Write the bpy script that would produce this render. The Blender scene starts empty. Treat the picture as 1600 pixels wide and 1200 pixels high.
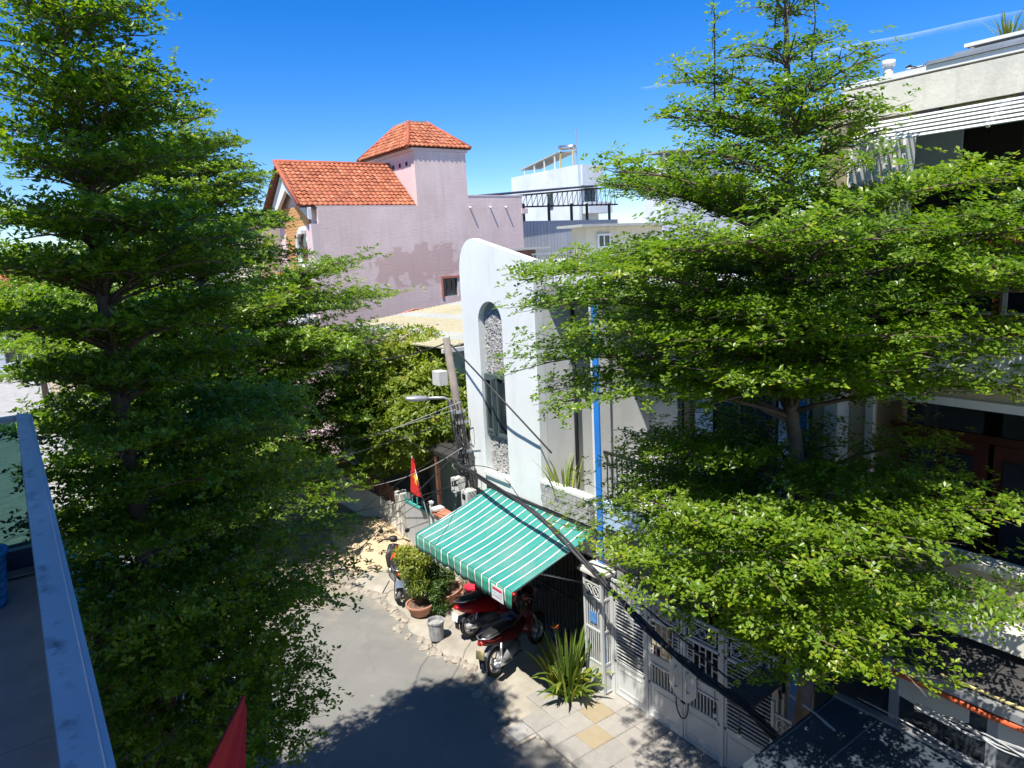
import bpy, bmesh, math, random
import numpy as np
from mathutils import Vector, Matrix
random.seed(7)
rng = np.random.default_rng(11)
scene = bpy.context.scene
COL = scene.collection

# ------------------------------------------------------------------ camera
F_PX = 1110.0
CAM_H = 7.0
_d = np.array([305.0, 6000.0, F_PX]); _d /= np.linalg.norm(_d)
_up = -_d
_s = np.array([-800.0, -157.0, F_PX]); _s = _s - np.dot(_s, _up) * _up; _s /= np.linalg.norm(_s)
_x = np.cross(_s, _up)
ROT = np.stack([_x, _s, _up])            # world = ROT @ camera (x right, y down, z forward)
def PX(u, v, x=None, y=None, z=None):
    """pixel of the photograph -> point on the plane X=x, Y=y or Z=z"""
    r = ROT @ np.array([u - 800.0, v - 600.0, F_PX])
    if x is not None: t = x / r[0]
    elif y is not None: t = y / r[1]
    else: t = (z - CAM_H) / r[2]
    p = r * t
    return Vector((p[0], p[1], p[2] + CAM_H))
cam_d = bpy.data.cameras.new('camera'); cam = bpy.data.objects.new('camera', cam_d); COL.objects.link(cam)
cm = Matrix(((ROT[0,0], -ROT[0,1], -ROT[0,2], 0), (ROT[1,0], -ROT[1,1], -ROT[1,2], 0), (ROT[2,0], -ROT[2,1], -ROT[2,2], CAM_H), (0,0,0,1)))
cam.matrix_world = cm
cam_d.sensor_width = 36.0; cam_d.lens = F_PX / 1600.0 * 36.0
cam_d.clip_start = 0.05; cam_d.clip_end = 30000
scene.camera = cam

# ------------------------------------------------------------------ light
SUN = Vector((0.47, 0.21, -1.0)).normalized()        # direction the light travels
EL = math.asin(-SUN.z)
world = bpy.data.worlds.new('World'); scene.world = world; world.use_nodes = True
wn = world.node_tree; wn.nodes.clear()
sky = wn.nodes.new('ShaderNodeTexSky'); sky.sky_type = 'NISHITA'; sky.sun_disc = False
sky.sun_elevation = EL
sky.sun_rotation = math.atan2(-SUN.x, -SUN.y)
sky.air_density = 1.0; sky.dust_density = 0.0; sky.ozone_density = 7.0; sky.altitude = 20
bg = wn.nodes.new('ShaderNodeBackground'); bg.inputs[1].default_value = 0.115
wo = wn.nodes.new('ShaderNodeOutputWorld')
hs = wn.nodes.new('ShaderNodeHueSaturation'); hs.inputs['Saturation'].default_value = 1.34; hs.inputs['Hue'].default_value = 0.512
wn.links.new(sky.outputs[0], hs.inputs['Color']); wn.links.new(hs.outputs[0], bg.inputs[0]); wn.links.new(bg.outputs[0], wo.inputs[0])
sun_d = bpy.data.lights.new('sun', 'SUN'); sun_d.energy = 5.0; sun_d.angle = math.radians(0.53); sun_d.color = (1.0, 0.955, 0.88)
sun = bpy.data.objects.new('sun', sun_d); COL.objects.link(sun)
sun.rotation_euler = SUN.to_track_quat('-Z', 'Y').to_euler(); sun.location = (-20, -8, 40)
vs = scene.view_settings; vs.view_transform = 'Standard'; vs.look = 'None'; vs.exposure = 0.74; vs.gamma = 1.0; vs.use_curve_mapping = False
cy = scene.cycles; cy.max_bounces = 6; cy.diffuse_bounces = 3; cy.glossy_bounces = 3; cy.transmission_bounces = 4; cy.transparent_max_bounces = 6

# ------------------------------------------------------------------ materials
def new_mat(name):
    m = bpy.data.materials.new(name); m.use_nodes = True
    nt = m.node_tree; nt.nodes.clear()
    out = nt.nodes.new('ShaderNodeOutputMaterial'); b = nt.nodes.new('ShaderNodeBsdfPrincipled')
    nt.links.new(b.outputs[0], out.inputs[0])
    return m, nt, b, out
def N(nt, t, **kw):
    n = nt.nodes.new(t)
    for k, v in kw.items(): setattr(n, k, v)
    return n
def L(nt, a, b): nt.links.new(a, b)
def noise(nt, vec, scale, detail=4, rough=0.55, dist=0.0):
    n = N(nt, 'ShaderNodeTexNoise'); n.inputs['Scale'].default_value = scale; n.inputs['Detail'].default_value = detail
    n.inputs['Roughness'].default_value = rough; n.inputs['Distortion'].default_value = dist
    if vec is not None: L(nt, vec, n.inputs['Vector'])
    return n
def ramp(nt, fac, stops):
    r = N(nt, 'ShaderNodeValToRGB'); e = r.color_ramp.elements
    while len(e) < len(stops): e.new(0.5)
    for i, (p, c) in enumerate(stops):
        e[i].position = p; e[i].color = (c[0], c[1], c[2], 1) if hasattr(c, '__len__') else (c, c, c, 1)
    L(nt, fac, r.inputs[0]); return r
def mixc(nt, fac, a, b):
    m = N(nt, 'ShaderNodeMix', data_type='RGBA')
    for s, i in ((fac, 0), (a, 6), (b, 7)):
        if hasattr(s, 'is_linked') or hasattr(s, 'links'): L(nt, s, m.inputs[i])
        elif i == 0: m.inputs[0].default_value = s
        else: m.inputs[i].default_value = (s[0], s[1], s[2], 1)
    return m.outputs[2]
def mth(nt, op, a, b=None):
    m = N(nt, 'ShaderNodeMath', operation=op)
    for s, i in ((a, 0), (b, 1)):
        if s is None: continue
        if hasattr(s, 'links'): L(nt, s, m.inputs[i])
        else: m.inputs[i].default_value = s
    return m.outputs[0]
def pos(nt, scale=(1, 1, 1)):
    tc = N(nt, 'ShaderNodeTexCoord'); mp = N(nt, 'ShaderNodeMapping'); mp.inputs['Scale'].default_value = scale
    L(nt, tc.outputs['Object'], mp.inputs[0]); return mp.outputs[0]
def bump(nt, b, h, strength=0.3, dist=0.02):
    bp = N(nt, 'ShaderNodeBump'); bp.inputs['Strength'].default_value = strength; bp.inputs['Distance'].default_value = dist
    L(nt, h, bp.inputs['Height']); L(nt, bp.outputs[0], b.inputs['Normal'])
def dk(c, k): return tuple(max(0, min(1, x * k)) for x in c)

def surf(name, col, rough=0.7, var=0.12, scale=3.0, bmp=0.15, fine=60.0, metal=0.0, stain=0.0, stain_col=(0.12, 0.11, 0.09), spec=0.5):
    m, nt, b, o = new_mat(name)
    p = pos(nt)
    n1 = noise(nt, p, scale, 6, 0.6); n2 = noise(nt, p, fine, 3)
    c = mixc(nt, ramp(nt, n1.outputs[0], [(0.3, 0), (0.7, 1)]).outputs[0], dk(col, 1 - var), dk(col, 1 + var))
    if stain > 0:
        ps = pos(nt, (1.3, 1.3, 0.28)); n3 = noise(nt, ps, 2.2, 8, 0.7, 0.4)
        f = ramp(nt, n3.outputs[0], [(0.5, 0), (0.75, 1)]); f2 = mth(nt, 'MULTIPLY', f.outputs[0], stain)
        c = mixc(nt, f2, c, stain_col)
    L(nt, c, b.inputs['Base Color'])
    b.inputs['Roughness'].default_value = rough; b.inputs['Metallic'].default_value = metal; b.inputs['Specular IOR Level'].default_value = spec
    if bmp > 0:
        h = mth(nt, 'ADD', mth(nt, 'MULTIPLY', n1.outputs[0], 0.6), mth(nt, 'MULTIPLY', n2.outputs[0], 0.4))
        bump(nt, b, h, bmp, 0.02)
    return m

def leaf_mat(name, dark, light, young, gloss=0.38, trans=0.35):
    m, nt, b, o = new_mat(name)
    a = N(nt, 'ShaderNodeAttribute'); a.attribute_name = 'tint'
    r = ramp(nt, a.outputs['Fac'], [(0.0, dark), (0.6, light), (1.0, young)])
    L(nt, r.outputs[0], b.inputs['Base Color']); b.inputs['Roughness'].default_value = gloss; b.inputs['Specular IOR Level'].default_value = 0.45
    t = N(nt, 'ShaderNodeBsdfTranslucent')
    tm = N(nt, 'ShaderNodeMix', data_type='RGBA', blend_type='MULTIPLY'); tm.inputs[0].default_value = 1.0
    L(nt, r.outputs[0], tm.inputs[6]); tm.inputs[7].default_value = (1.6, 1.8, 0.4, 1)
    L(nt, tm.outputs[2], t.inputs[0])
    mx = N(nt, 'ShaderNodeMixShader'); mx.inputs[0].default_value = trans
    L(nt, b.outputs[0], mx.inputs[1]); L(nt, t.outputs[0], mx.inputs[2]); L(nt, mx.outputs[0], o.inputs[0])
    return m

def glass_mat(name, col=(0.02, 0.025, 0.03), rough=0.05):
    m, nt, b, o = new_mat(name)
    p = pos(nt); n = noise(nt, p, 1.3, 2)
    L(nt, ramp(nt, n.outputs[0], [(0.3, dk(col, 0.6)), (0.7, dk(col, 1.6))]).outputs[0], b.inputs['Base Color'])
    b.inputs['Roughness'].default_value = rough; b.inputs['Specular IOR Level'].default_value = 0.7
    return m

M = {}
M['white'] = surf('white_plaster', (0.71, 0.74, 0.72), 0.8, 0.07, 0.9, 0.22, 14, stain=0.28, stain_col=(0.38, 0.42, 0.40))
M['white_side'] = surf('weathered_white_plaster', (0.66, 0.67, 0.65), 0.8, 0.07, 1.8, 0.1, 40, stain=0.35, stain_col=(0.4, 0.41, 0.4))
M['old_white'] = surf('stained_white_wall', (0.62, 0.60, 0.54), 0.85, 0.12, 1.6, 0.2, 30, stain=0.6, stain_col=(0.22, 0.2, 0.17))
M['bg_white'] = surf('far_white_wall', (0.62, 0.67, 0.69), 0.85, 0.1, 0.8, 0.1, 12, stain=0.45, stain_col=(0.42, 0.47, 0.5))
M['cream'] = surf('cream_wall', (0.62, 0.56, 0.42), 0.8, 0.08, 1.2, 0.1, 40, stain=0.3, stain_col=(0.35, 0.31, 0.22))
M['olive'] = surf('tan_wall', (0.46, 0.40, 0.27), 0.8, 0.06, 1.2, 0.1, 40, stain=0.25, stain_col=(0.3, 0.26, 0.17))
M['fascia'] = surf('weathered_concrete_fascia', (0.62, 0.60, 0.50), 0.9, 0.12, 2.5, 0.35, 26, stain=0.55, stain_col=(0.30, 0.29, 0.24))
M['concrete'] = surf('grey_concrete', (0.33, 0.32, 0.30), 0.9, 0.18, 2.5, 0.3, 40, stain=0.3, stain_col=(0.16, 0.15, 0.14))
M['pole_concrete'] = surf('pole_concrete', (0.20, 0.175, 0.15), 0.9, 0.2, 4, 0.3, 60)
M['blue'] = surf('blue_paint', (0.02, 0.20, 0.62), 0.5, 0.08, 3, 0.05)
M['pale_blue'] = surf('pale_blue_panel', (0.42, 0.56, 0.72), 0.6, 0.06, 3, 0.05)
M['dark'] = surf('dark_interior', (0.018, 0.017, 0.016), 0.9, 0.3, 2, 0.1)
M['black_metal'] = surf('black_steel', (0.02, 0.02, 0.022), 0.5, 0.2, 4, 0.05)
M['dark_wood'] = surf('dark_red_wood', (0.06, 0.018, 0.012), 0.4, 0.3, 3, 0.1)
M['wood'] = surf('weathered_wood', (0.16, 0.07, 0.045), 0.7, 0.3, 5, 0.2)
M['frame_green'] = surf('grey_green_window_frame', (0.07, 0.10, 0.10), 0.45, 0.1, 3, 0.03)
M['frame_white'] = surf('white_window_frame', (0.68, 0.69, 0.66), 0.5, 0.06, 3, 0.03)
M['glass'] = glass_mat('dark_window_glass')
M['steel'] = surf('galvanised_steel', (0.42, 0.43, 0.44), 0.45, 0.12, 5, 0.08, metal=0.6)
M['gate'] = surf('light_grey_gate_paint', (0.56, 0.57, 0.56), 0.5, 0.08, 2.5, 0.08, stain=0.35, stain_col=(0.3, 0.28, 0.25))
M['grille'] = surf('brown_grille_paint', (0.15, 0.12, 0.09), 0.6, 0.15, 5, 0.05)
M['terracotta'] = surf('orange_clay_tile', (0.38, 0.095, 0.042), 0.75, 0.25, 2.2, 0.25, 45, stain=0.25, stain_col=(0.3, 0.09, 0.05))
def mat_rooftile():
    m, nt, b, o = new_mat('orange_clay_roof_tile')
    a = N(nt, 'ShaderNodeAttribute'); a.attribute_name = 'tint'; p = pos(nt)
    r = ramp(nt, a.outputs['Fac'], [(0.0, (0.27, 0.075, 0.035)), (0.6, (0.40, 0.125, 0.055)), (1.0, (0.50, 0.19, 0.09))])
    n1 = noise(nt, p, 1.1, 6, 0.65); n2 = noise(nt, p, 7.0, 5, 0.6)
    c = mixc(nt, mth(nt, 'MULTIPLY', ramp(nt, n1.outputs[0], [(0.5, 0), (0.72, 1)]).outputs[0], 0.5), r.outputs[0], (0.22, 0.085, 0.05))
    c = mixc(nt, mth(nt, 'MULTIPLY', ramp(nt, n2.outputs[0], [(0.62, 0), (0.75, 1)]).outputs[0], 0.35), c, (0.50, 0.30, 0.20))
    L(nt, c, b.inputs['Base Color']); b.inputs['Roughness'].default_value = 0.85; bump(nt, b, n2.outputs[0], 0.2, 0.02); return m
M['roof_tile'] = mat_rooftile()
M['clay_trim'] = surf('clay_trim', (0.45, 0.17, 0.10), 0.85, 0.2, 3, 0.2)
M['pot'] = surf('terracotta_pot', (0.42, 0.20, 0.13), 0.85, 0.2, 6, 0.25, stain=0.35, stain_col=(0.45, 0.36, 0.3))
M['bark'] = surf('grey_brown_bark', (0.13, 0.10, 0.075), 0.95, 0.35, 8, 0.6, 50)
M['twig'] = surf('twig_bark', (0.10, 0.075, 0.05), 0.9, 0.3, 10, 0.2)
M['sand'] = surf('yellow_sand', (0.50, 0.38, 0.24), 0.98, 0.12, 4, 0.5, 70)
M['soil'] = surf('dry_soil', (0.16, 0.10, 0.07), 0.98, 0.3, 10, 0.6, 60)
M['rubber'] = surf('black_rubber', (0.018, 0.018, 0.018), 0.75, 0.25, 10, 0.1)
M['cable'] = surf('black_cable', (0.022, 0.022, 0.024), 0.55, 0.3, 12, 0.1)
M['cable_grey'] = surf('grey_cable', (0.40, 0.40, 0.40), 0.4, 0.2, 12, 0.1)
M['red_paint'] = surf('glossy_red_paint', (0.42, 0.006, 0.012), 0.22, 0.06, 3, 0.0)
M['maroon_paint'] = surf('dark_red_paint', (0.10, 0.01, 0.012), 0.3, 0.06, 3, 0.0)
M['black_plastic'] = surf('black_plastic', (0.02, 0.02, 0.021), 0.5, 0.15, 8, 0.05)
M['grey_plastic'] = surf('grey_plastic', (0.22, 0.22, 0.23), 0.45, 0.1, 8, 0.05)
M['silver'] = surf('silver_metal', (0.60, 0.60, 0.60), 0.3, 0.08, 6, 0.03, metal=0.85)
M['orange_plastic'] = surf('orange_bag', (0.75, 0.08, 0.02), 0.45, 0.12, 8, 0.2)
M['plate_yellow'] = surf('pale_yellow_plate', (0.62, 0.50, 0.22), 0.5, 0.08, 8, 0.02)
M['light_red'] = surf('red_lens', (0.40, 0.01, 0.01), 0.2, 0.1, 8, 0.0)
M['car_white'] = surf('silver_white_car_paint', (0.62, 0.63, 0.64), 0.25, 0.03, 2, 0.0)
M['flag_red'] = surf('red_cloth', (0.55, 0.02, 0.015), 0.8, 0.1, 4, 0.1)
M['star'] = surf('yellow_cloth', (0.80, 0.55, 0.03), 0.8, 0.06, 5, 0.05)
M['basket'] = surf('blue_plastic', (0.03, 0.34, 0.72), 0.4, 0.08, 6, 0.03)
M['box_white'] = surf('white_meter_plastic', (0.55, 0.54, 0.50), 0.6, 0.1, 5, 0.05, stain=0.3)
M['orange_pipe'] = surf('orange_pipe', (0.55, 0.10, 0.03), 0.5, 0.2, 4, 0.1)
M['teal'] = surf('teal_sheet', (0.06, 0.36, 0.33), 0.6, 0.1, 4, 0.05)
M['denim'] = surf('blue_denim', (0.04, 0.09, 0.22), 0.9, 0.25, 8, 0.2)
M['red_cloth'] = surf('crimson_cloth', (0.55, 0.03, 0.06), 0.9, 0.1, 8, 0.2)
M['brick_yellow'] = surf('yellow_brick', (0.55, 0.30, 0.12), 0.85, 0.2, 9, 0.25)
M['pale_pink'] = surf('pale_pink_plaster', (0.66, 0.52, 0.50), 0.85, 0.05, 2, 0.08)
M['pale_mint'] = surf('pale_mint_wall', (0.42, 0.52, 0.46), 0.85, 0.08, 1.5, 0.1, stain=0.3, stain_col=(0.3, 0.33, 0.3))
M['stone'] = surf('grey_pebble_stone', (0.36, 0.35, 0.33), 0.85, 0.35, 9, 0.4)
M['shade_net'] = surf('dark_net_cloth', (0.05, 0.065, 0.07), 0.85, 0.2, 6, 0.2)
M['plant_dry'] = surf('dry_straw', (0.36, 0.29, 0.16), 0.9, 0.25, 8, 0.1)
M['paper'] = surf('paper', (0.55, 0.52, 0.45), 0.9, 0.06, 4, 0.02)
M['leaf'] = leaf_mat('tiered_tree_leaf', (0.055, 0.118, 0.013), (0.17, 0.27, 0.016), (0.37, 0.40, 0.035), 0.36, 0.44)
M['leaf_yard'] = leaf_mat('yard_tree_leaf', (0.09, 0.15, 0.025), (0.23, 0.29, 0.035), (0.42, 0.37, 0.06), 0.42, 0.4)
M['leaf_pot'] = leaf_mat('potted_shrub_leaf', (0.06, 0.11, 0.02), (0.20, 0.25, 0.03), (0.36, 0.36, 0.05), 0.45, 0.35)
M['leaf_dark'] = leaf_mat('dark_shrub_leaf', (0.03, 0.07, 0.015), (0.06, 0.12, 0.022), (0.10, 0.17, 0.03), 0.4, 0.3)
M['blade'] = leaf_mat('strap_leaf', (0.05, 0.11, 0.015), (0.12, 0.19, 0.03), (0.34, 0.34, 0.06), 0.4, 0.3)

def mat_pink():
    m, nt, b, o = new_mat('patched_pink_plaster')
    p = pos(nt)
    n1 = noise(nt, p, 0.9, 6, 0.6)
    c = mixc(nt, ramp(nt, n1.outputs[0], [(0.3, 0), (0.7, 1)]).outputs[0], (0.66, 0.50, 0.45), (0.76, 0.61, 0.56))
    # blotchy repair patches in the middle of the wall
    vo = N(nt, 'ShaderNodeTexVoronoi', distance='CHEBYCHEV'); vo.inputs['Scale'].default_value = 1.9; vo.inputs['Randomness'].default_value = 1.0
    dn = noise(nt, p, 2.0, 5, 0.6); va = N(nt, 'ShaderNodeVectorMath', operation='MULTIPLY_ADD'); va.inputs[1].default_value = (0.5, 0.5, 0.5)
    L(nt, dn.outputs[1], va.inputs[0]); L(nt, p, va.inputs[2]); L(nt, va.outputs[0], vo.inputs['Vector'])
    sx = N(nt, 'ShaderNodeSeparateXYZ'); L(nt, p, sx.inputs[0])
    # band between z 5.6 and 7.6, x 10.6 .. 15.8 (object space is world here)
    zc = mth(nt, 'ABSOLUTE', mth(nt, 'SUBTRACT', sx.outputs[2], 6.75)); xc = mth(nt, 'ABSOLUTE', mth(nt, 'SUBTRACT', sx.outputs[0], 13.3))
    zf = ramp(nt, mth(nt, 'MULTIPLY', zc, 0.5), [(0.12, 1), (0.55, 0)]).outputs[0]
    xf = ramp(nt, mth(nt, 'MULTIPLY', xc, 0.25), [(0.35, 1), (0.75, 0)]).outputs[0]
    sc = N(nt, 'ShaderNodeSeparateColor'); L(nt, vo.outputs['Color'], sc.inputs[0])
    pm = mth(nt, 'MULTIPLY', mth(nt, 'MULTIPLY', zf, xf), mth(nt, 'ADD', sc.outputs[0], 0.15))
    pf = ramp(nt, pm, [(0.30, 0), (0.36, 1)]).outputs[0]
    c = mixc(nt, mth(nt, 'MULTIPLY', pf, 0.62), c, (0.50, 0.33, 0.285))
    # grime streaks from the coping
    ps = pos(nt, (2.5, 2.5, 0.25)); n3 = noise(nt, ps, 2.4, 6, 0.65)
    c = mixc(nt, mth(nt, 'MULTIPLY', ramp(nt, n3.outputs[0], [(0.5, 0), (0.8, 1)]).outputs[0], 0.35), c, (0.33, 0.27, 0.29))
    L(nt, c, b.inputs['Base Color']); b.inputs['Roughness'].default_value = 0.9
    n2 = noise(nt, pos(nt, (1, 1, 3)), 5, 6, 0.6); bump(nt, b, n2.outputs[0], 0.18, 0.04)
    return m
M['pink'] = mat_pink()

def mat_road():
    m, nt, b, o = new_mat('worn_concrete_road')
    p = pos(nt)
    n1 = noise(nt, p, 0.6, 6, 0.65); n2 = noise(nt, p, 120, 2); n3 = noise(nt, p, 2.3, 8, 0.7)
    c = mixc(nt, ramp(nt, n1.outputs[0], [(0.35, 0), (0.68, 1)]).outputs[0], (0.175, 0.172, 0.156), (0.225, 0.218, 0.197))
    c = mixc(nt, mth(nt, 'MULTIPLY', ramp(nt, n2.outputs[0], [(0.4, 0), (0.65, 1)]).outputs[0], 0.35), c, (0.11, 0.108, 0.10))
    # sandy film along the verge and further up the street
    sx = N(nt, 'ShaderNodeSeparateXYZ'); L(nt, p, sx.inputs[0])
    d = mth(nt, 'ADD', mth(nt, 'MULTIPLY', mth(nt, 'SUBTRACT', sx.outputs[1], 13.0), 0.25), mth(nt, 'MULTIPLY', mth(nt, 'SUBTRACT', n3.outputs[0], 0.5), 1.6))
    df = ramp(nt, d, [(0.0, 0), (0.55, 1)]).outputs[0]
    e = mth(nt, 'ADD', mth(nt, 'MULTIPLY', mth(nt, 'SUBTRACT', sx.outputs[0], 5.0), 1.0), mth(nt, 'MULTIPLY', mth(nt, 'SUBTRACT', n3.outputs[0], 0.5), 2.0))
    ef = ramp(nt, e, [(0.0, 0), (0.6, 1)]).outputs[0]
    c = mixc(nt, mth(nt, 'MULTIPLY', df, 0.85), c, (0.36, 0.29, 0.20))
    c = mixc(nt, mth(nt, 'MULTIPLY', ef, 0.5), c, (0.30, 0.265, 0.205))
    # pale cement splashes
    n4 = noise(nt, p, 5.0, 6, 0.7); sp = ramp(nt, n4.outputs[0], [(0.66, 0), (0.70, 1)]).outputs[0]
    c = mixc(nt, mth(nt, 'MULTIPLY', sp, 0.5), c, (0.40, 0.38, 0.34))
    vc = N(nt, 'ShaderNodeTexVoronoi', feature='DISTANCE_TO_EDGE'); vc.inputs['Scale'].default_value = 0.42
    va = N(nt, 'ShaderNodeVectorMath', operation='MULTIPLY_ADD'); va.inputs[1].default_value = (0.7, 0.7, 0.0); L(nt, noise(nt, p, 1.4, 6, 0.7).outputs[1], va.inputs[0]); L(nt, p, va.inputs[2]); L(nt, va.outputs[0], vc.inputs['Vector'])
    ck = mth(nt, 'MULTIPLY', ramp(nt, vc.outputs[0], [(0.004, 1), (0.010, 0)]).outputs[0], ramp(nt, n1.outputs[0], [(0.42, 0), (0.52, 1)]).outputs[0])
    c = mixc(nt, mth(nt, 'MULTIPLY', ck, 0.12), c, (0.08, 0.075, 0.07))
    n5 = noise(nt, p, 1.1, 4, 0.5); c = mixc(nt, mth(nt, 'MULTIPLY', ramp(nt, n5.outputs[0], [(0.60, 0), (0.63, 1)]).outputs[0], 0.25), c, (0.135, 0.13, 0.125))
    L(nt, c, b.inputs['Base Color']); b.inputs['Roughness'].default_value = 0.9
    bump(nt, b, mth(nt, 'ADD', n2.outputs[0], n3.outputs[0]), 0.25, 0.01)
    return m
M['road'] = mat_road()
M['apron'] = surf('rough_cement_apron', (0.33, 0.30, 0.245), 0.95, 0.2, 2.2, 0.5, 45, stain=0.25, stain_col=(0.5, 0.38, 0.24))
M['rubble'] = surf('broken_cement_kerb', (0.34, 0.30, 0.24), 0.95, 0.25, 5, 0.6, 50)
M['ground'] = surf('dusty_ground', (0.34, 0.28, 0.20), 0.98, 0.2, 0.8, 0.3, 30)

def mat_tile(name, c1, c2):
    m, nt, b, o = new_mat(name)
    p = pos(nt)
    vo = N(nt, 'ShaderNodeTexVoronoi'); vo.inputs['Scale'].default_value = 28; L(nt, p, vo.inputs['Vector'])
    w = N(nt, 'ShaderNodeTexWave', wave_type='RINGS', rings_direction='Z'); w.inputs['Scale'].default_value = 14; w.inputs['Distortion'].default_value = 6.0; w.inputs['Detail Scale'].default_value = 2.0
    L(nt, p, w.inputs['Vector'])
    n = noise(nt, p, 7, 5)
    oi = N(nt, 'ShaderNodeObjectInfo')
    f = mth(nt, 'ADD', mth(nt, 'MULTIPLY', w.outputs[1], 0.15), mth(nt, 'MULTIPLY', n.outputs[0], 0.75))
    f = mth(nt, 'ADD', f, mth(nt, 'MULTIPLY', mth(nt, 'SUBTRACT', oi.outputs['Random'], 0.5), 0.35))
    L(nt, mixc(nt, f, c1, c2), b.inputs['Base Color']); b.inputs['Roughness'].default_value = 0.85
    bump(nt, b, mth(nt, 'ADD', w.outputs[1], mth(nt, 'MULTIPLY', vo.outputs[0], 0.6)), 0.5, 0.006)
    return m
M['paver'] = mat_tile('patterned_paver', (0.24, 0.225, 0.20), (0.40, 0.37, 0.33))
M['paver_yellow'] = mat_tile('yellow_paver', (0.28, 0.225, 0.14), (0.40, 0.33, 0.22))
M['floor_tile'] = surf('brown_floor_tile', (0.52, 0.46, 0.42), 0.45, 0.2, 3, 0.1, stain=0.3, stain_col=(0.07, 0.06, 0.05))

def mat_rail():
    m, nt, b, o = new_mat('scuffed_satin_rail')
    p = pos(nt); n1 = noise(nt, p, 14, 6, 0.7); n2 = noise(nt, p, 5.0, 6, 0.7); n3 = noise(nt, p, 2.0, 3)
    sx = N(nt, 'ShaderNodeSeparateXYZ'); L(nt, p, sx.inputs[0])
    c = mixc(nt, ramp(nt, n3.outputs[0], [(0.3, 0), (0.7, 1)]).outputs[0], (0.37, 0.43, 0.49), (0.49, 0.55, 0.60))
    edge = ramp(nt, mth(nt, 'ABSOLUTE', mth(nt, 'ADD', sx.outputs[0], 0.018)), [(0.0, 1), (0.03, 0)]).outputs[0]
    k = ramp(nt, mth(nt, 'MULTIPLY', mth(nt, 'ADD', n1.outputs[0], n2.outputs[0]), 0.5), [(0.5, 0), (0.6, 1)]).outputs[0]
    c = mixc(nt, mth(nt, 'MULTIPLY', mth(nt, 'MULTIPLY', edge, k), 0.8), c, (0.05, 0.055, 0.06))
    L(nt, c, b.inputs['Base Color']); b.inputs['Roughness'].default_value = 0.42; b.inputs['Metallic'].default_value = 0.25
    bump(nt, b, n1.outputs[0], 0.1, 0.01); return m
M['rail'] = mat_rail()

def mat_stripe(name, base, off=0.0):
    """awning cloth printed with stripes that run across the awning: period along Y"""
    m, nt, b, o = new_mat(name)
    p = pos(nt); sx = N(nt, 'ShaderNodeSeparateXYZ'); L(nt, p, sx.inputs[0])
    t = mth(nt, 'FRACT', mth(nt, 'ADD', mth(nt, 'MULTIPLY', sx.outputs[1], 1 / 0.205), off))
    n = noise(nt, p, 6, 4)
    c = mixc(nt, n.outputs[0], dk(base, 0.9), dk(base, 1.1))
    def band(a, bb): return mth(nt, 'MULTIPLY', mth(nt, 'GREATER_THAN', t, a), mth(nt, 'LESS_THAN', t, bb))
    c = mixc(nt, band(0.10, 0.34), c, (0.10, 0.13, 0.13))
    c = mixc(nt, band(0.16, 0.275), c, (0.82, 0.84, 0.80))
    c = mixc(nt, band(0.66, 0.71), c, (0.16, 0.24, 0.22))
    wn_ = noise(nt, p, 1.6, 6, 0.65); c = mixc(nt, mth(nt, 'MULTIPLY', ramp(nt, wn_.outputs[0], [(0.48, 0), (0.72, 1)]).outputs[0], 0.35), c, (0.30, 0.36, 0.32))
    L(nt, c, b.inputs['Base Color']); b.inputs['Roughness'].default_value = 0.6
    tr = N(nt, 'ShaderNodeBsdfTranslucent'); L(nt, c, tr.inputs[0])
    mx = N(nt, 'ShaderNodeMixShader'); mx.inputs[0].default_value = 0.12
    L(nt, b.outputs[0], mx.inputs[1]); L(nt, tr.outputs[0], mx.inputs[2]); L(nt, mx.outputs[0], o.inputs[0])
    bump(nt, b, noise(nt, p, 3.5, 4).outputs[0], 0.25, 0.03)
    return m
M['awning'] = mat_stripe('teal_striped_awning_cloth', (0.026, 0.29, 0.24))
M['valance'] = mat_stripe('green_striped_valance_cloth', (0.025, 0.30, 0.19))

def mat_corr(name, c1, c2, scale, axis=0, rough=0.55, dirt=0.3):
    m, nt, b, o = new_mat(name)
    p = pos(nt); sx = N(nt, 'ShaderNodeSeparateXYZ'); L(nt, p, sx.inputs[0])
    n1 = noise(nt, p, 0.7, 6, 0.6)
    c = mixc(nt, ramp(nt, n1.outputs[0], [(0.3, 0), (0.7, 1)]).outputs[0], c1, c2)
    n3 = noise(nt, pos(nt, (3, 3, 0.3)), 2, 6)
    c = mixc(nt, mth(nt, 'MULTIPLY', ramp(nt, n3.outputs[0], [(0.5, 0), (0.75, 1)]).outputs[0], dirt), c, dk(c1, 0.5))
    L(nt, c, b.inputs['Base Color']); b.inputs['Roughness'].default_value = rough; b.inputs['Metallic'].default_value = 0.1
    bump(nt, b, n1.outputs[0], 0.15, 0.02); return m
M['corr_grey'] = mat_corr('grey_corrugated_sheet', (0.34, 0.36, 0.38), (0.44, 0.46, 0.47), 12)
M['corr_pale'] = mat_corr('pale_roof_sheet', (0.40, 0.41, 0.37), (0.48, 0.48, 0.42), 12)
M['corr_yellow'] = mat_corr('yellow_roof_sheet', (0.44, 0.39, 0.25), (0.50, 0.46, 0.32), 12)
M['canopy_blue'] = surf('dark_blue_grey_metal', (0.055, 0.075, 0.095), 0.4, 0.2, 2.2, 0.1, metal=0.2)
M['canopy_black'] = surf('dusty_black_sheet', (0.035, 0.033, 0.032), 0.6, 0.35, 1.6, 0.15, stain=0.4, stain_col=(0.09, 0.085, 0.08))
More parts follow.
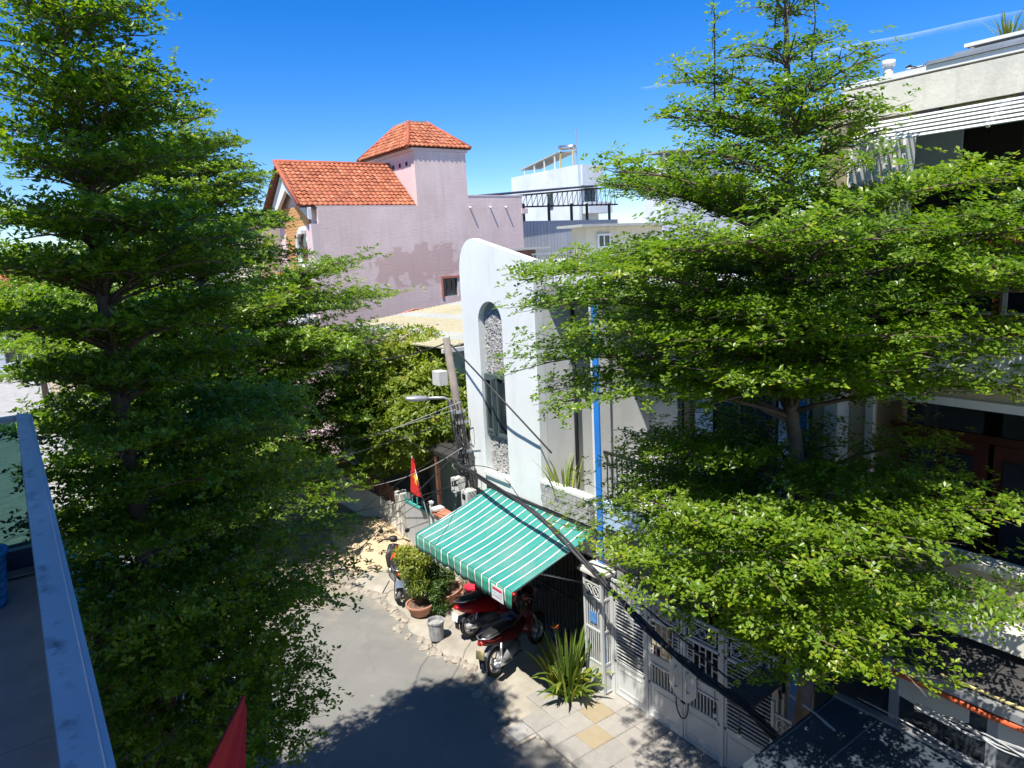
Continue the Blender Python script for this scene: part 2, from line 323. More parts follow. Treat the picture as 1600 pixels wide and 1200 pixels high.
def mat_glass_clear():
    m, nt, b, o = new_mat('green_tinted_clear_glass')
    b.inputs['Base Color'].default_value = (0.45, 0.75, 0.66, 1); b.inputs['Roughness'].default_value = 0.03
    n = noise(nt, pos(nt), 3, 3); L(nt, ramp(nt, n.outputs[0], [(0.3, 0.02), (0.7, 0.08)]).outputs[0], b.inputs['Roughness'])
    tr = N(nt, 'ShaderNodeBsdfTransparent'); tr.inputs[0].default_value = (0.30, 0.44, 0.41, 1)
    mx = N(nt, 'ShaderNodeMixShader'); fr = N(nt, 'ShaderNodeFresnel'); fr.inputs[0].default_value = 1.5
    gl = N(nt, 'ShaderNodeBsdfGlossy'); gl.inputs['Roughness'].default_value = 0.03
    L(nt, fr.outputs[0], mx.inputs[0]); L(nt, tr.outputs[0], mx.inputs[1]); L(nt, gl.outputs[0], mx.inputs[2]); L(nt, mx.outputs[0], o.inputs[0])
    return m
M['clear'] = mat_glass_clear()

# ------------------------------------------------------------------ mesh helpers
class MB:
    def __init__(s): s.v = []; s.f = []
    def quad(s, *p):
        n = len(s.v); s.v += [tuple(q) for q in p]; s.f.append(tuple(range(n, n + len(p)))); return s
    def box(s, x0, x1, y0, y1, z0, z1):
        n = len(s.v)
        s.v += [(x0,y0,z0),(x1,y0,z0),(x1,y1,z0),(x0,y1,z0),(x0,y0,z1),(x1,y0,z1),(x1,y1,z1),(x0,y1,z1)]
        s.f += [tuple(n + i for i in q) for q in ((0,3,2,1),(4,5,6,7),(0,1,5,4),(1,2,6,5),(2,3,7,6),(3,0,4,7))]; return s
    def obox(s, c, ax, ay, az):
        c, ax, ay, az = Vector(c), Vector(ax), Vector(ay), Vector(az); n = len(s.v)
        for k in (-1, 1):
            for (i, j) in ((-1,-1),(1,-1),(1,1),(-1,1)): s.v.append(tuple(c + ax * i + ay * j + az * k))
        s.f += [tuple(n + i for i in q) for q in ((0,3,2,1),(4,5,6,7),(0,1,5,4),(1,2,6,5),(2,3,7,6),(3,0,4,7))]; return s
    def prism(s, poly, d):
        """closed polygon (3D points) extruded by vector d"""
        n = len(s.v); k = len(poly); d = Vector(d)
        s.v += [tuple(p) for p in poly] + [tuple(Vector(p) + d) for p in poly]
        s.f.append(tuple(range(n + k - 1, n - 1, -1))); s.f.append(tuple(range(n + k, n + 2 * k)))
        for i in range(k): j = (i + 1) % k; s.f.append((n + i, n + j, n + k + j, n + k + i))
        return s
    def tube(s, pts, r, n=6, cap=True):
        pts = [Vector(p) for p in pts]; rr = r if hasattr(r, '__len__') else [r] * len(pts)
        base = len(s.v); up = Vector((0.0, 0.0, 1.0)); prev = None
        for i, p in enumerate(pts):
            t = (pts[min(i + 1, len(pts) - 1)] - pts[max(i - 1, 0)])
            if t.length < 1e-9: t = Vector((0, 0, 1))
            t.normalize()
            if prev is None:
                a = t.cross(up) if abs(t.z) < 0.95 else t.cross(Vector((1, 0, 0)))
            else: a = prev - t * prev.dot(t)
            if a.length < 1e-6: a = t.orthogonal()
            a.normalize(); prev = a; b = t.cross(a)
            for k in range(n):
                an = 2 * math.pi * k / n; s.v.append(tuple(p + (a * math.cos(an) + b * math.sin(an)) * rr[i]))
        for i in range(len(pts) - 1):
            for k in range(n):
                k2 = (k + 1) % n; s.f.append((base + i*n + k, base + i*n + k2, base + (i+1)*n + k2, base + (i+1)*n + k))
        if cap and n > 2:
            s.f.append(tuple(base + k for k in range(n - 1, -1, -1))); s.f.append(tuple(base + (len(pts)-1)*n + k for k in range(n)))
        return s
    def lathe(s, prof, c=(0, 0, 0), n=20, axis='z', close=False):
        """profile list of (r, h) revolved about an axis through c"""
        base = len(s.v); c = Vector(c)
        for (r, h) in prof:
            for k in range(n):
                a = 2 * math.pi * k / n; u, w = r * math.cos(a), r * math.sin(a)
                q = Vector((u, w, h)) if axis == 'z' else (Vector((u, h, w)) if axis == 'y' else Vector((h, u, w)))
                s.v.append(tuple(c + q))
        m = len(prof)
        for i in range(m if close else m - 1):
            i2 = (i + 1) % m
            for k in range(n):
                k2 = (k + 1) % n; s.f.append((base + i*n + k, base + i*n + k2, base + i2*n + k2, base + i2*n + k))
        return s
    def loft(s, rings, cap=True):
        base = len(s.v); n = len(rings[0])
        for r in rings: s.v += [tuple(p) for p in r]
        for i in range(len(rings) - 1):
            for k in range(n):
                k2 = (k + 1) % n; s.f.append((base + i*n + k, base + i*n + k2, base + (i+1)*n + k2, base + (i+1)*n + k))
        if cap: s.f.append(tuple(base + k for k in range(n - 1, -1, -1))); s.f.append(tuple(base + (len(rings)-1)*n + k for k in range(n)))
        return s

ORG = {}
def finish(o, label=None, cat=None, group=None, kind=None):
    if label: o['label'] = label
    if cat: o['category'] = cat
    if group: o['group'] = group
    if kind: o['kind'] = kind
    return o
def thing(name, label, cat, loc=(0, 0, 0), rotz=0.0, group=None):
    o = bpy.data.objects.new(name, None); COL.objects.link(o); o.empty_display_size = 0.1
    o.location = loc; o.rotation_euler = (0, 0, rotz); ORG[o.name] = Vector(loc)
    return finish(o, label, cat, group)
def build(name, mb, mat, parent=None, smooth=False, local=False, bevel=0.0, kind=None, fixn=True):
    """mesh object; vertices are in world space unless local; a child is moved into its parent's frame (parents unrotated)"""
    me = bpy.data.meshes.new(name); me.from_pydata(mb.v, [], mb.f)
    if fixn:
        bm = bmesh.new(); bm.from_mesh(me); bmesh.ops.recalc_face_normals(bm, faces=bm.faces); bm.to_mesh(me); bm.free()
    if getattr(mb, 'tint', False):
        rt_ = random.Random(len(mb.v)); vals = []
        for q in range(len(me.polygons) // 8): vals += [max(0.0, min(1.0, rt_.gauss(0.55, 0.22)))] * 8
        at_ = me.attributes.new('tint', 'FLOAT', 'FACE'); at_.data.foreach_set('value', vals)
    if smooth: me.polygons.foreach_set('use_smooth', [True] * len(me.polygons))
    me.materials.append(mat)
    o = bpy.data.objects.new(name, me); COL.objects.link(o)
    if parent is not None:
        o.parent = parent
        if not local:
            org = ORG.get(parent.name, Vector()); ORG[o.name] = Vector(org)
            if org.length > 0:
                # keep mesh data in world coordinates (procedural textures use them), shift the object back
                o.location = -org if parent.type == 'EMPTY' else (0, 0, 0)
    if bevel > 0:
        bv = o.modifiers.new('bevel', 'BEVEL'); bv.width = bevel; bv.segments = 2; bv.limit_method = 'ANGLE'
    if smooth and bevel == 0: pass
    if kind: o['kind'] = kind
    return o
def copy_tree(o, parent=None):
    c = o.copy(); COL.objects.link(c); c.parent = parent
    for ch in o.children: copy_tree(ch, c)
    return c
def wall_holes(mb, axis, pos0, pos1, a0, a1, z0, z1, holes):
    """wall slab between pos0 and pos1 along axis ('x': plane X; a is Y. 'y': plane Y; a is X) with rectangular holes (a0,a1,z0,z1)"""
    As = sorted({a0, a1, *[min(max(h[i], a0), a1) for h in holes for i in (0, 1)]}); Zs = sorted({z0, z1, *[min(max(h[i], z0), z1) for h in holes for i in (2, 3)]})
    for i in range(len(As) - 1):
        run = None
        for j in range(len(Zs) - 1):
            ac, zc = (As[i] + As[i+1]) / 2, (Zs[j] + Zs[j+1]) / 2
            inside = any(h[0] < ac < h[1] and h[2] < zc < h[3] for h in holes)
            if not inside:
                if run is None: run = Zs[j]
            if (inside or j == len(Zs) - 2) and run is not None:
                ze = Zs[j] if inside else Zs[j+1]
                if axis == 'x': mb.box(pos0, pos1, As[i], As[i+1], run, ze)
                else: mb.box(As[i], As[i+1], pos0, pos1, run, ze)
                run = None
    return mb
def window(parent, axis, p, a0, a1, z0, z1, fm='frame_white', depth=0.06, nv=1, nh=0, fw=0.05, gm='glass', sill=0.0):
    """window in a plane; outer face at p (towards -axis)"""
    mb = MB()
    def bx(mb, q0, q1, b0, b1, c0, c1):
        if axis == 'x': mb.box(q0, q1, b0, b1, c0, c1)
        else: mb.box(b0, b1, q0, q1, c0, c1)
    bx(mb, p, p + depth, a0, a0 + fw, z0, z1); bx(mb, p, p + depth, a1 - fw, a1, z0, z1)
    bx(mb, p, p + depth, a0 + fw, a1 - fw, z0, z0 + fw); bx(mb, p, p + depth, a0 + fw, a1 - fw, z1 - fw, z1)
    w = build('window', mb, M[fm], parent)
    g = MB(); bx(g, p + depth * 0.45, p + depth * 0.55, a0 + fw, a1 - fw, z0 + fw, z1 - fw); build('pane', g, M[gm], w)
    for i in range(nv):
        a = a0 + (a1 - a0) * (i + 1) / (nv + 1); m = MB(); bx(m, p + 0.005, p + depth - 0.005, a - fw*0.4, a + fw*0.4, z0 + fw, z1 - fw); build('mullion', m, M[fm], w)
    for i in range(nh):
        z = z0 + (z1 - z0) * (i + 1) / (nh + 1); m = MB(); bx(m, p + 0.008, p + depth - 0.008, a0 + fw, a1 - fw, z - fw*0.4, z + fw*0.4); build('mullion', m, M[fm], w)
    if sill > 0:
        m = MB(); bx(m, p - sill, p - 0.003, a0 - 0.05, a1 + 0.05, z0 - 0.08, z0 - 0.005); build('sill', m, M[fm], w)
    return w

# ------------------------------------------------------------------ foliage helpers
KITE = np.array([(0, 0, 0), (0.55, 0.5, 0.10), (1.0, 0.0, 0.0), (0.55, -0.5, 0.10)], float)
OBOV = np.array([(0, 0, 0), (0.40, 0.30, 0.05), (0.78, 0.5, 0.09), (1.0, 0.0, 0.02), (0.78, -0.5, 0.09), (0.40, -0.30, 0.05)], float)
def leaf_mesh(name, P, U, k, ln, wd, mat, parent, el=(-4, 30), tmpl=KITE, tint=None, seed=1, spread=0.012):
    """k leaves round each rosette point P with axis U; every leaf is a small folded face"""
    r = np.random.default_rng(seed); P = np.asarray(P, float); U = np.asarray(U, float); n = len(P)
    P = np.repeat(P, k, 0); U = np.repeat(U, k, 0); U = U / np.linalg.norm(U, axis=1, keepdims=True)
    m = len(P)
    ref = np.where(np.abs(U[:, 2:3]) < 0.9, np.array([[0, 0, 1.0]]), np.array([[1.0, 0, 0]]))
    A = np.cross(U, ref); A /= np.linalg.norm(A, axis=1, keepdims=True); B = np.cross(U, A)
    az = (np.tile(np.arange(k), n) / k + np.repeat(r.random(n), k)) * 2 * np.pi + r.normal(0, 0.25, m)
    e = np.radians(r.uniform(el[0], el[1], m))
    D = (A * np.cos(az)[:, None] + B * np.sin(az)[:, None]) * np.cos(e)[:, None] + U * np.sin(e)[:, None]
    S = np.cross(U, D); S /= np.linalg.norm(S, axis=1, keepdims=True) + 1e-9
    Nn = np.cross(D, S)
    roll = r.normal(0, 0.24, m); S2 = S * np.cos(roll)[:, None] + Nn * np.sin(roll)[:, None]; N2 = np.cross(D, S2)
    ls = ln * r.uniform(0.5, 1.25, m); ws = wd * r.uniform(0.75, 1.15, m)
    P = P + D * spread + r.normal(0, spread * 0.5, (m, 3))
    q = len(tmpl)
    V = P[:, None, :] + D[:, None, :] * (tmpl[None, :, 0:1] * ls[:, None, None]) + S2[:, None, :] * (tmpl[None, :, 1:2] * ws[:, None, None]) + N2[:, None, :] * (tmpl[None, :, 2:3] * ls[:, None, None])
    V = V.reshape(-1, 3)
    if q == 4: F = np.array([(0, 1, 2), (0, 2, 3)])
    else: F = np.array([(0, 1, 2, 3), (0, 3, 4, 5)])
    idx = (np.arange(m)[:, None, None] * q + F[None]).reshape(-1)
    fs = F.shape[1]; nf = m * len(F)
    me = bpy.data.meshes.new(name); me.vertices.add(len(V)); me.vertices.foreach_set('co', V.astype(np.float32).ravel())
    me.loops.add(nf * fs); me.loops.foreach_set('vertex_index', idx.astype(np.int32))
    me.polygons.add(nf); me.polygons.foreach_set('loop_start', np.arange(0, nf * fs, fs, dtype=np.int32))
    try: me.polygons.foreach_set('loop_total', np.full(nf, fs, dtype=np.int32))
    except Exception: pass
    me.update(calc_edges=True)
    at = me.attributes.new('tint', 'FLOAT', 'FACE')
    t = (np.repeat(tint, k) if tint is not None else np.full(m, 0.45)) + r.normal(0, 0.16, m)
    at.data.foreach_set('value', np.repeat(np.clip(t, 0, 1), len(F)).astype(np.float32))
    me.materials.append(mat)
    o = bpy.data.objects.new(name, me); COL.objects.link(o); o.parent = parent; o['kind'] = 'stuff'
    org = ORG.get(parent.name, Vector()); o.location = -org; ORG[o.name] = Vector(org)
    return o

def tiered_tree(name, label, base, trunk, tiers, ln, wd, seed, spacing=0.05, k=7, shoots=(), rfun=None, el=(-4, 30), group='tiered street trees', tmpl=KITE, tip_tint=0.5, rad=0.11):
    """tree with flat whorls of branches: tiers = (height, radius, branches[, dx, dy])"""
    r = random.Random(seed)
    t = thing(name, label, 'tree', base, group=group)
    trunk = [Vector(p) for p in trunk]; ztop = trunk[-1].z
    mb = MB(); rr = [max(0.012, rad * (1 - i / (len(trunk) - 1)) ** 0.8 + 0.006) for i in range(len(trunk))]; rr[0] *= 1.35
    mb.tube(trunk, rr, 10); build('trunk', mb, M['bark'], t, smooth=True)
    def on_trunk(z):
        for a, b in zip(trunk[:-1], trunk[1:]):
            if a.z <= z <= b.z: return a.lerp(b, (z - a.z) / max(1e-6, b.z - a.z))
        return trunk[-1] if z > ztop else trunk[0]
    P, U, T = [], [], []; limb = MB(); tw = MB()
    for ti, tier in enumerate(tiers):
        z, R, nb = tier[:3]; off = r.random() * 6.28
        for b in range(nb):
            az = off + 2 * math.pi * (b + r.uniform(-0.3, 0.3)) / nb
            lnb = R * (r.uniform(0.68, 1.10) if r.random() < 0.85 else r.uniform(1.05, 1.16)) * (rfun(az, z) if rfun else 1.0)
            if lnb < 0.15: continue
            st = on_trunk(z - 0.22 * lnb - 0.05); dirv = Vector((math.cos(az), math.sin(az), 0)); side = Vector((-dirv.y, dirv.x, 0))
            zz = z + r.uniform(-0.09, 0.09); wob = r.uniform(-0.18, 0.18); tilt = r.uniform(-0.06, 0.16) + (0.10 if ti < len(tiers) * 0.35 else 0.0); btint = r.gauss(0, 0.10)
            pts = []
            m = 8
            for i in range(m + 1):
                s = i / m
                h = st.z + (zz - st.z) * (1 - (1 - s) ** 2) + tilt * lnb * s - 0.06 * lnb * s ** 3
                pts.append(Vector((st.x, st.y, 0)) + dirv * (lnb * s) + side * (wob * lnb * math.sin(s * 2.4)) + Vector((0, 0, h)))
            limb.tube(pts, [max(0.006, 0.022 * min(1, R / 2) * (1 - i / m) + 0.004) for i in range(m + 1)], 5)
            # side twigs in a flat fan
            step = 0.105; nt_ = max(3, int(lnb / step)); sg = 1
            for j in range(nt_ + 1):
                s = 0.16 + 0.84 * j / nt_; i0 = min(m - 1, int(s * m)); p = pts[i0].lerp(pts[i0 + 1], s * m - i0)
                dl = (pts[i0 + 1] - pts[i0]).normalized(); sg = -sg
                if r.random() < 0.14 and j < nt_: continue
                a = math.radians(r.uniform(35, 70)) * sg; sd = side
                L_ = lnb * (0.18 + 0.42 * math.sin(math.pi * min(1, 0.18 + s * 0.8))) * r.uniform(0.5, 1.1)
                if j == nt_: a = 0; L_ = 0.12
                q = (dl * math.cos(a) + sd * math.sin(a)).normalized(); q.z += r.uniform(-0.05, 0.16)
                e = p + q * L_
                tw.tube([p, p.lerp(e, 0.5) + Vector((0, 0, 0.01)), e], [0.006, 0.004, 0.002], 3, cap=False)
                nr = max(2, int(L_ / spacing))
                for c in range(nr + 1):
                    f = (c + r.random() * 0.8) / (nr + 0.5); 
                    if f > 1: f = 1
                    jit = 0.07
                    P.append(tuple(p + q * (L_ * f) + Vector((r.gauss(0, jit), r.gauss(0, jit), r.gauss(0.03, 0.038)))))
                    U.append((q.x * 0.35 + r.gauss(0, 0.2), q.y * 0.35 + r.gauss(0, 0.2), 1.0))
                    tipness = s * 0.45 + f * 0.25
                    T.append(0.24 + btint + 0.5 * tipness * tip_tint * 2 * 0.8 + r.gauss(0, 0.06) + (0.3 if (r.random() < 0.05 and f > 0.8) else 0))  # tint rises towards twig tips, where young leaves are yellower
    for (sb, h, n) in shoots:
        sb = Vector(sb); top = sb + Vector((r.uniform(-0.08, 0.08), r.uniform(-0.08, 0.08), h))
        limb.tube([sb, sb.lerp(top, 0.5) + Vector((0.02, -0.02, 0)), top], [0.009, 0.006, 0.003], 5)
        for c in range(n):
            f = c / max(1, n - 1); p = sb.lerp(top, f)
            if r.random() < 0.35:
                q = Vector((r.gauss(0, 1), r.gauss(0, 1), 0.8)).normalized() * r.uniform(0.1, 0.32); limb.tube([p, p + q], [0.004, 0.002], 3, cap=False)
                for g in (0.35, 0.7, 1.0):
                    P.append(tuple(p + q * g)); U.append((q.x, q.y, 1.0)); T.append(0.55)
            P.append(tuple(p)); U.append((0, 0, 1.0)); T.append(0.6)
    lm = build('limbs', limb, M['bark'], t, smooth=True, fixn=False); tw_o = build('twigs', tw, M['twig'], t, fixn=False, kind='stuff')
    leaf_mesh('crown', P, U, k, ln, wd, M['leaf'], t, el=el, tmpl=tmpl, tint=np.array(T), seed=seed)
    return t

def clump_points(centers, n, seed, up=0.5, shell=0.55):
    """rosette points on and inside a set of ellipsoids (c, rx, ry, rz)"""
    r = np.random.default_rng(seed); P, U = [], []
    vol = np.array([c[1] * c[2] * c[3] for c in centers]) ** (2 / 3); cnt = (n * vol / vol.sum()).astype(int)
    for (c, rx, ry, rz), m in zip(centers, cnt):
        d = r.normal(size=(m, 3)); d /= np.linalg.norm(d, axis=1, keepdims=True); rad = (shell + (1 - shell) * r.random(m))[:, None]
        P.append(np.array(c)[None] + d * rad * np.array([[rx, ry, rz]])); u = d.copy(); u[:, 2] += up; U.append(u + r.normal(0, 0.25, u.shape))
    return np.concatenate(P), np.concatenate(U)

# ================================================================== SETTING
def terrain_sheet(name, x0, x1, y0, y1, nx, ny, zf, mat):
    mb = MB()
    for j in range(ny + 1):
        for i in range(nx + 1):
            x = x0 + (x1 - x0) * i / nx; y = y0 + (y1 - y0) * j / ny; mb.v.append((x, y, zf(x, y)))
    for j in range(ny):
        for i in range(nx): a = j * (nx + 1) + i; mb.f.append((a, a + 1, a + nx + 2, a + nx + 1))
    o = build(name, mb, mat, smooth=True); o['kind'] = 'structure'; return o
terrain_sheet('ground', -1500, 1500, -1500, 2500, 8, 8, lambda x, y: -0.02, M['ground'])
terrain_sheet('road', 1.6, 5.75, -30, 120, 10, 60, lambda x, y: 0.0 + 0.012 * math.sin(x * 1.9) * math.sin(y * 0.7), M['road'])
# pavement on the far side: rough cement apron with a paved part before the gate
def ramp_z(x, y):
    e = max(0.0, min(1.0, (x - 5.45 - 0.12 * math.sin(y * 2.1) - 0.06 * math.sin(y * 5.3)) / 0.22)); return -0.06 + 0.13 * e + 0.01 * math.sin(x * 4 + y * 2.3)
apron = terrain_sheet('pavement', 5.2, 9.2, 1.0, 24, 48, 200, ramp_z, M['apron'])
far_pavement = MB().prism([(-6, -30, -0.05), (1.5, -30, -0.05), (1.5, 13.0, -0.05), (2.0, 15.5, -0.05), (4.4, 18.2, -0.05), (4.8, 19.4, -0.05), (3.0, 22.5, -0.05), (1.6, 24.0, -0.05), (1.6, 120, -0.05), (-6, 120, -0.05)], (0, 0, 0.17))
build('near_pavement', far_pavement, M['concrete'])['kind'] = 'structure'

# patterned pavers, one object each
tile_me = MB(); s_, h_ = 0.197, 0.012
tile_me.v = [(-s_,-s_,0),(s_,-s_,0),(s_,s_,0),(-s_,s_,0),(-s_+h_,-s_+h_,0.012),(s_-h_,-s_+h_,0.012),(s_-h_,s_-h_,0.012),(-s_+h_,s_-h_,0.012),(-s_,-s_,-0.05),(s_,-s_,-0.05),(s_,s_,-0.05),(-s_,s_,-0.05)]
tile_me.f = [(4,5,6,7),(0,1,5,4),(1,2,6,5),(2,3,7,6),(3,0,4,7),(8,9,1,0),(9,10,2,1),(10,11,3,2),(11,8,0,3)]
tproto = None; tyel = None
r_ = random.Random(3)
for i in range(4):
    for j in range(13):
        x = 5.62 + 0.4 * i; y = 3.35 + 0.4 * j
        if y > 7.9 and i < 1: continue
        yel = (i, j) in ((1, 9), (2, 10), (0, 6))
        if tproto is None:
            tproto = build('tile', tile_me, M['paver'], apron, local=True); o = tproto
            tyel = tproto.data.copy(); tyel.materials.clear(); tyel.materials.append(M['paver_yellow'])
        else:
            o = tproto.copy(); COL.objects.link(o); o.parent = apron
            if yel: o.data = tyel
        o.location = (x, y, 0.083 + r_.uniform(-0.004, 0.004)); o.rotation_euler = (r_.uniform(-0.008, 0.008), r_.uniform(-0.008, 0.008), r_.choice((0, 1, 2, 3)) * math.pi / 2 + r_.uniform(-0.01, 0.01))
# broken kerb stones
ks = []
for q in range(4):
    mb = MB(); rr = random.Random(q + 40)
    rings = []
    for zz, sc in ((-0.06, 1.0), (0.035, 0.95), (0.075, 0.6)):
        rings.append([((math.cos(a) * 0.13 * sc + rr.uniform(-.02, .02)), (math.sin(a) * 0.10 * sc + rr.uniform(-.02, .02)), zz + rr.uniform(-.012, .012)) for a in [2 * math.pi * k / 8 for k in range(8)]])
    mb.loft(rings); ks.append(mb)
kp = [None] * 4
for j in range(64):
    q = j % 4; y = 6.0 + j * 0.135 + r_.uniform(-.05, .05)
    if kp[q] is None: kp[q] = build('kerb_stone', ks[q], M['rubble'], apron, local=True); o = kp[q]
    else: o = kp[q].copy(); COL.objects.link(o); o.parent = apron
    xk = 5.42 + 0.12 * math.sin(y * 2.1) + 0.06 * math.sin(y * 5.3) + r_.uniform(-.1, .1)
    sc = r_.uniform(0.4, 1.0); o.location = (xk, y, 0.0 + r_.uniform(-0.02, 0.01)); o.rotation_euler = (r_.uniform(-.2, .2), r_.uniform(-.2, .2), r_.random() * 6.28); o.scale = (sc, sc, sc * 0.8)
# drain cover by the kerb
dc = thing('drain_cover', 'square concrete drain cover set in the kerb beside the tiled pavement', 'drain cover', (5.28, 7.75, 0.0))
build('slab', MB().box(5.12, 5.45, 7.6, 7.93, -0.02, 0.06), M['concrete'], dc, bevel=0.01)
build('frame', MB().box(5.06, 5.115, 7.55, 7.98, -0.02, 0.045).box(5.455, 5.51, 7.55, 7.98, -0.02, 0.045).box(5.12, 5.45, 7.54, 7.595, -0.02, 0.045).box(5.12, 5.45, 7.935, 7.99, -0.02, 0.045), M['rubble'], dc)

# ================================================================== NEAR HOUSE (balcony we stand on)
nh = thing('house', 'near house with tiled balcony and long scuffed blue-grey metal rail, in shade', 'house', (-1.0, 3.0, 0.0))
RZ = 6.12; YE = 5.62; FZ = 5.10
m = MB()
def rail_prof(x): return x
m.prism([(-0.042, -2.0, RZ - 0.035), (0.030, -2.0, RZ - 0.035), (0.030, -2.0, RZ - 0.008), (0.026, -2.0, RZ), (-0.039, -2.0, RZ), (-0.042, -2.0, RZ - 0.004)], (0, YE + 2.0, 0))
rail = build('rail', m, M['rail'], nh)
build('rail_lip', MB().box(0.0305, 0.044, -2.0, YE - 0.002, RZ - 0.05, RZ - 0.012), M['rail'], rail)
build('end_rail', MB().box(-1.2, -0.0425, YE - 0.075, YE - 0.003, RZ - 0.035, RZ - 0.003), M['steel'], nh)
for yy in (-0.4, 1.6, 3.6, YE - 0.05): build('post', MB().box(-0.025, 0.02, yy - 0.02, yy + 0.02, FZ, RZ - 0.036), M['steel'], nh)
build('front_glass', MB().box(-0.004, 0.004, -2, YE - 0.08, FZ + 0.12, RZ - 0.04), M['clear'], nh)
build('end_glass', MB().box(-1.2, -0.05, YE - 0.044, YE - 0.034, FZ + 0.14, RZ - 0.04), M['clear'], nh)
build('end_kerb', MB().box(-1.25, -0.06, YE - 0.07, YE + 0.08, FZ - 0.02, FZ + 0.13), surf('navy_kerb_paint', (0.03, 0.05, 0.10), 0.5, 0.15, 4, 0.1), nh)
build('drain_grate', MB().box(-1.1, -0.09, YE - 0.22, YE - 0.10, FZ, FZ + 0.012), M['steel'], nh)
build('front_kerb', MB().box(-0.07, 0.05, -2, YE + 0.078, FZ - 0.25, FZ + 0.10), M['concrete'], nh)
fl = build('floor_slab', MB().box(-1.3, -0.005, -2, YE + 0.076, FZ - 0.24, FZ - 0.012), M['concrete'], nh)
tp = None
for i in range(2):
    for j in range(16):
        mb_ = MB().box(-0.2985, 0.2985, -0.1985, 0.1985, -0.011, 0)
        if tp is None: tp = build('floor_tile', mb_, M['floor_tile'], fl, local=True, bevel=0.002); o = tp
        else: o = tp.copy(); COL.objects.link(o); o.parent = fl
        o.location = (-0.375 - 0.6 * i, -0.85 + 0.4 * j, FZ)
for i, (y0, y1) in enumerate(((-2, 6.2),)):
    hw = MB(); wall_holes(hw, 'x', -1.5, -1.3, y0, y1, 0.0, 8.6, [(1.0, 3.4, FZ, FZ + 2.3), (0.5, 4.0, 0.1, 2.6)]); hw.box(-7, -1.5, y0, y0 + 0.2, 0, 8.6).box(-7, -1.5, y1 - 0.2, y1, 0, 8.6)
    build('wall', hw, M['white_side'], nh)
build('roof_slab', MB().box(-7.0, -0.22, -2.2, 6.35, 8.6, 8.85), M['white_side'], nh)
build('roof_parapet', MB().box(-0.42, -0.26, -2.0, 6.2, 8.85, 9.25), M['white_side'], nh)
window(nh, 'x', -1.42, 1.0, 3.4, FZ, FZ + 2.3, 'frame_green', nv=3)
window(nh, 'x', -1.42, 0.5, 4.0, 0.1, 2.6, 'frame_green', nv=3)

# laundry basket on the balcony floor
bk = thing('laundry_basket', 'blue plastic laundry basket with slotted sides on the near balcony floor', 'basket', (-0.405, 5.02, FZ))
R0, R1, HB = 0.155, 0.195, 0.32
wl = MB(); nseg = 28
for lev in range(6):
    z0 = HB * lev / 6
    wl.lathe([(R0 + (R1 - R0) * (z0 / HB), z0), (R0 + (R1 - R0) * (z0 / HB) + 0.004, z0), (R0 + (R1 - R0) * ((z0 + 0.016) / HB) + 0.004, z0 + 0.016), (R0 + (R1 - R0) * ((z0 + 0.016) / HB), z0 + 0.016)], n=28, close=True)
for k in range(nseg):
    for lev in range(6):
        za, zb = HB * lev / 6 + 0.012, HB * (lev + 1) / 6 + 0.004; a = 2 * math.pi * (k + 0.12 * (lev % 2)) / nseg; a2 = a + 0.10
        ra, rb = R0 + (R1 - R0) * za / HB + 0.002, R0 + (R1 - R0) * zb / HB + 0.002
        wl.tube([(ra * math.cos(a), ra * math.sin(a), za), (rb * math.cos(a2), rb * math.sin(a2), zb)], 0.0085, 4, cap=False)
build('basket_wall', wl, M['basket'], bk, local=True)
build('rim', MB().lathe([(R1 - 0.004, HB - 0.006), (R1 + 0.024, HB - 0.004), (R1 + 0.026, HB + 0.006), (R1 + 0.002, HB + 0.010)], n=40, close=True), M['basket'], bk, local=True, smooth=True)
build('base', MB().lathe([(0.001, 0.004), (R0, 0.004), (R0, 0.012), (0.001, 0.012)], n=28), M['basket'], bk, local=True)

# the near roof also gets an added, unseen tree that shades the road (built with the trees)
# ================================================================== neighbour on our side
nb = thing('house', 'neighbouring low house with teal sheet canopy seen through the left trees', 'house', (-2.6, 11.5, 0.0))
hw = MB(); wall_holes(hw, 'x', -1.55, -1.35, 6.6, 17.0, 0.1, 7.2, [(8.0, 10.0, 0.15, 2.4), (8.2, 9.6, 3.8, 5.4), (12.5, 14.5, 3.8, 5.4)]); hw.box(-7, -1.55, 6.6, 6.8, 0.1, 7.2).box(-7, -1.55, 16.8, 17, 0.1, 7.2)
build('wall', hw, M['pale_mint'], nb); build('roof_slab', MB().box(-7.2, -1.2, 6.5, 17.1, 7.2, 7.4), M['concrete'], nb)
for a in ((8.2, 9.6), (12.5, 14.5)): window(nb, 'x', -1.47, a[0], a[1], 3.8, 5.4, sill=0.08)
window(nb, 'x', -1.47, 8.0, 10.0, 0.15, 2.4, 'frame_green', nv=3)
mb = MB()
for j in range(24):
    y = 10.6 + j * 0.15; mb.obox((-0.2, y, 2.5), (1.14, 0, -0.12), (0, 0.074, 0), (0.001, 0, 0.012)); 
    mb.obox((-0.2, y, 2.522), (1.14, 0, -0.12), (0, 0.02, 0), (0.001, 0, 0.012))
build('canopy', mb, M['teal'], nb)
for y in (10.7, 12.4, 14.0): build('canopy_post', MB().box(0.82, 0.87, y - 0.03, y + 0.03, 0.12, 2.36), M['steel'], nb)

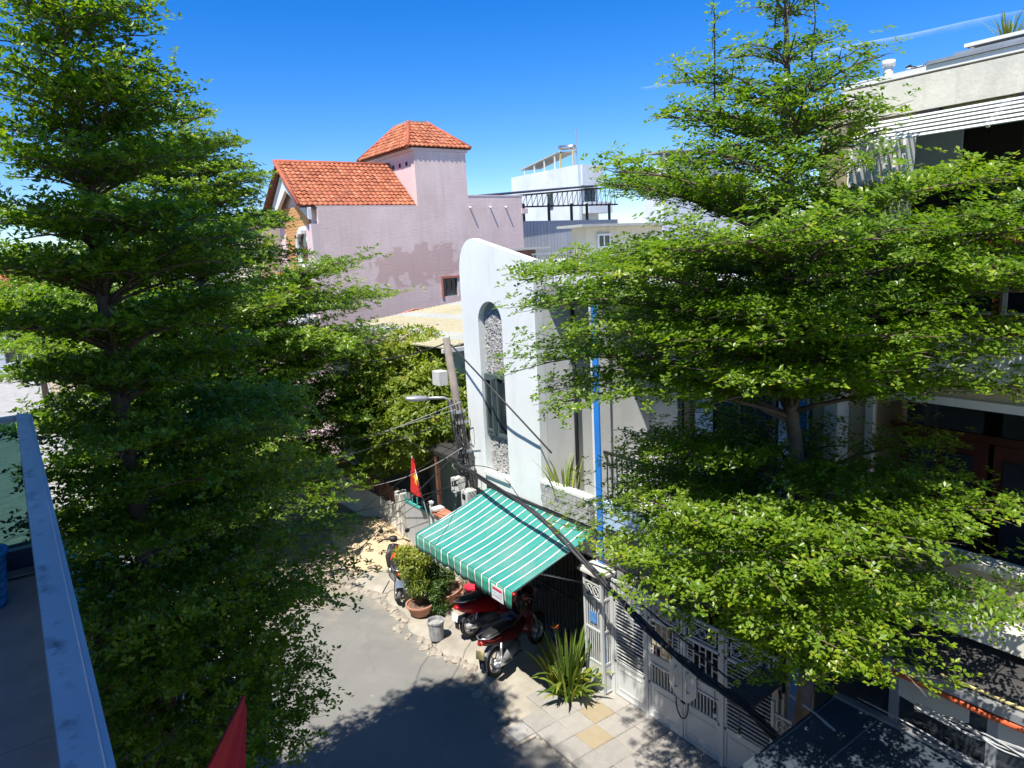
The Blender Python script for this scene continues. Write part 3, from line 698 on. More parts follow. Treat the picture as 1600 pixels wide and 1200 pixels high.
# ================================================================== WHITE TOWER HOUSE
TX = 6.95; TY0, TY1 = 9.17, 11.42
th = thing('house', 'white house with tall curved tower wall and arched stone-filled niche above the striped awning', 'house', (9.0, 9.6, 0.07))
yc = (10.12 + 10.88) / 2; ar = 0.375
def top_z(y):
    # from the right end (low) up to the rounded left shoulder
    t = (y - TY0) / (10.95 - TY0)
    if y <= 10.95: return 6.86 + (7.28 - 6.86) * t
    d = min(1.0, (y - 10.95) / (TY1 - 10.95)); return 7.28 + 0.03 - 0.03 * (1 - d) - 0.62 * (1 - math.sqrt(max(0.0, 1 - d * d)))
def arch_z(y):
    d = abs(y - yc)
    return 5.80 + math.sqrt(max(0.0, ar * ar - d * d))
ys = sorted(set([TY0, TY1] + [yc - ar, yc + ar] + [yc + ar * math.cos(math.pi * k / 16) for k in range(17)] + [10.95 + (TY1 - 10.95) * math.sin(math.pi / 2 * k / 12) for k in range(13)] + [9.4, 9.7]))
ys = [y for i, y in enumerate(ys) if i == 0 or y - ys[i-1] > 1e-5]
ZB = 2.55; HZ = 2.98; TH = 0.16
mb = MB()
for a, b in zip(ys[:-1], ys[1:]):
    inh = yc - ar - 1e-6 <= a and b <= yc + ar + 1e-6
    spans = [(lambda y: HZ * 0 + ZB, lambda y: HZ), (arch_z, top_z)] if inh else [(lambda y: ZB, top_z)]
    for lo, hi in spans:
        mb.quad((TX, a, lo(a)), (TX, a, hi(a)), (TX, b, hi(b)), (TX, b, lo(b)))
        mb.quad((TX + TH, a, lo(a)), (TX + TH, b, lo(b)), (TX + TH, b, hi(b)), (TX + TH, a, hi(a)))
    mb.quad((TX, a, top_z(a)), (TX + TH, a, top_z(a)), (TX + TH, b, top_z(b)), (TX, b, top_z(b)))
    mb.quad((TX, a, ZB), (TX, b, ZB), (TX + TH, b, ZB), (TX + TH, a, ZB))
    if inh:
        mb.quad((TX, a, arch_z(a)), (TX, b, arch_z(b)), (TX + TH, b, arch_z(b)), (TX + TH, a, arch_z(a)))
        mb.quad((TX, a, HZ), (TX + TH, a, HZ), (TX + TH, b, HZ), (TX, b, HZ))
for y in (yc - ar, yc + ar): mb.quad((TX, y, HZ), (TX, y, 5.80), (TX + TH, y, 5.80), (TX + TH, y, HZ))
for y in (TY0, TY1): mb.quad((TX, y, ZB), (TX, y, top_z(y)), (TX + TH, y, top_z(y)), (TX + TH, y, ZB))
build('tower_wall', mb, M['white'], th)
# niche back and split-stone lining
build('niche_back', MB().box(TX + TH + 0.002, TX + TH + 0.09, yc - ar - 0.1, yc + ar + 0.1, HZ - 0.05, 6.25), M['stone'], th)
def stones(z0, z1, y0, y1, x, n, seed, parent, lim=None, s=0.032):
    r = random.Random(seed); mb = MB()
    for _ in range(n):
        y, z = r.uniform(y0, y1), r.uniform(z0, z1)
        if lim and z > lim(y) - 0.02: continue
        a = r.uniform(0, 3.14); l, w = s * r.uniform(0.7, 1.6), s * r.uniform(0.25, 0.55)
        u = Vector((r.uniform(-0.35, 0.1), math.cos(a), math.sin(a))).normalized() * l; v = Vector((r.uniform(-0.4, 0.4), -math.sin(a), math.cos(a))).normalized() * w
        mb.obox((x + r.uniform(-0.012, 0.012), y, z), u, v, u.cross(v).normalized() * r.uniform(0.006, 0.014))
    return build('stone_cladding', mb, surf('split_stone', (0.40, 0.39, 0.37), 0.85, 0.4, 14, 0.3), parent, kind='stuff', fixn=False)
stones(4.86, 6.17, yc - ar + 0.03, yc + ar - 0.03, TX + TH - 0.015, 1500, 5, th, arch_z)
stones(HZ + 0.02, 3.68, yc - ar + 0.03, yc + ar - 0.03, TX + TH - 0.015, 800, 6, th)
w = window(th, 'x', TX + 0.06, yc - ar + 0.002, yc + ar - 0.002, 3.70, 4.84, 'frame_green', depth=0.09, nv=1, fw=0.055)
build('open_sash', MB().box(TX - 0.02, TX + 0.055, yc + 0.02, yc + 0.055, 3.76, 4.78).box(TX + 0.045, TX + 0.075, yc + 0.05, yc + 0.33, 3.76, 3.81).box(TX + 0.045, TX + 0.075, yc + 0.05, yc + 0.33, 4.73, 4.78), M['frame_green'], w)
build('window_sill', MB().box(TX - 0.05, TX + TH, yc - ar - 0.03, yc + ar + 0.03, HZ - 0.06, HZ - 0.002), M['frame_white'], th)
# body behind the tower
b_ = MB(); b_.box(TX + TH + 0.002, 8.3, TY0 + 0.004, TY0 + 0.16, 2.55, 6.55)
build('side_wall', b_, M['white_side'], th)
b_ = MB(); b_.box(TX + TH + 0.002, 12.5, TY1 - 0.16, TY1 - 0.004, 0.05, 6.5); b_.box(8.3, 8.42, 7.92, TY1 - 0.165, 2.55, 6.3); b_.box(8.424, 12.5, 7.92, 8.06, 2.55, 6.3); b_.box(12.5, 12.65, 7.92, TY1, 0.05, 6.3)
build('body_wall', b_, M['cream'], th)
build('roof_slab', MB().box(7.12, 12.6, 7.93, TY1 - 0.17, 6.30, 6.45), M['concrete'], th)
build('roof_parapet', MB().box(7.12, 7.22, 7.93, TY0 - 0.01, 6.455, 6.62), M['white_side'], th)
build('floor_slab', MB().box(7.0, 12.4, 7.93, TY1 - 0.165, 2.42, 2.545), M['white_side'], th)
build('slab_fascia', MB().box(TX + 0.01, TX + 0.09, 7.93, TY0 - 0.002, 2.40, 2.74), M['white'], th)
pl = build('planter', MB().box(TX - 0.02, TX + 0.06, 7.95, TY0 - 0.005, 2.745, 3.16).box(TX + 0.28, TX + 0.33, 7.95, TY0 - 0.005, 2.745, 3.1).box(TX + 0.06, TX + 0.28, 7.95, TY0 - 0.005, 2.745, 3.0), M['stone'], th)
build('planter_cap', MB().box(TX - 0.05, TX + 0.09, 7.94, TY0 - 0.004, 3.163, 3.21), M['frame_white'], pl)
r = random.Random(9); yy = 7.97; row = 0
while row < 4:
    y = 7.97 + (0.06 if row % 2 else 0)
    while y < TY0 - 0.08:
        wl_ = r.uniform(0.08, 0.16); build('stone', MB().box(TX - 0.045, TX - 0.022, y, min(y + wl_ - 0.008, TY0 - 0.01), 2.76 + row * 0.1, 2.85 + row * 0.1), M['stone'], pl); y += wl_
    row += 1
build('drain_pipe', MB().tube([(7.72, TY0 - 0.035, 2.6), (7.72, TY0 - 0.035, 6.3)], 0.035, 10), M['black_metal'], th, smooth=True)
window(th, 'x', 8.235, 8.15, 9.05, 2.6, 4.9, 'frame_green', nv=1, nh=1)
# ground floor: open bay closed by a dark roller shutter
b_ = MB(); b_.box(7.05, 12.4, 7.93, 8.06, 0.02, 2.415); build('bay_side_wall', b_, M['olive'], th)
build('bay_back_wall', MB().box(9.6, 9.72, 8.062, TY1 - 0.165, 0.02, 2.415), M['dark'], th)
for k in range(16): build('shutter_slat', MB().box(9.50, 9.56 + 0.02 * (k % 2), 8.2, 11.0, 0.10 + k * 0.14, 0.225 + k * 0.14), M['black_metal'], th)
build('bay_floor', MB().box(7.0, 9.6, 8.07, TY1 - 0.17, -0.01, 0.085), M['concrete'], th)
build('front_beam', MB().box(TX + 0.1, TX + 0.22, 7.93, TY1 - 0.17, 2.15, 2.415), M['white_side'], th)
for y in (8.35, 11.15): build('bay_post', MB().box(7.08, 7.14, y - 0.03, y + 0.03, 0.08, 2.15), M['black_metal'], th)
for k in range(30): build('bay_bar', MB().box(7.30, 7.315, 8.15 + k * 0.1, 8.165 + k * 0.1, 0.1, 2.1), M['black_metal'], th)
build('bay_rail', MB().box(7.29, 7.325, 8.1, 11.2, 2.1, 2.14).box(7.29, 7.325, 8.1, 11.2, 1.0, 1.03), M['black_metal'], th)

# ------------------------------------------------------------------ awning
aw = thing('awning', 'teal and white striped cloth awning with scalloped green valance on the white tower house', 'awning', (6.1, 9.4, 0.0))
LX, LZ, AX, AZ = 5.33, 2.20, 6.93, 2.68; AY0, AY1 = 7.86, 10.80
mb = MB(); nx, ny = 8, 44
for i in range(nx + 1):
    for j in range(ny + 1):
        u = i / nx; y = AY0 + (AY1 - AY0) * j / ny
        sag = -0.05 * math.sin(math.pi * u) * (0.45 + 0.55 * abs(math.sin(math.pi * j / ny * 3))) + 0.009 * math.sin(j * 0.9 + i * 0.7) * math.sin(math.pi * u)
        mb.v.append((LX + (AX - LX) * u, y, LZ + (AZ - LZ) * u + sag))
for i in range(nx):
    for j in range(ny): a = i * (ny + 1) + j; mb.f.append((a, a + 1, a + ny + 2, a + ny + 1))
cn = build('canopy', mb, M['awning'], aw, smooth=True)
def thick(o, t):
    s = o.modifiers.new('thickness', 'SOLIDIFY'); s.thickness = t; s.offset = 0; return o
thick(cn, 0.006)
mb = MB(); ny = 176
for j in range(ny + 1):
    y = AY0 + (AY1 - AY0) * j / ny; wv = 0.015 * math.sin(y * 9)
    drop = 0.24 + 0.035 * abs(math.sin(math.pi * (y - AY0) / 0.205))
    for k in range(4): mb.v.append((LX - 0.006 - wv * k / 3, y, LZ - 0.004 - drop * k / 3))
for j in range(ny):
    for k in range(3): a = j * 4 + k; mb.f.append((a, a + 1, a + 5, a + 4))
thick(build('valance', mb, M['valance'], aw, smooth=True), 0.004)
for y in (AY0 + 0.02, AY1 - 0.02):
    build('side_arm', MB().tube([(LX + 0.01, y, LZ - 0.025), (AX - 0.01, y, AZ - 0.04)], 0.015, 8), M['steel'], aw, smooth=True)
build('front_bar', MB().tube([(LX + 0.012, AY0, LZ - 0.022), (LX + 0.012, AY1, LZ - 0.022)], 0.016, 8), M['steel'], aw, smooth=True)
build('wall_bar', MB().box(AX - 0.02, AX + 0.018, AY0 - 0.05, AY1 + 0.05, AZ - 0.04, AZ + 0.05), M['black_metal'], aw)
build('end_cap', MB().tube([(LX + 0.012, AY0 - 0.05, LZ - 0.022), (LX + 0.012, AY0 - 0.001, LZ - 0.022)], 0.026, 10), M['light_red'], aw, smooth=True)
for y in (AY0 + 0.25, AY1 - 0.25): build('stay', MB().tube([(6.9, y, 1.75), (LX + 0.5, y, LZ + 0.08)], 0.014, 8), M['steel'], aw, smooth=True)
sg = build('sign_patch', MB().box(LX - 0.028, LX - 0.022, AY0 + 0.20, AY0 + 0.50, LZ - 0.255, LZ - 0.03), surf('washed_out_print', (0.62, 0.63, 0.62), 0.7, 0.08, 6, 0.03), aw)
build('print_band', MB().box(LX - 0.031, LX - 0.0285, AY0 + 0.23, AY0 + 0.47, LZ - 0.10, LZ - 0.06), M['red_cloth'], sg)
r = random.Random(2)
for k in range(7): build('print_mark', MB().box(LX - 0.031, LX - 0.0285, AY0 + 0.235 + k * 0.034, AY0 + 0.235 + k * 0.034 + r.uniform(0.012, 0.024), LZ - 0.15, LZ - 0.12), M['pale_blue'], sg)
for k in range(6): build('print_mark', MB().box(LX - 0.031, LX - 0.0285, AY0 + 0.25 + k * 0.036, AY0 + 0.25 + k * 0.036 + r.uniform(0.012, 0.026), LZ - 0.20, LZ - 0.18), M['grey_plastic'], sg)

# ================================================================== GATE HOUSE (blue columns)
gh = thing('house', 'two storey house with blue columns and scissor grille behind the grey gate', 'house', (9.5, 6.1, 0.07))
def column(y0, y1, x0, x1, z0, z1, parent):
    c = build('column', MB().box(x0, x1, y0, y1, z0, z1), M['white_side'], parent)
    build('blue_facing', MB().box(x0 - 0.03, x0 - 0.003, y0 + 0.002, y0 + (y1 - y0) * 0.60, z0 + 0.05, z1), M['blue'], c); return c
column(7.72, 7.915, 7.0, 7.2, 0.05, 6.2, gh); column(4.36, 4.55, 7.0, 7.2, 0.05, 6.2, gh)
for (ya, yb) in ((7.76, 7.912), (4.362, 4.5)): build('party_wall', MB().box(7.205, 12.4, ya, yb, 0.05, 6.3), M['white_side'], gh)
build('front_wall', wall_holes(MB(), 'x', 8.1, 8.25, 4.505, 7.755, 3.05, 6.1, [(5.0, 7.2, 3.06, 5.35)]), M['white_side'], gh)
w = window(gh, 'x', 8.13, 5.0, 7.2, 3.06, 5.35, 'dark_wood' if False else 'frame_green', nv=3, nh=3, fw=0.06)
for k, yy in enumerate((6.55, 5.15)): build('curtain', MB().box(8.118, 8.128, yy, yy + 0.32, 3.2, 5.2), M['pale_blue'], w)
build('floor_slab', MB().box(7.1, 12.3, 4.552, 7.718, 2.8, 3.04), M['white_side'], gh)
build('roof_slab', MB().box(7.0, 12.4, 4.37, 7.91, 6.305, 6.5), M['white_side'], gh)
build('balcony_fascia', MB().box(7.0, 7.095, 4.555, 7.715, 2.78, 3.2), M['pale_blue'], gh)
rl = MB()
for k in range(30): rl.box(7.04, 7.055, 4.6 + k * 0.105, 4.615 + k * 0.105, 3.2, 3.95)
build('balcony_rail', rl.box(7.03, 7.07, 4.555, 7.715, 3.95, 3.99), M['black_metal'], gh)
build('door_wall', wall_holes(MB(), 'x', 8.1, 8.25, 4.505, 7.755, 0.05, 2.795, [(4.7, 7.35, 0.06, 2.5)]), M['olive'], gh)
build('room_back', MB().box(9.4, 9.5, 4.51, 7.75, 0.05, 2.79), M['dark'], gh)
build('yard_floor', MB().box(6.98, 9.4, 4.4, 7.75, -0.02, 0.09), M['concrete'], gh)
# scissor grille: uprights and crossing lattice
gr = build('grille_top_rail', MB().box(8.03, 8.07, 4.7, 7.35, 2.42, 2.48).box(8.03, 8.07, 4.7, 7.35, 0.09, 0.13), M['grille'], gh)
for k in range(22): build('grille_upright', MB().box(8.04, 8.06, 4.72 + k * 0.124, 4.738 + k * 0.124, 0.13, 2.42), M['grille'], gr)
for z in (0.55, 1.15, 1.75, 2.2):
    mb = MB()
    for k in range(21):
        y = 4.729 + k * 0.124; mb.tube([(8.028, y, z - 0.1), (8.028, y + 0.124, z + 0.1)], 0.008, 4); mb.tube([(8.036, y, z + 0.1), (8.036, y + 0.124, z - 0.1)], 0.008, 4)
    build('grille_lattice', mb, M['grille'], gr)
build('grille_post', MB().box(7.99, 8.08, 5.55, 5.63, 0.1, 2.5), M['grille'], gh)
wlamp = build('wall_lamp', MB().box(7.97, 8.095, 7.45, 7.62, 1.45, 1.72), M['grey_plastic'], gh, bevel=0.02)

# ------------------------------------------------------------------ gate
gt = thing('gate', 'light grey steel double gate with louvres, circle frieze and octagonal handle plates', 'gate', (TX, 6.0, 0.07))
GX = 6.95; GB = 0.13; GT = 2.02
posts = [7.50, 6.79, 6.10, 5.43, 4.62]
def vbar(mb, y, z0, z1, w=0.012, x=GX): mb.box(x - w, x + w, y - w, y + w, z0, z1)
def hbar(mb, y0, y1, z, w=0.010, x=GX): mb.box(x - w, x + w, y0, y1, z - w, z + w)
for i, y in enumerate(posts):
    if i != 2: build('gate_post', MB().box(GX - 0.035, GX + 0.035, y - 0.03, y + 0.03, 0.075, GT + 0.03), M['gate'], gt, bevel=0.004)
for s in range(4):
    ya, yb = posts[s + 1], posts[s]
    la, lb = ya + (0.034 if s != 1 else 0.008), yb - (0.034 if s != 2 else 0.008)
    fr = MB(); 
    for z in (GB, 0.68, 1.70, GT): fr.box(GX - 0.018, GX + 0.018, la, lb, z - 0.02, z + 0.02)
    fr.box(GX - 0.018, GX + 0.018, la, la + 0.035, GB + 0.02, GT - 0.02).box(GX - 0.018, GX + 0.018, lb - 0.035, lb, GB + 0.02, GT - 0.02)
    leaf_ = build('gate_leaf', fr, M['gate'], gt)
    build('kick_plate', MB().box(GX - 0.006, GX + 0.006, la + 0.036, lb - 0.036, GB + 0.021, 0.659), M['gate'], leaf_)
    for zm in (0.22, 0.56): build('plate_moulding', MB().box(GX - 0.014, GX - 0.0065, la + 0.08, lb - 0.08, zm, zm + 0.025), M['gate'], leaf_)
    # frieze: inner frame with rings
    fz = MB(); c0, c1 = la + 0.09, lb - 0.09
    hbar(fz, c0, c1, 1.76, 0.008); hbar(fz, c0, c1, 1.96, 0.008); vbar(fz, c0, 1.76, 1.96, 0.008); vbar(fz, c1, 1.76, 1.96, 0.008)
    hbar(fz, la + 0.03, c0, 1.86, 0.008); hbar(fz, c1, lb - 0.03, 1.86, 0.008)
    build('frieze_frame', fz, M['gate'], leaf_)
    nr = 3 if s in (1, 2) else 4
    for k in range(nr):
        yk = c0 + (c1 - c0) * (k + 0.5) / nr; rg = MB()
        rg.tube([(GX, yk + 0.066 * math.cos(a), 1.86 + 0.066 * math.sin(a)) for a in [2 * math.pi * q / 16 for q in range(17)]], 0.008, 5)
        for q in range(4):
            a = math.pi / 2 * q; b2 = a + math.pi / 2; rg.tube([(GX, yk + 0.06 * math.cos(a), 1.86 + 0.06 * math.sin(a)), (GX, yk + 0.03 * math.cos((a + b2) / 2), 1.86 + 0.03 * math.sin((a + b2) / 2)), (GX, yk + 0.06 * math.cos(b2), 1.86 + 0.06 * math.sin(b2))], 0.005, 4)
        build('frieze_ring', rg, M['gate'], leaf_)
    if s in (0, 3):
        for k in range(17):
            z = 0.73 + k * 0.057; build('louvre', MB().obox((GX, (la + lb) / 2, z), (0.016, 0, -0.008), (0, (lb - la) / 2 - 0.036, 0), (0.002, 0, 0.006)), M['gate'], leaf_)
    else:
        for k in range(10):
            y = la + 0.06 + (lb - la - 0.12) * k / 9; mb = MB(); vbar(mb, y, 0.70, 0.98, 0.007); build('baluster', mb, M['gate'], leaf_)
        mb = MB(); hbar(mb, la + 0.035, lb - 0.035, 1.0, 0.018); mb.box(GX - 0.005, GX + 0.005, la + 0.036, lb - 0.036, 1.02, 1.12); hbar(mb, la + 0.035, lb - 0.035, 1.14, 0.014); build('mid_rail', mb, M['gate'], leaf_)
        mb = MB(); nv = 5; w_ = lb - la - 0.08; inner = la + 0.035 if s == 1 else lb - 0.035
        for k in range(nv + 1):
            y = (lb - 0.04 - k * 0.105) if s == 1 else (la + 0.04 + k * 0.105); vbar(mb, y, 1.15, 1.68, 0.007)
            if k < nv:
                y2 = y - 0.105 if s == 1 else y + 0.105
                for z in ((1.30, 1.52) if k % 2 else (1.22, 1.41, 1.60)): hbar(mb, min(y, y2), max(y, y2), z, 0.006)
        build('lattice', mb, M['gate'], leaf_)
        for k in range(10): mb = MB(); yq = la + 0.036 if s == 1 else lb - 0.036; hbar(mb, min(yq, yq + (0.12 if s == 1 else -0.12)), max(yq, yq + (0.12 if s == 1 else -0.12)), 1.19 + k * 0.05, 0.006); build('slat', mb, M['gate'], leaf_)
        # octagon half plate and handle
        sgn = 1 if s == 1 else -1; y0 = 6.10 + 0.006 * sgn
        poly = [(GX - 0.030, y0, 0.72), (GX - 0.030, y0 + 0.10 * sgn, 0.72), (GX - 0.030, y0 + 0.24 * sgn, 0.88), (GX - 0.030, y0 + 0.24 * sgn, 1.20), (GX - 0.030, y0 + 0.10 * sgn, 1.36), (GX - 0.030, y0, 1.36)]
        op = build('octagon_plate', MB().prism(poly, (0.008, 0, 0)), M['gate'], leaf_)
        yh = y0 + 0.10 * sgn; build('handle', MB().tube([(GX - 0.033, yh, 0.88), (GX - 0.075, yh, 0.90), (GX - 0.075, yh, 1.18), (GX - 0.033, yh, 1.20)], 0.013, 8), M['silver'], op, smooth=True)
build('lock_chain', MB().tube([(GX - 0.055, 6.085 + 0.11 * math.cos(a), 0.70 + 0.24 * math.sin(a)) for a in np.linspace(0.1, -3.3, 18)], 0.010, 6), M['black_plastic'], gt, smooth=True)
# barred pillars at both ends
def bar_pillar(label, x0, x1, y0, y1, zt, cap):
    p = thing('gate_pillar', label, 'gate pillar', ((x0 + x1) / 2, (y0 + y1) / 2, 0.07), group='barred gate pillars')
    for (x, y) in ((x0, y0), (x1, y0), (x0, y1), (x1, y1)): build('corner_post', MB().box(x - 0.02, x + 0.02, y - 0.02, y + 0.02, 0.07, zt), M['gate'], p)
    for k in range(1, 8):
        y = y0 + (y1 - y0) * k / 8; build('bar', MB().box(x0 - 0.006, x0 + 0.006, y - 0.008, y + 0.008, 0.62, zt - 0.42), M['gate'], p)
    nbx = max(2, int((x1 - x0) / 0.045))
    for k in range(1, nbx):
        x = x0 + (x1 - x0) * k / nbx; build('bar', MB().box(x - 0.008, x + 0.008, y0 - 0.006, y0 + 0.006, 0.62, zt - 0.1), M['gate'], p)
    for z in (0.12, 0.60, 1.15, zt - 0.40, zt - 0.16):
        build('cross_bar', MB().box(x0 - 0.012, x0 + 0.012, y0 + 0.021, y1 - 0.021, z - 0.016, z + 0.016).box(x0 + 0.021, x1 - 0.021, y0 - 0.012, y0 + 0.012, z - 0.016, z + 0.016), M['gate'], p)
    build('kick_plate', MB().box(x0 - 0.004, x0 + 0.004, y0 + 0.021, y1 - 0.021, 0.137, 0.583).box(x0 + 0.021, x1 - 0.021, y0 - 0.004, y0 + 0.004, 0.137, 0.583), M['gate'], p)
    rg = MB()
    for yk in (y0 + (y1 - y0) * 0.3, y0 + (y1 - y0) * 0.7):
        rg.tube([(x0, yk + 0.065 * math.cos(a), zt - 0.28 + 0.08 * math.sin(a)) for a in [2 * math.pi * q / 12 for q in range(13)]], 0.008, 5)
        for sg_ in (-1, 1): rg.tube([(x0, yk - 0.06 * sg_, zt - 0.35), (x0, yk + 0.06 * sg_, zt - 0.21)], 0.007, 4)
    build('frieze', rg, M['gate'], p)
    if cap: build('cap', MB().box(x0 - 0.08, x1 + 0.06, y0 - 0.08, y1 + 0.08, zt, zt + 0.05).box(x0 - 0.05, x1 + 0.03, y0 - 0.05, y1 + 0.05, zt + 0.05, zt + 0.09), M['old_white'], p, bevel=0.006)
    return p
bp = bar_pillar('barred white gate pillar with stone cap beside the spiky plant', 6.77, 6.95, 7.56, 7.94, 2.08, True)
pt_ = build('blue_plate', MB().box(6.745, 6.752, 7.66, 7.82, 1.27, 1.45), surf('blue_notice', (0.10, 0.25, 0.55), 0.5, 0.3, 30, 0), bp)
bar_pillar('barred grey gate pillar in shade under the small dark roof', 6.74, 6.95, 4.16, 4.54, 1.62, False)
sr = thing('gate_roof', 'small dark sheet roof over the right end of the gate, littered with leaves', 'roof', (6.75, 4.6, 1.6))
p4 = [PX(1138, 1082, x=6.62), PX(1195, 1040, x=6.98), PX(1232, 1062, x=6.98), PX(1176, 1108, x=6.62)]
build('roof_sheet', MB().prism([tuple(p) for p in p4], (0, 0, 0.03)), M['canopy_black'], sr)
build('fringe', MB().prism([tuple(p4[0] - Vector((0.004, 0, 0.09))), tuple(p4[3] - Vector((0.004, 0, 0.09))), tuple(p4[3] - Vector((0.004, 0, 0.002))), tuple(p4[0] - Vector((0.004, 0, 0.002)))], (-0.012, 0, 0)), M['canopy_black'], sr)
build('bracket', MB().tube([tuple((p4[1] + p4[2]) / 2 - Vector((0.05, 0, 0.02))), (6.93, 4.56, 1.55)], 0.018, 6), M['black_metal'], sr)
bc = thing('brick_pier', 'narrow yellowish brick pier between the gate and the blue-black canopy', 'pier', (7.1, 3.98, 0.07))
for k in range(22):
    for q in range(2):
        y0 = 3.80 + q * 0.16 - (0.04 if k % 2 else 0); build('brick', MB().box(6.80, 6.99, y0, y0 + 0.15, 0.09 + k * 0.078, 0.158 + k * 0.078), M['brick_yellow'], bc)
build('mortar_core', MB().box(6.812, 6.98, 3.775, 4.10, 0.05, 1.80), M['concrete'], bc)

# laundry behind the gate louvres
for lab, y0, y1, mt, x in (('blue denim laundry hanging behind the gate louvres', 6.98, 7.32, 'denim', 7.22), ('crimson shirt hanging behind the gate louvres beside the blue laundry', 6.84, 6.94, 'red_cloth', 7.25)):
    c = thing('laundry', lab, 'laundry', (x, (y0 + y1) / 2, 0.7), group='laundry behind the gate')
    zt, zb = (1.62, 0.72) if mt == 'denim' else (1.05, 0.70)
    mb = MB()
    for i in range(13):
        for j in range(5): mb.v.append((x + 0.03 * math.sin(i * 1.3 + j * 0.4), y0 + (y1 - y0) * i / 12, zt - (zt - zb) * j / 4))
    for i in range(12):
        for j in range(4): a = i * 5 + j; mb.f.append((a, a + 1, a + 6, a + 5))
    thick(build('cloth', mb, M[mt], c, smooth=True), 0.01)
    build('hanger', MB().tube([(x, y0 - 0.05, zt + 0.01), (x, y1 + 0.05, zt + 0.01)], 0.008, 5).tube([(x, y0 + 0.02, zt), (x, y0 + 0.02, 0.09)], 0.008, 5), M['steel'], c)

# ================================================================== TAN HOUSE ON THE RIGHT
rh = thing('house', 'tan house on the right with white louvred top balcony and dark shop front below', 'house', (9.0, 2.0, 0.07))
Y0r, Y1r = -3.5, 4.30
b_ = MB(); b_.box(7.0, 12.5, Y1r - 0.15, Y1r, 0.05, 8.3); b_.box(12.3, 12.5, Y0r, Y1r - 0.155, 0.05, 8.2)
build('side_wall', b_, M['olive'], rh)
build('corner_pier', MB().box(6.97, 7.20, 4.0, 4.145, 3.2, 5.62), M['white_side'], rh)
build('front_wall', wall_holes(MB(), 'x', 7.2, 7.35, Y0r, Y1r - 0.155, 3.2, 5.66, [(-3.0, 3.78, 3.45, 5.36)]), M['olive'], rh)
of = MB(); of.box(7.16, 7.196, 3.72, 3.80, 3.46, 5.44).box(7.16, 7.196, -3.0, 3.72, 5.36, 5.44)
build('opening_frame', of, M['frame_white'], rh)
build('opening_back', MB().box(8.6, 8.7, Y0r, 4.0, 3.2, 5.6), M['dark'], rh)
for k in range(7):
    y = -2.6 + k * 0.92; d = build('wood_door', MB().box(7.9, 7.95, y, y + 0.86, 3.25, 4.85), M['dark_wood'], rh)
    build('door_panel', MB().box(7.88, 7.897, y + 0.12, y + 0.40, 3.4, 4.7).box(7.88, 7.897, y + 0.48, y + 0.76, 3.4, 4.7), M['glass'], d)
    build('transom_pane', MB().box(7.885, 7.9, y + 0.05, y + 0.8, 4.95, 5.28), M['glass'], d)
build('transom_bar', MB().box(7.88, 7.96, -2.6, 3.9, 4.86, 4.94), M['dark_wood'], rh)
build('floor_slab', MB().box(7.0, 12.3, Y0r, Y1r - 0.155, 3.0, 3.195), M['concrete'], rh)
build('parapet_wall', MB().box(6.96, 7.08, Y0r, 4.0, 3.503, 3.92), M['olive'], rh)
build('parapet_sill', MB().box(6.90, 7.12, Y0r, 4.02, 3.925, 3.99), M['fascia'], rh)
build('ledge', MB().box(6.72, 7.1, Y0r, 4.05, 3.33, 3.50), M['fascia'], rh)
build('slab_fascia', MB().box(6.93, 7.6, Y0r, 4.30, 5.665, 6.08), M['white'], rh)
build('upper_floor', MB().box(7.605, 12.3, Y0r, 4.14, 5.7, 6.0), M['concrete'], rh)
build('upper_sill', MB().box(6.98, 7.12, Y0r, 4.1, 6.085, 6.16), M['dark_wood'], rh)
rl = build('balcony_rail', MB().box(7.0, 7.04, Y0r, 4.1, 6.86, 6.90).box(7.0, 7.04, Y0r, 4.1, 6.22, 6.25), M['dark_wood'], rh)
for k in range(14): build('rail_slat', MB().box(7.005, 7.035, 4.02 - k * 0.36, 4.08 - k * 0.36, 6.16, 6.86), M['dark_wood'], rl)
# upper storey: set-back wall, grey roller blind, dark room
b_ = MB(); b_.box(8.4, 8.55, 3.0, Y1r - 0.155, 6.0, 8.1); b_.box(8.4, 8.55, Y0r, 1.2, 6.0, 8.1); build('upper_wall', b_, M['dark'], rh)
build('blind', MB().box(8.30, 8.33, PX(1503, 225, x=8.3).y, PX(1418, 240, x=8.3).y, 7.45, 8.02), M['pale_blue'], rh)
build('upper_wall_pier', MB().box(7.65, 7.8, 2.25, 2.40, 6.0, 7.95), M['pale_blue'], rh)
window(rh, 'x', 8.25, 2.5, 3.5, 6.1, 7.0, 'frame_white', nv=1)
build('screen', MB().box(7.25, 7.33, 3.62, Y1r - 0.16, 6.1, 7.85), M['white_side'], rh)
# slanted white fins at the balcony end and the louvre slats overhead
for k in range(7):
    y = 3.45 + k * 0.085; build('fin', MB().obox((7.06, y, 7.15), (0.09, 0, 0), (0, 0.014, 0), (0.03, 0.0, 0.78)), M['frame_white'], rh)
for k in range(6):
    x = 7.14 - k * 0.075; build('louvre_slat', MB().obox((x, 0.15, 8.055 - 0.043 * k), (-0.0032, 0, 0.0038), (0, 3.75, 0), (0.0125, 0, 0.0105)), M['frame_white'], rh)
for y in (3.85, 2.7, 1.4): build('slat_bracket', MB().obox((7.02, y, 7.95), (0.20, 0, 0.115), (0, 0.012, 0), (-0.010, 0, 0.016)), M['frame_white'], rh)
build('soffit', MB().box(7.26, 12.3, Y0r, 4.14, 8.03, 8.105), M['olive'], rh)
build('roof_beam', MB().box(7.20, 7.40, Y0r, 4.20, 8.11, 8.42), M['fascia'], rh)
for y in (3.25, 2.45, 1.65): build('vent_block', MB().box(7.17, 7.255, y, y + 0.16, 8.05, 8.105), M['black_metal'], rh)
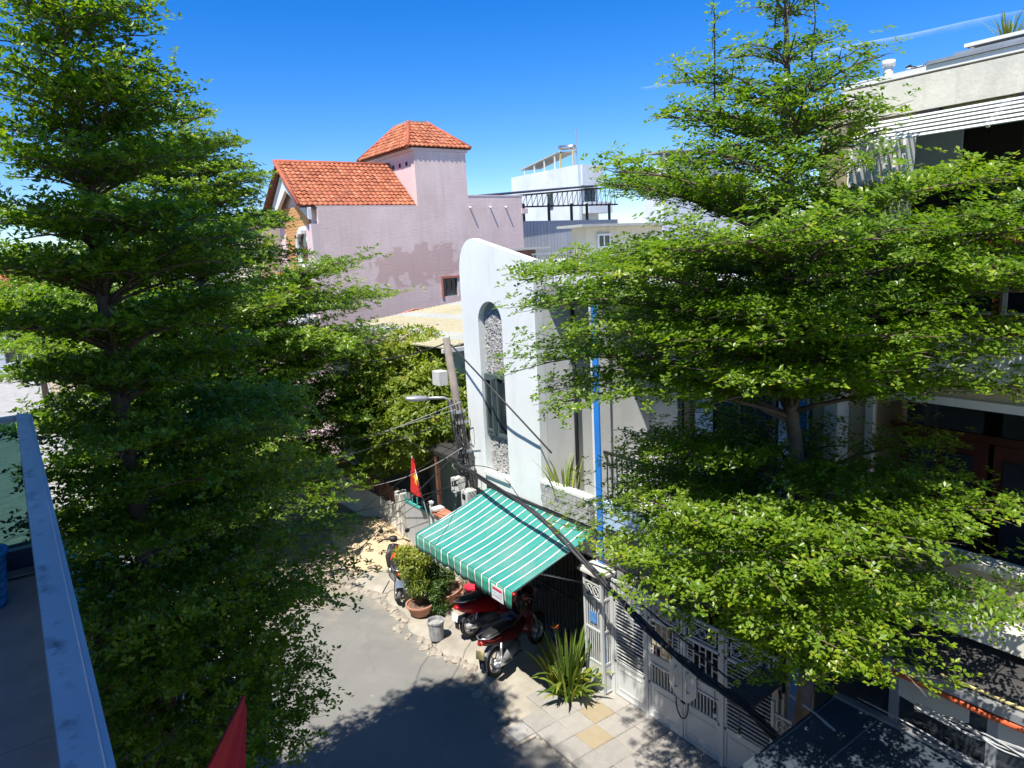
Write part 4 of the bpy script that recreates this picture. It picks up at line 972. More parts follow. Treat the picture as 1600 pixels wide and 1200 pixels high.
build('roof_edge', MB().box(7.24, 7.9, Y0r, 4.25, 8.45, 8.50), M['frame_white'], rh)
build('roof_gutter', MB().box(7.22, 7.28, Y0r, 3.4, 8.505, 8.535).box(7.30, 7.36, Y0r, 3.2, 8.54, 8.57), M['steel'], rh)
build('roof_sheet', MB().prism([(7.91, 4.30, 8.43), (12.6, 4.30, 8.65), (12.6, 4.30, 8.70), (7.91, 4.30, 8.48)], (0, Y0r - 4.3, 0)), M['corr_pale'], rh)
build('vent_pipe', MB().tube([(8.0, 4.15, 8.48), (8.0, 4.15, 8.74)], 0.045, 10).tube([(8.0, 4.15, 8.74), (8.0, 4.15, 8.80)], 0.065, 10), M['frame_white'], rh, smooth=True)
# shop extension with flat black roof
EX = 6.42
build('extension_roof', MB().prism([(EX - 0.06, 3.96, 3.0), (6.96, 3.96, 3.28), (6.96, 3.96, 3.32), (EX - 0.06, 3.96, 3.05)], (0, Y0r - 3.96, 0)), M['canopy_black'], rh)
build('extension_gutter', MB().box(EX - 0.14, EX - 0.064, Y0r, 3.97, 2.98, 3.05), M['steel'], rh)
build('wood_trim', MB().box(EX - 0.055, EX - 0.03, Y0r, 2.6, 3.064, 3.078), M['plate_yellow'], rh)
build('orange_pipe', MB().tube([(EX - 0.12, y, 2.94 + 0.012 * math.sin(y * 5)) for y in np.linspace(3.9, Y0r, 30)], 0.03, 8), M['orange_pipe'], rh, smooth=True)
for y in (3.9, 3.02, 2.18, 1.30, 0.4): build('shop_mullion', MB().box(EX, EX + 0.08, y - 0.04, y + 0.04, 0.1, 2.97), M['steel'], rh)
for k, (ya, yb) in enumerate(((3.06, 3.86), (2.22, 2.98), (1.34, 2.14), (0.44, 1.26))):
    build('shop_pane', MB().box(EX + 0.035, EX + 0.05, ya, yb, 0.3, 2.95), M['glass'], rh)
    if k in (1, 2): build('paper_sheet', MB().prism([(EX + 0.02, ya + 0.15, 2.92), (EX + 0.02, yb, 2.92), (EX + 0.02, yb, 2.64), (EX + 0.02, (ya + yb) / 2, 2.58), (EX + 0.02, ya + 0.15, 2.68)], (0.006, 0, 0)), M['paper'], rh)
build('shop_base', MB().box(EX, 6.96, Y0r, 3.94, 0.05, 0.3), M['concrete'], rh)
build('shop_side', MB().box(EX + 0.085, 6.95, 3.86, 3.94, 0.3, 2.98), M['olive'], rh)
# blue-black sheet canopy in the lower right corner
cv = thing('metal_canopy', 'blue-black sheet metal canopy with pale edge strip in the lower right foreground', 'canopy', (5.4, 2.5, 2.2))
cpts = [PX(1303, 1092, x=6.36), PX(1160, 1203, z=2.08), None, None]
back0 = cpts[0]; front0 = cpts[1]
dirc = Vector((0, -4.0, -0.02))
build('sheet', MB().prism([tuple(back0), tuple(front0), tuple(front0 + dirc), tuple(back0 + dirc)], (0, 0, 0.03)), M['canopy_blue'], cv)
build('edge_strip', MB().prism([tuple(back0 + Vector((-0.02, 0, 0.032))), tuple(back0 + Vector((0.05, 0, 0.04))), tuple(back0 + dirc + Vector((0.05, 0, 0.04))), tuple(back0 + dirc + Vector((-0.02, 0, 0.032)))], (0, 0, 0.03)), M['steel'], cv)
sd = (front0 - back0)
for k in range(9):
    q = back0 + sd * 0.02 + Vector((0, -0.02 - 0.0 * k, 0.034)) + dirc * (k / 9)
    build('seam', MB().tube([tuple(q), tuple(q + sd * 0.96)], 0.010, 4), M['canopy_blue'], cv)
build('side_trim', MB().tube([tuple(back0 + Vector((0, 0.012, 0.01))), tuple(front0 + Vector((0, 0.012, 0.01)))], 0.02, 6), M['canopy_blue'], cv)
for k in (0.05, 0.5): 
    q = front0 + dirc * k; build('post', MB().tube([(q.x + 0.08, q.y - 0.05, 0.08), (q.x + 0.08, q.y - 0.05, q.z)], 0.03, 8), M['steel'], cv, smooth=True)

# ================================================================== PINK HOUSE
ph = thing('house', 'pink plastered house with orange tile roofs and patchy blank side wall', 'house', (13.0, 26.0, 0.0))
PY = 24.0; PW = 28.2
b_ = MB(); wall_holes(b_, 'y', PY, PY + 0.25, 9.13, 12.98, 0.0, 8.86, []); wall_holes(b_, 'y', PY, PY + 0.25, 12.98, 15.2, 0.0, 10.84, [(13.84, 14.50, 5.46, 6.15)]); wall_holes(b_, 'y', PY, PY + 0.25, 15.2, 17.8, 0.0, 9.22, [])
build('side_wall', b_, M['pink'], ph)
window(ph, 'y', PY + 0.06, 13.84, 14.50, 5.46, 6.15, 'frame_green', nv=2)
build('window_surround', MB().box(13.76, 14.58, PY - 0.03, PY - 0.004, 6.155, 6.24).box(13.76, 13.836, PY - 0.03, PY - 0.004, 5.4, 6.152), M['clay_trim'], ph)
build('wall_coping', MB().box(15.203, 17.86, PY - 0.012, PY + 0.3, 9.224, 9.28).box(17.75, 18.05, PY - 0.05, PY + 0.35, 8.55, 8.75), M['pale_pink'], ph)
build('wall_top', MB().box(9.1, 12.95, PY + 0.003, PY + 0.09, 8.864, 8.90), M['pale_pink'], ph)
for x in (15.25, 16.2, 16.95): build('pipe_stub', MB().tube([(x, PY - 0.16, 8.78), (x, PY - 0.002, 8.82)], 0.035, 8), M['frame_white'], ph)
b_ = MB(); b_.box(9.13, 9.33, PY + 0.26, PW, 0.0, 7.2); b_.box(17.6, 17.8, PY + 0.26, PW, 0, 9.2); b_.box(9.34, 17.59, PW - 0.2, PW, 0, 8.8)
build('outer_wall', b_, M['pale_pink'], ph)
# gable front: plaster frame, yellow brick field and oval window
build('gable', MB().prism([(9.14, PY + 0.26, 7.2), (9.14, PW, 7.2), (9.14, PW, 8.8), (9.14, 26.1, 10.3), (9.14, PY + 0.26, 8.75)], (0.18, 0, 0)), M['pale_pink'], ph)
bf = build('brick_field', MB().box(9.06, 9.125, 24.75, 27.3, 5.6, 9.0), M['brick_yellow'], ph)
for k in range(34):
    z = 5.62 + k * 0.1
    for q in range(12):
        y = 24.77 + q * 0.21 + (0.1 if k % 2 else 0)
        if y + 0.19 < 27.3: pass
    mb = MB()
    for q in range(12):
        y = 24.77 + q * 0.21 + (0.1 if k % 2 else 0)
        if y + 0.2 < 27.3: mb.box(9.035, 9.058, y, y + 0.2, z, z + 0.088)
    build('brick_course', mb, M['brick_yellow'], bf, kind='stuff')
ov = [(0.0, 25.16 + 0.62 * math.cos(a), 7.45 + 0.72 * math.sin(a)) for a in [2 * math.pi * k / 32 for k in range(33)]]
ow = build('oval_window', MB().tube([(8.98, y, z) for (_, y, z) in ov], 0.12, 8), M['frame_white'], ph, smooth=True)
build('pane', MB().prism([(9.0, y, z) for (_, y, z) in ov[:-1]], (0.03, 0, 0)), M['glass'], ow)
for s in (-0.25, 0.25): build('mullion', MB().box(8.985, 9.015, 25.16 + s - 0.03, 25.16 + s + 0.03, 6.8, 8.1), M['dark_wood'], ow)
build('front_pilaster', MB().box(8.86, 9.127, PY + 0.002, PY + 0.55, 3.0, 8.3), M['pale_pink'], ph)
build('gable_board', MB().prism([(8.8, PY + 0.02, 8.45), (8.8, PY + 0.02, 8.82), (8.8, 26.1, 10.42), (8.8, 26.1, 9.6)], (0.12, 0, 0)).prism([(8.8, PW, 8.45), (8.8, PW, 8.82), (8.8, 26.11, 10.42), (8.8, 26.11, 9.6)], (0.12, 0, 0)), M['white_side'], ph)
build('eave_bracket', MB().box(8.7, 9.12, PY + 0.6, PY + 0.95, 8.0, 8.12), M['frame_white'], ph)
build('balcony', MB().box(8.2, 9.12, PY + 0.1, PW, 4.9, 5.1), M['white_side'], ph)
bl = MB()
for k in range(24): bl.box(8.22, 8.25, PY + 0.15 + k * 0.16, PY + 0.19 + k * 0.16, 5.1, 5.9)
for k in range(6): bl.box(8.3 + k * 0.15, 8.34 + k * 0.15, PY + 0.12, PY + 0.16, 5.1, 5.9)
build('balcony_rail', bl.box(8.2, 8.28, PY + 0.1, PW, 5.9, 5.95).box(8.2, 9.1, PY + 0.1, PY + 0.18, 5.951, 6.0), M['frame_white'], ph)
build('porch_roof', MB().prism([(7.6, PY + 1.2, 6.0), (9.1, PY + 1.2, 6.6), (9.1, PW + 1, 6.6), (7.6, PW + 1, 6.0)], (0, 0, 0.08)), M['terracotta'], ph)
def tile_slope(o, ux, uy, nrm, nu, nv, tw, tl, trim=None):
    """rows of curved clay tiles: o corner at the eave, ux along eave, uy up the slope"""
    mb = MB(); o, ux, uy, nrm = Vector(o), Vector(ux).normalized(), Vector(uy).normalized(), Vector(nrm).normalized()
    for j in range(nv):
        for i in range(nu):
            a0, a1 = i * tw, (i + 1) * tw; v0, v1 = j * tl, (j + 1) * tl + 0.03
            cx = a0 + tw / 2
            if trim and not trim(cx, v0 + tl / 2): continue
            lift = 0.035 + random.uniform(-0.012, 0.016); pts = []
            for k, (f, h) in enumerate(((0.0, 0.0), (0.25, 0.035), (0.55, 0.04), (0.8, 0.005), (1.0, 0.0))):
                pts.append((a0 + tw * f, h))
            n = len(mb.v)
            for (a, h) in pts: mb.v.append(tuple(o + ux * a + uy * v0 + nrm * (h + lift)))
            for (a, h) in pts: mb.v.append(tuple(o + ux * a + uy * v1 + nrm * (h)))
            for (a, h) in pts: mb.v.append(tuple(o + ux * a + uy * v0 + nrm * (h * 0.4)))
            for k in range(4):
                mb.f.append((n + k, n + k + 1, n + 5 + k + 1, n + 5 + k)); mb.f.append((n + 10 + k, n + 10 + k + 1, n + k + 1, n + k))
    mb.tint = True
    return mb
RX0 = 8.55
sl = Vector((0, 2.1, 1.62)); tl_len = sl.length
roof = build('roof', MB().prism([(RX0, PY + 0.10, 8.84), (12.97, PY + 0.10, 8.84), (12.97, 26.1, 10.5), (RX0, 26.1, 10.5)], (0, 0, 0.05)).prism([(RX0, PW + 0.3, 8.78), (12.97, PW + 0.3, 8.78), (12.97, 26.1, 10.5), (RX0, 26.1, 10.5)], (0, 0, 0.05)), M['wood'], ph)
s1 = Vector((0, 26.1 - (PY + 0.10), 10.5 - 8.84)); nn = Vector((0, -s1.z, s1.y)).normalized()
build('roof_tiles', tile_slope((RX0 - 0.02, PY + 0.06, 8.90), (1, 0, 0), s1, nn, 24, 13, (12.97 - RX0) / 24, s1.length / 13), M['roof_tile'], roof, kind='stuff', fixn=False)
build('ridge_cap', MB().tube([(RX0 - 0.03, 26.1, 10.58), (12.97, 26.1, 10.58)], 0.085, 8), M['terracotta'], roof, smooth=True)
build('verge_cap', MB().tube([(RX0 - 0.03, PY + 0.06, 8.94), (RX0 - 0.03, 26.08, 10.60)], 0.075, 8), M['terracotta'], roof, smooth=True)
for k in range(7): build('purlin', MB().box(RX0 + 0.02, 9.12, PY + 0.3 + k * 0.28, PY + 0.36 + k * 0.28, 9.0 + k * 0.23, 9.08 + k * 0.23), M['wood'], roof)
# stair tower with hipped roof
b_ = MB(); b_.box(12.985, 13.2, PY + 0.26, PW, 8.0, 10.84); b_.box(14.98, 15.2, PY + 0.26, PW, 8.5, 10.84); b_.box(13.21, 14.97, PW - 0.2, PW, 8.5, 10.84)
tw_ = build('tower_wall', b_, M['pale_pink'], ph)
for k in range(4): build('vent_hole', MB().box(12.972, 12.983, PY + 0.55 + k * 0.55, PY + 0.70 + k * 0.55, 10.38, 10.52), M['dark'], tw_)
build('tower_cornice', MB().box(12.90, 15.30, PY - 0.015, PW + 0.10, 10.845, 10.95), M['pale_pink'], ph)
E0 = [(12.72, PY - 0.06, 10.955), (15.42, PY - 0.06, 10.955), (15.42, PW + 0.2, 10.955), (12.72, PW + 0.2, 10.955)]; A0, A1 = (13.72, 25.6, 12.1), (14.5, 25.6, 12.1); A2, A3 = (14.5, 26.6, 12.1), (13.72, 26.6, 12.1)
hr = MB(); hr.v = E0 + [A0, A1, A2, A3]; hr.f = [(0,1,5,4),(1,2,6,5),(2,3,7,6),(3,0,4,7),(4,5,6,7),(3,2,1,0)]
h_o = build('hip_roof', hr, M['wood'], ph)
def hip_tiles(p0, p1, q0, q1, nu, nv):
    p0, p1, q0, q1 = map(Vector, (p0, p1, q0, q1)); ux = (p1 - p0); W = ux.length; uxn = ux.normalized(); uy = ((q0 + q1) - (p0 + p1)) / 2; uy = uy - uxn * uy.dot(uxn); H_ = uy.length; n = uxn.cross(uy).normalized()
    if n.z < 0: n = -n
    l0 = (q0 - p0).dot(uxn); l1 = (p1 - q1).dot(uxn)
    f = lambda a, v: l0 * v / H_ <= a <= W - l1 * v / H_
    return tile_slope(p0 + n * 0.04, uxn, uy, n, nu, nv, W / nu, H_ / nv, f)
build('roof_tiles', hip_tiles(E0[0], E0[1], A0, A1, 14, 8), M['roof_tile'], h_o, kind='stuff', fixn=False)
build('roof_tiles', hip_tiles(E0[3], E0[0], A3, A0, 22, 8), M['roof_tile'], h_o, kind='stuff', fixn=False)
for a, b in ((E0[0], A0), (E0[1], A1), (E0[3], A3)): build('hip_cap', MB().tube([Vector(a) + Vector((0, 0, 0.06)), Vector(b) + Vector((0, 0, 0.06))], 0.075, 8), M['terracotta'], h_o, smooth=True)
build('roof_top', MB().box(13.66, 14.56, 25.54, 26.66, 12.12, 12.2), M['concrete'], h_o)

# ================================================================== LOW HOUSE WITH PALE ROOF (between)
lh = thing('house', 'low house with pale yellow and white sheet roof below the pink wall', 'house', (10.5, 17.5, 0.0))
b_ = wall_holes(MB(), 'y', 14.0, 14.2, 8.2, 14.0, 0, 4.9, [(8.3, 9.6, 0.05, 2.55)]); b_.box(8.2, 8.4, 14.21, 21.5, 0, 4.6); build('wall', b_, M['pale_mint'], lh)
for i in range(10):
    x0 = 7.9 + i * 0.65
    zz = lambda x: 4.95 + (x - 7.9) * 0.10
    mt = 'corr_yellow' if i % 3 != 1 else 'corr_pale'
    mb = MB().prism([(x0, 13.85, zz(x0)), (x0 + 0.645, 13.85, zz(x0 + 0.645)), (x0 + 0.645, 21.8, zz(x0 + 0.645) - 0.12), (x0, 21.8, zz(x0) - 0.12)], (0, 0, 0.03))
    for k in range(4): mb.box(x0 + 0.05 + k * 0.16, x0 + 0.09 + k * 0.16, 13.86, 21.79, zz(x0) - 0.09, zz(x0) + 0.05) if False else None
    sh = build('roof_sheet', mb, M[mt], lh)
    for k in range(4):
        xx = x0 + 0.06 + k * 0.17; build('rib', MB().prism([(xx, 13.86, zz(xx) + 0.03), (xx + 0.04, 13.86, zz(xx) + 0.03), (xx + 0.03, 13.86, zz(xx) + 0.055), (xx + 0.01, 13.86, zz(xx) + 0.055)], (0, 7.9, -0.12)), M[mt], sh)
build('doorway_dark', MB().box(8.25, 9.7, 14.9, 15.0, 0, 2.7), M['dark'], lh); build('door_jamb', MB().box(8.95, 9.03, 13.94, 13.998, 0.05, 2.55), M['wood'], lh); build('plank_door', MB().box(9.05, 9.58, 14.05, 14.1, 0.05, 2.5), M['wood'], lh)
build('gutter', MB().box(7.82, 14.2, 13.76, 13.84, 4.86, 4.95), M['frame_white'], lh)
build('brick_coping', MB().prism([tuple(PX(600, 507, y=21.9)), tuple(PX(648, 489, y=21.9)), tuple(PX(720, 486, y=21.9)), tuple(PX(720, 479, y=21.9)), tuple(PX(648, 483, y=21.9)), tuple(PX(600, 501, y=21.9))], (0, 0.2, 0)), M['clay_trim'], lh)
window(lh, 'y', 13.95, 9.0, 10.2, 2.4, 3.7, 'frame_white', nv=1)

# ================================================================== OLD YARD HOUSE, FENCE
oh = thing('house', 'old dark fronted yard house behind the flag and metal gate', 'house', (9.5, 12.7, 0.0))
build('wall', wall_holes(MB(), 'x', 8.6, 8.8, 11.46, 13.98, 0.0, 3.0, [(11.7, 13.0, 0.1, 2.6)]), M['old_white'], oh)
build('dark_room', MB().box(9.6, 9.7, 11.46, 13.95, 0, 3.0), M['dark'], oh)
build('roof', MB().prism([(7.35, 12.3, 2.70), (9.4, 12.3, 3.0), (9.4, 13.9, 3.0), (7.35, 13.9, 2.70)], (0, 0, 0.05)), M['canopy_black'], oh)
for y in (12.4, 13.75): build('roof_post', MB().box(7.42, 7.50, y - 0.04, y + 0.04, 0.06, 2.70), M['wood'], oh)
build('door_leaf', MB().box(8.5, 8.55, 13.05, 13.65, 0.1, 2.3), M['wood'], oh)
FX = 7.15
fn = thing('fence_wall', 'weathered white yard wall with rusty sheets on top beside the sand heap', 'wall', (FX, 18.0, 0.05))
build('wall', MB().box(FX, FX + 0.12, 15.35, 21.6, 0.0, 0.98), M['old_white'], fn)
r = random.Random(8)
for k in range(27): build('rusty_sheet', MB().obox((FX + 0.07, 15.5 + k * 0.225, 1.22), (0.008, 0, 0), (0, 0.095, r.uniform(-0.006, 0.006)), (r.uniform(-0.03, 0.03), 0, r.uniform(0.2, 0.27))), M['wood'], fn)
pr = thing('gate_pillar', 'weathered white masonry pillar between yard wall and metal gate', 'gate pillar', (FX + 0.05, 15.15, 0.05))
build('shaft', MB().box(FX - 0.08, FX + 0.2, 15.0, 15.32, 0.0, 1.36), M['old_white'], pr, bevel=0.01)
build('notched_top', MB().box(FX - 0.08, FX + 0.2, 15.0, 15.09, 1.363, 1.42).box(FX - 0.08, FX + 0.2, 15.23, 15.32, 1.363, 1.42), M['old_white'], pr)
yg = thing('gate', 'grey sheet metal yard gate with teal bars beside the white pillar', 'gate', (FX, 14.2, 0.05))
for k in range(9): build('sheet', MB().box(FX + 0.02, FX + 0.03, 13.75 + k * 0.135, 13.88 + k * 0.135, 0.1, 1.25), M['corr_grey'], yg)
build('frame', MB().box(FX, FX + 0.05, 13.7, 14.97, 1.25, 1.3).box(FX, FX + 0.05, 13.7, 14.97, 0.06, 0.1).box(FX, FX + 0.05, 13.66, 13.699, 0.05, 1.32), M['teal'], yg)
for k in range(5): build('top_bar', MB().box(FX + 0.015, FX + 0.035, 13.8 + k * 0.25, 13.83 + k * 0.25, 1.3, 1.5), M['teal'], yg)
wp = thing('post', 'white painted steel post beside the metal yard gate', 'post', (FX, 13.6, 0.05)); build('shaft', MB().box(FX - 0.03, FX + 0.03, 13.57, 13.63, 0.0, 1.55), M['frame_white'], wp); build('cap', MB().box(FX - 0.045, FX + 0.045, 13.55, 13.65, 1.553, 1.6), M['frame_white'], wp)
cw = thing('fence_wall', 'grey yard wall with clay tile coping behind the awning', 'wall', (FX, 12.5, 0.05))
build('wall', MB().box(FX, FX + 0.12, 11.46, 13.5, 0.0, 1.38), M['old_white'], cw)
for k in range(8): build('coping_tile', MB().obox((FX + 0.06, 11.59 + k * 0.25, 1.42), (0.13, 0, 0.03), (0, 0.118, 0), (0, 0, 0.02)), M['clay_trim'], cw)
build('cap_stone', MB().box(FX - 0.06, FX + 0.18, 13.3, 13.5, 1.45, 1.50), M['frame_white'], cw)

# ================================================================== BACKGROUND BUILDINGS
bgA = thing('house', 'far white blank-walled house with rooftop sheds rising above the truss roof', 'house', (32.0, 38.0, 0.0))
BX, BY, BZ = 30.44, 35.0, 12.2
b_ = MB(); b_.box(BX, BX + 0.2, BY, BY + 7.2, 0, BZ); b_.box(BX + 0.21, BX + 1.85, BY + 0.25, BY + 0.4, 0, 10.9); b_.box(BX + 0.21, BX + 1.95, BY - 0.15, BY + 0.24, 10.95, BZ); b_.box(BX + 1.75, BX + 1.95, BY + 0.45, BY + 7.2, 0, BZ); b_.box(BX + 0.21, BX + 1.74, BY + 7.0, BY + 7.2, 0, BZ)
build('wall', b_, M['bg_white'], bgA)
build('roof_slab', MB().box(BX + 0.21, BX + 1.74, BY + 0.45, BY + 6.9, BZ - 0.5, BZ - 0.3), M['concrete'], bgA)
build('shed_roof', MB().prism([(BX + 0.05, BY + 2.2, BZ + 0.95), (BX + 0.05, BY + 6.2, BZ + 0.35), (BX + 1.9, BY + 6.2, BZ + 0.5), (BX + 1.9, BY + 2.2, BZ + 1.15)], (0, 0, 0.08)), M['corr_pale'], bgA)
for k in range(4): build('shed_post', MB().box(BX + 0.1, BX + 0.18, BY + 2.4 + k * 1.1, BY + 2.48 + k * 1.1, BZ - 0.3, BZ + 0.9 - k * 0.16), M['frame_white'], bgA)
build('water_tank', MB().tube([(BX + 0.5, BY + 2.3, BZ + 1.35), (BX + 0.5, BY + 0.9, BZ + 1.2)], 0.16, 10), M['silver'], bgA, smooth=True)
build('tank_stand', MB().box(BX + 0.4, BX + 0.5, BY + 0.9, BY + 1.0, BZ - 0.3, BZ + 1.05).box(BX + 0.4, BX + 0.5, BY + 2.2, BY + 2.3, BZ - 0.3, BZ + 1.15), M['plate_yellow'], bgA)
build('antenna', MB().tube([(BX + 0.8, BY + 1.0, BZ - 0.3), (BX + 0.8, BY + 1.0, BZ + 2.4)], 0.025, 5).tube([(BX + 0.5, BY + 1.0, BZ + 2.1), (BX + 1.1, BY + 1.0, BZ + 2.1)], 0.015, 4), M['steel'], bgA)
window(bgA, 'y', BY + 0.16, BX + 0.7, BX + 1.5, 9.6, 10.8, 'frame_green', nv=2)
build('balcony', MB().box(BX + 0.3, BX + 2.3, BY - 0.6, BY + 0.24, 9.2, 9.9), M['bg_white'], bgA)
for (y0, z0) in ((2.6, 9.7), (2.5, 7.3), (4.6, 7.4), (5.6, 7.4), (1.2, 7.4)): window(bgA, 'x', BX - 0.04, BY + y0, BY + y0 + 0.5, z0, z0 + 1.0, 'frame_green', nv=1)

tb = thing('building', 'grey corrugated sheet building under an open black truss roof', 'building', (23.0, 27.5, 0.0))
for k in range(30): build('wall_sheet', MB().box(20.05 + k * 0.2, 20.235 + k * 0.2, 27.0, 27.03 + 0.012 * (k % 2), 3.0, 8.40), M['corr_grey'], tb)
build('wall_core', MB().box(20.04, 26.06, 27.05, 33.0, 0.0, 8.36), M['corr_grey'], tb)
for x in (20.2, 21.7, 23.1, 24.1, 25.6): build('column', MB().box(x - 0.05, x + 0.05, 27.1, 27.2, 8.36, 9.2), M['black_metal'], tb)
ra, rb = Vector((17.6, 26.6, 9.45)), Vector((26.6, 26.6, 10.12))
build('roof_sheet', MB().prism([tuple(ra), tuple(rb), tuple(rb + Vector((0, 5.5, 0.3))), tuple(ra + Vector((0, 5.5, 0.3)))], (0, 0, 0.06)), M['black_metal'], tb)
tr = build('truss_chord', MB().tube([(20.0, 27.15, 9.05), (26.2, 27.15, 9.15)], 0.04, 5).tube([(18.0, 27.15, 9.42), (26.3, 27.15, 10.02)], 0.04, 5), M['black_metal'], tb)
for k in range(20):
    x = 20.1 + k * 0.31; top = 9.44 + (x - 18) * 0.072; build('truss_web', MB().tube([(x, 27.15, 9.07), (x, 27.15, top)], 0.02, 4).tube([(x, 27.15, 9.07), (x + 0.31, 27.15, top)], 0.016, 4), M['black_metal'], tr)
wb = thing('house', 'white walled terrace house behind the right tree', 'house', (16.0, 15.5, 0.0))
p = PX(912, 404, y=14.5); q = PX(1000, 398, y=14.5)
b_ = MB(); b_.box(p.x, p.x + 5.5, 14.5, 16.6, 0, p.z); build('wall', b_, M['white'], wb)
build('parapet_cap', MB().box(p.x - 0.05, p.x + 5.55, 14.42, 14.62, p.z + 0.003, p.z + 0.08), M['frame_white'], wb)
w2 = MB(); w2.box(p.x + 0.9, p.x + 4.0, 15.4, 16.0, p.z, p.z + 0.85); build('penthouse', w2, M['cream'], wb)
build('penthouse_roof', MB().box(p.x + 0.5, p.x + 4.4, 15.1, 16.2, p.z + 0.853, p.z + 0.92), M['corr_pale'], wb)
window(wb, 'y', 15.34, p.x + 1.3, p.x + 1.8, p.z + 0.25, p.z + 0.65, 'frame_white', nv=1)
wc = thing('house', 'small white house with balcony rail just behind the tower top', 'house', (13.5, 17.0, 0.0))
p2 = PX(836, 424, y=16.0); b_ = MB(); b_.box(p2.x, p2.x + 2.6, 16.0, 19.0, 0, p2.z); build('wall', b_, M['bg_white'], wc)
build('roof_sheet', MB().box(p2.x - 0.1, p2.x + 1.4, 17.0, 19.0, p2.z + 0.62, p2.z + 0.67), M['corr_pale'], wc)
rl = MB()
for k in range(12): rl.box(p2.x + 0.05 + k * 0.12, p2.x + 0.07 + k * 0.12, 16.1, 16.12, p2.z, p2.z + 0.45)
build('rail', rl.box(p2.x, p2.x + 1.5, 16.09, 16.13, p2.z + 0.45, p2.z + 0.49), M['steel'], wc)
build('shed', MB().box(p2.x + 0.2, p2.x + 1.2, 17.5, 18.8, p2.z, p2.z + 0.6), M['wood'], wc)
# glazed roof terrace right of the gap
gt2 = thing('house', 'far white house with glazed roof terrace left of the right tree top', 'house', (24.0, 20.0, 0.0))
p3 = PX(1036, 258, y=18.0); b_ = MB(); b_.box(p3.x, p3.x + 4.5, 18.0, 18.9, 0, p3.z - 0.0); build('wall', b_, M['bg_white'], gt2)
for k in range(4): build('post', MB().box(p3.x + 0.1 + k * 0.7, p3.x + 0.17 + k * 0.7, 18.05, 18.12, p3.z, p3.z + 0.42), M['frame_white'], gt2)
build('terrace_glass', MB().box(p3.x + 0.1, p3.x + 2.3, 18.2, 18.22, p3.z, p3.z + 0.38), M['glass'], gt2)
build('terrace_roof', MB().prism([(p3.x - 0.1, 17.7, p3.z + 0.43), (p3.x + 4.6, 17.7, p3.z + 0.62), (p3.x + 4.6, 18.8, p3.z + 0.62), (p3.x - 0.1, 18.8, p3.z + 0.43)], (0, 0, 0.05)), M['concrete'], gt2)

# row of houses further along the street, glimpsed between the left trees
def row_house(label, x0, y0, w_, h, wall, storeys=3):
    t = thing('house', label, 'house', (x0 + 4, y0 + w_ / 2, 0), group='houses along the far street')
    holes = []
    for s in range(storeys):
        z0 = 0.6 + s * 3.0
        for k in range(2): holes.append((y0 + w_ * (0.14 + 0.45 * k), y0 + w_ * (0.40 + 0.45 * k), z0 + (0 if s else -0.4), z0 + 1.7))
    mb = wall_holes(MB(), 'x', x0, x0 + 0.25, y0, y0 + w_, 0, h, holes); mb.box(x0 + 0.26, x0 + 9, y0, y0 + 0.2, 0, h).box(x0 + 0.26, x0 + 9, y0 + w_ - 0.2, y0 + w_, 0, h).box(x0 + 0.26, x0 + 9, y0 + 0.21, y0 + w_ - 0.21, h - 0.3, h - 0.1)
    build('wall', mb, M[wall], t)
    for hh in holes: window(t, 'x', x0 + 0.08, hh[0], hh[1], hh[2], hh[3], 'frame_white', nv=1, nh=1)
    for s in range(1, storeys):
        build('balcony_slab', MB().box(x0 - 0.9, x0 - 0.003, y0 + 0.2, y0 + w_ - 0.2, s * 3.0 - 0.1, s * 3.0 + 0.1), M['white_side'], t)
        rl = MB()
        for k in range(int(w_ / 0.25)): rl.box(x0 - 0.86, x0 - 0.83, y0 + 0.25 + k * 0.25, y0 + 0.28 + k * 0.25, s * 3.0 + 0.1, s * 3.0 + 0.9)
        build('balcony_rail', rl.box(x0 - 0.88, x0 - 0.81, y0 + 0.2, y0 + w_ - 0.2, s * 3.0 + 0.9, s * 3.0 + 0.95), M['steel'], t)
    build('roof_cornice', MB().box(x0 - 0.3, x0 + 0.4, y0, y0 + w_, h + 0.003, h + 0.18), M['frame_white'], t)
    return t
row_house('far pale cream row house just beyond the pink house', 8.4, 29.0, 5.0, 8.6, 'cream')
row_house('far white row house second beyond the pink house', 8.0, 34.4, 5.2, 6.4, 'bg_white', 2)
row_house('far mint row house third beyond the pink house', 8.2, 40.0, 5.0, 7.8, 'pale_mint', 2)
row_house('far tan row house fourth beyond the pink house', 8.0, 45.4, 6.0, 6.8, 'olive', 2)
row_house('far white row house at the end of the street', 7.8, 52, 7.0, 7.0, 'bg_white', 2)
eh = thing('house', 'far white house closing the end of the street', 'house', (0, 66, 0))
hb = [(-6.5 + k * 3.0, -5.0 + k * 3.0, 1.0 + s * 3, 2.6 + s * 3) for k in range(5) for s in range(2)]
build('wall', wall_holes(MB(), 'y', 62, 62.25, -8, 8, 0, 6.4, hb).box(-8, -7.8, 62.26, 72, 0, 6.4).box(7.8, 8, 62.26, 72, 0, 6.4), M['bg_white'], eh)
for h in hb: window(eh, 'y', 62.1, h[0], h[1], h[2], h[3], 'frame_white', nv=1)
build('roof', MB().prism([(-8.5, 61.5, 6.4), (8.5, 61.5, 6.4), (8.5, 67, 8.4), (-8.5, 67, 8.4)], (0, 0, 0.1)).prism([(-8.5, 72.5, 6.4), (8.5, 72.5, 6.4), (8.5, 67.01, 8.4), (-8.5, 67.01, 8.4)], (0, 0, 0.1)), M['terracotta'], eh)

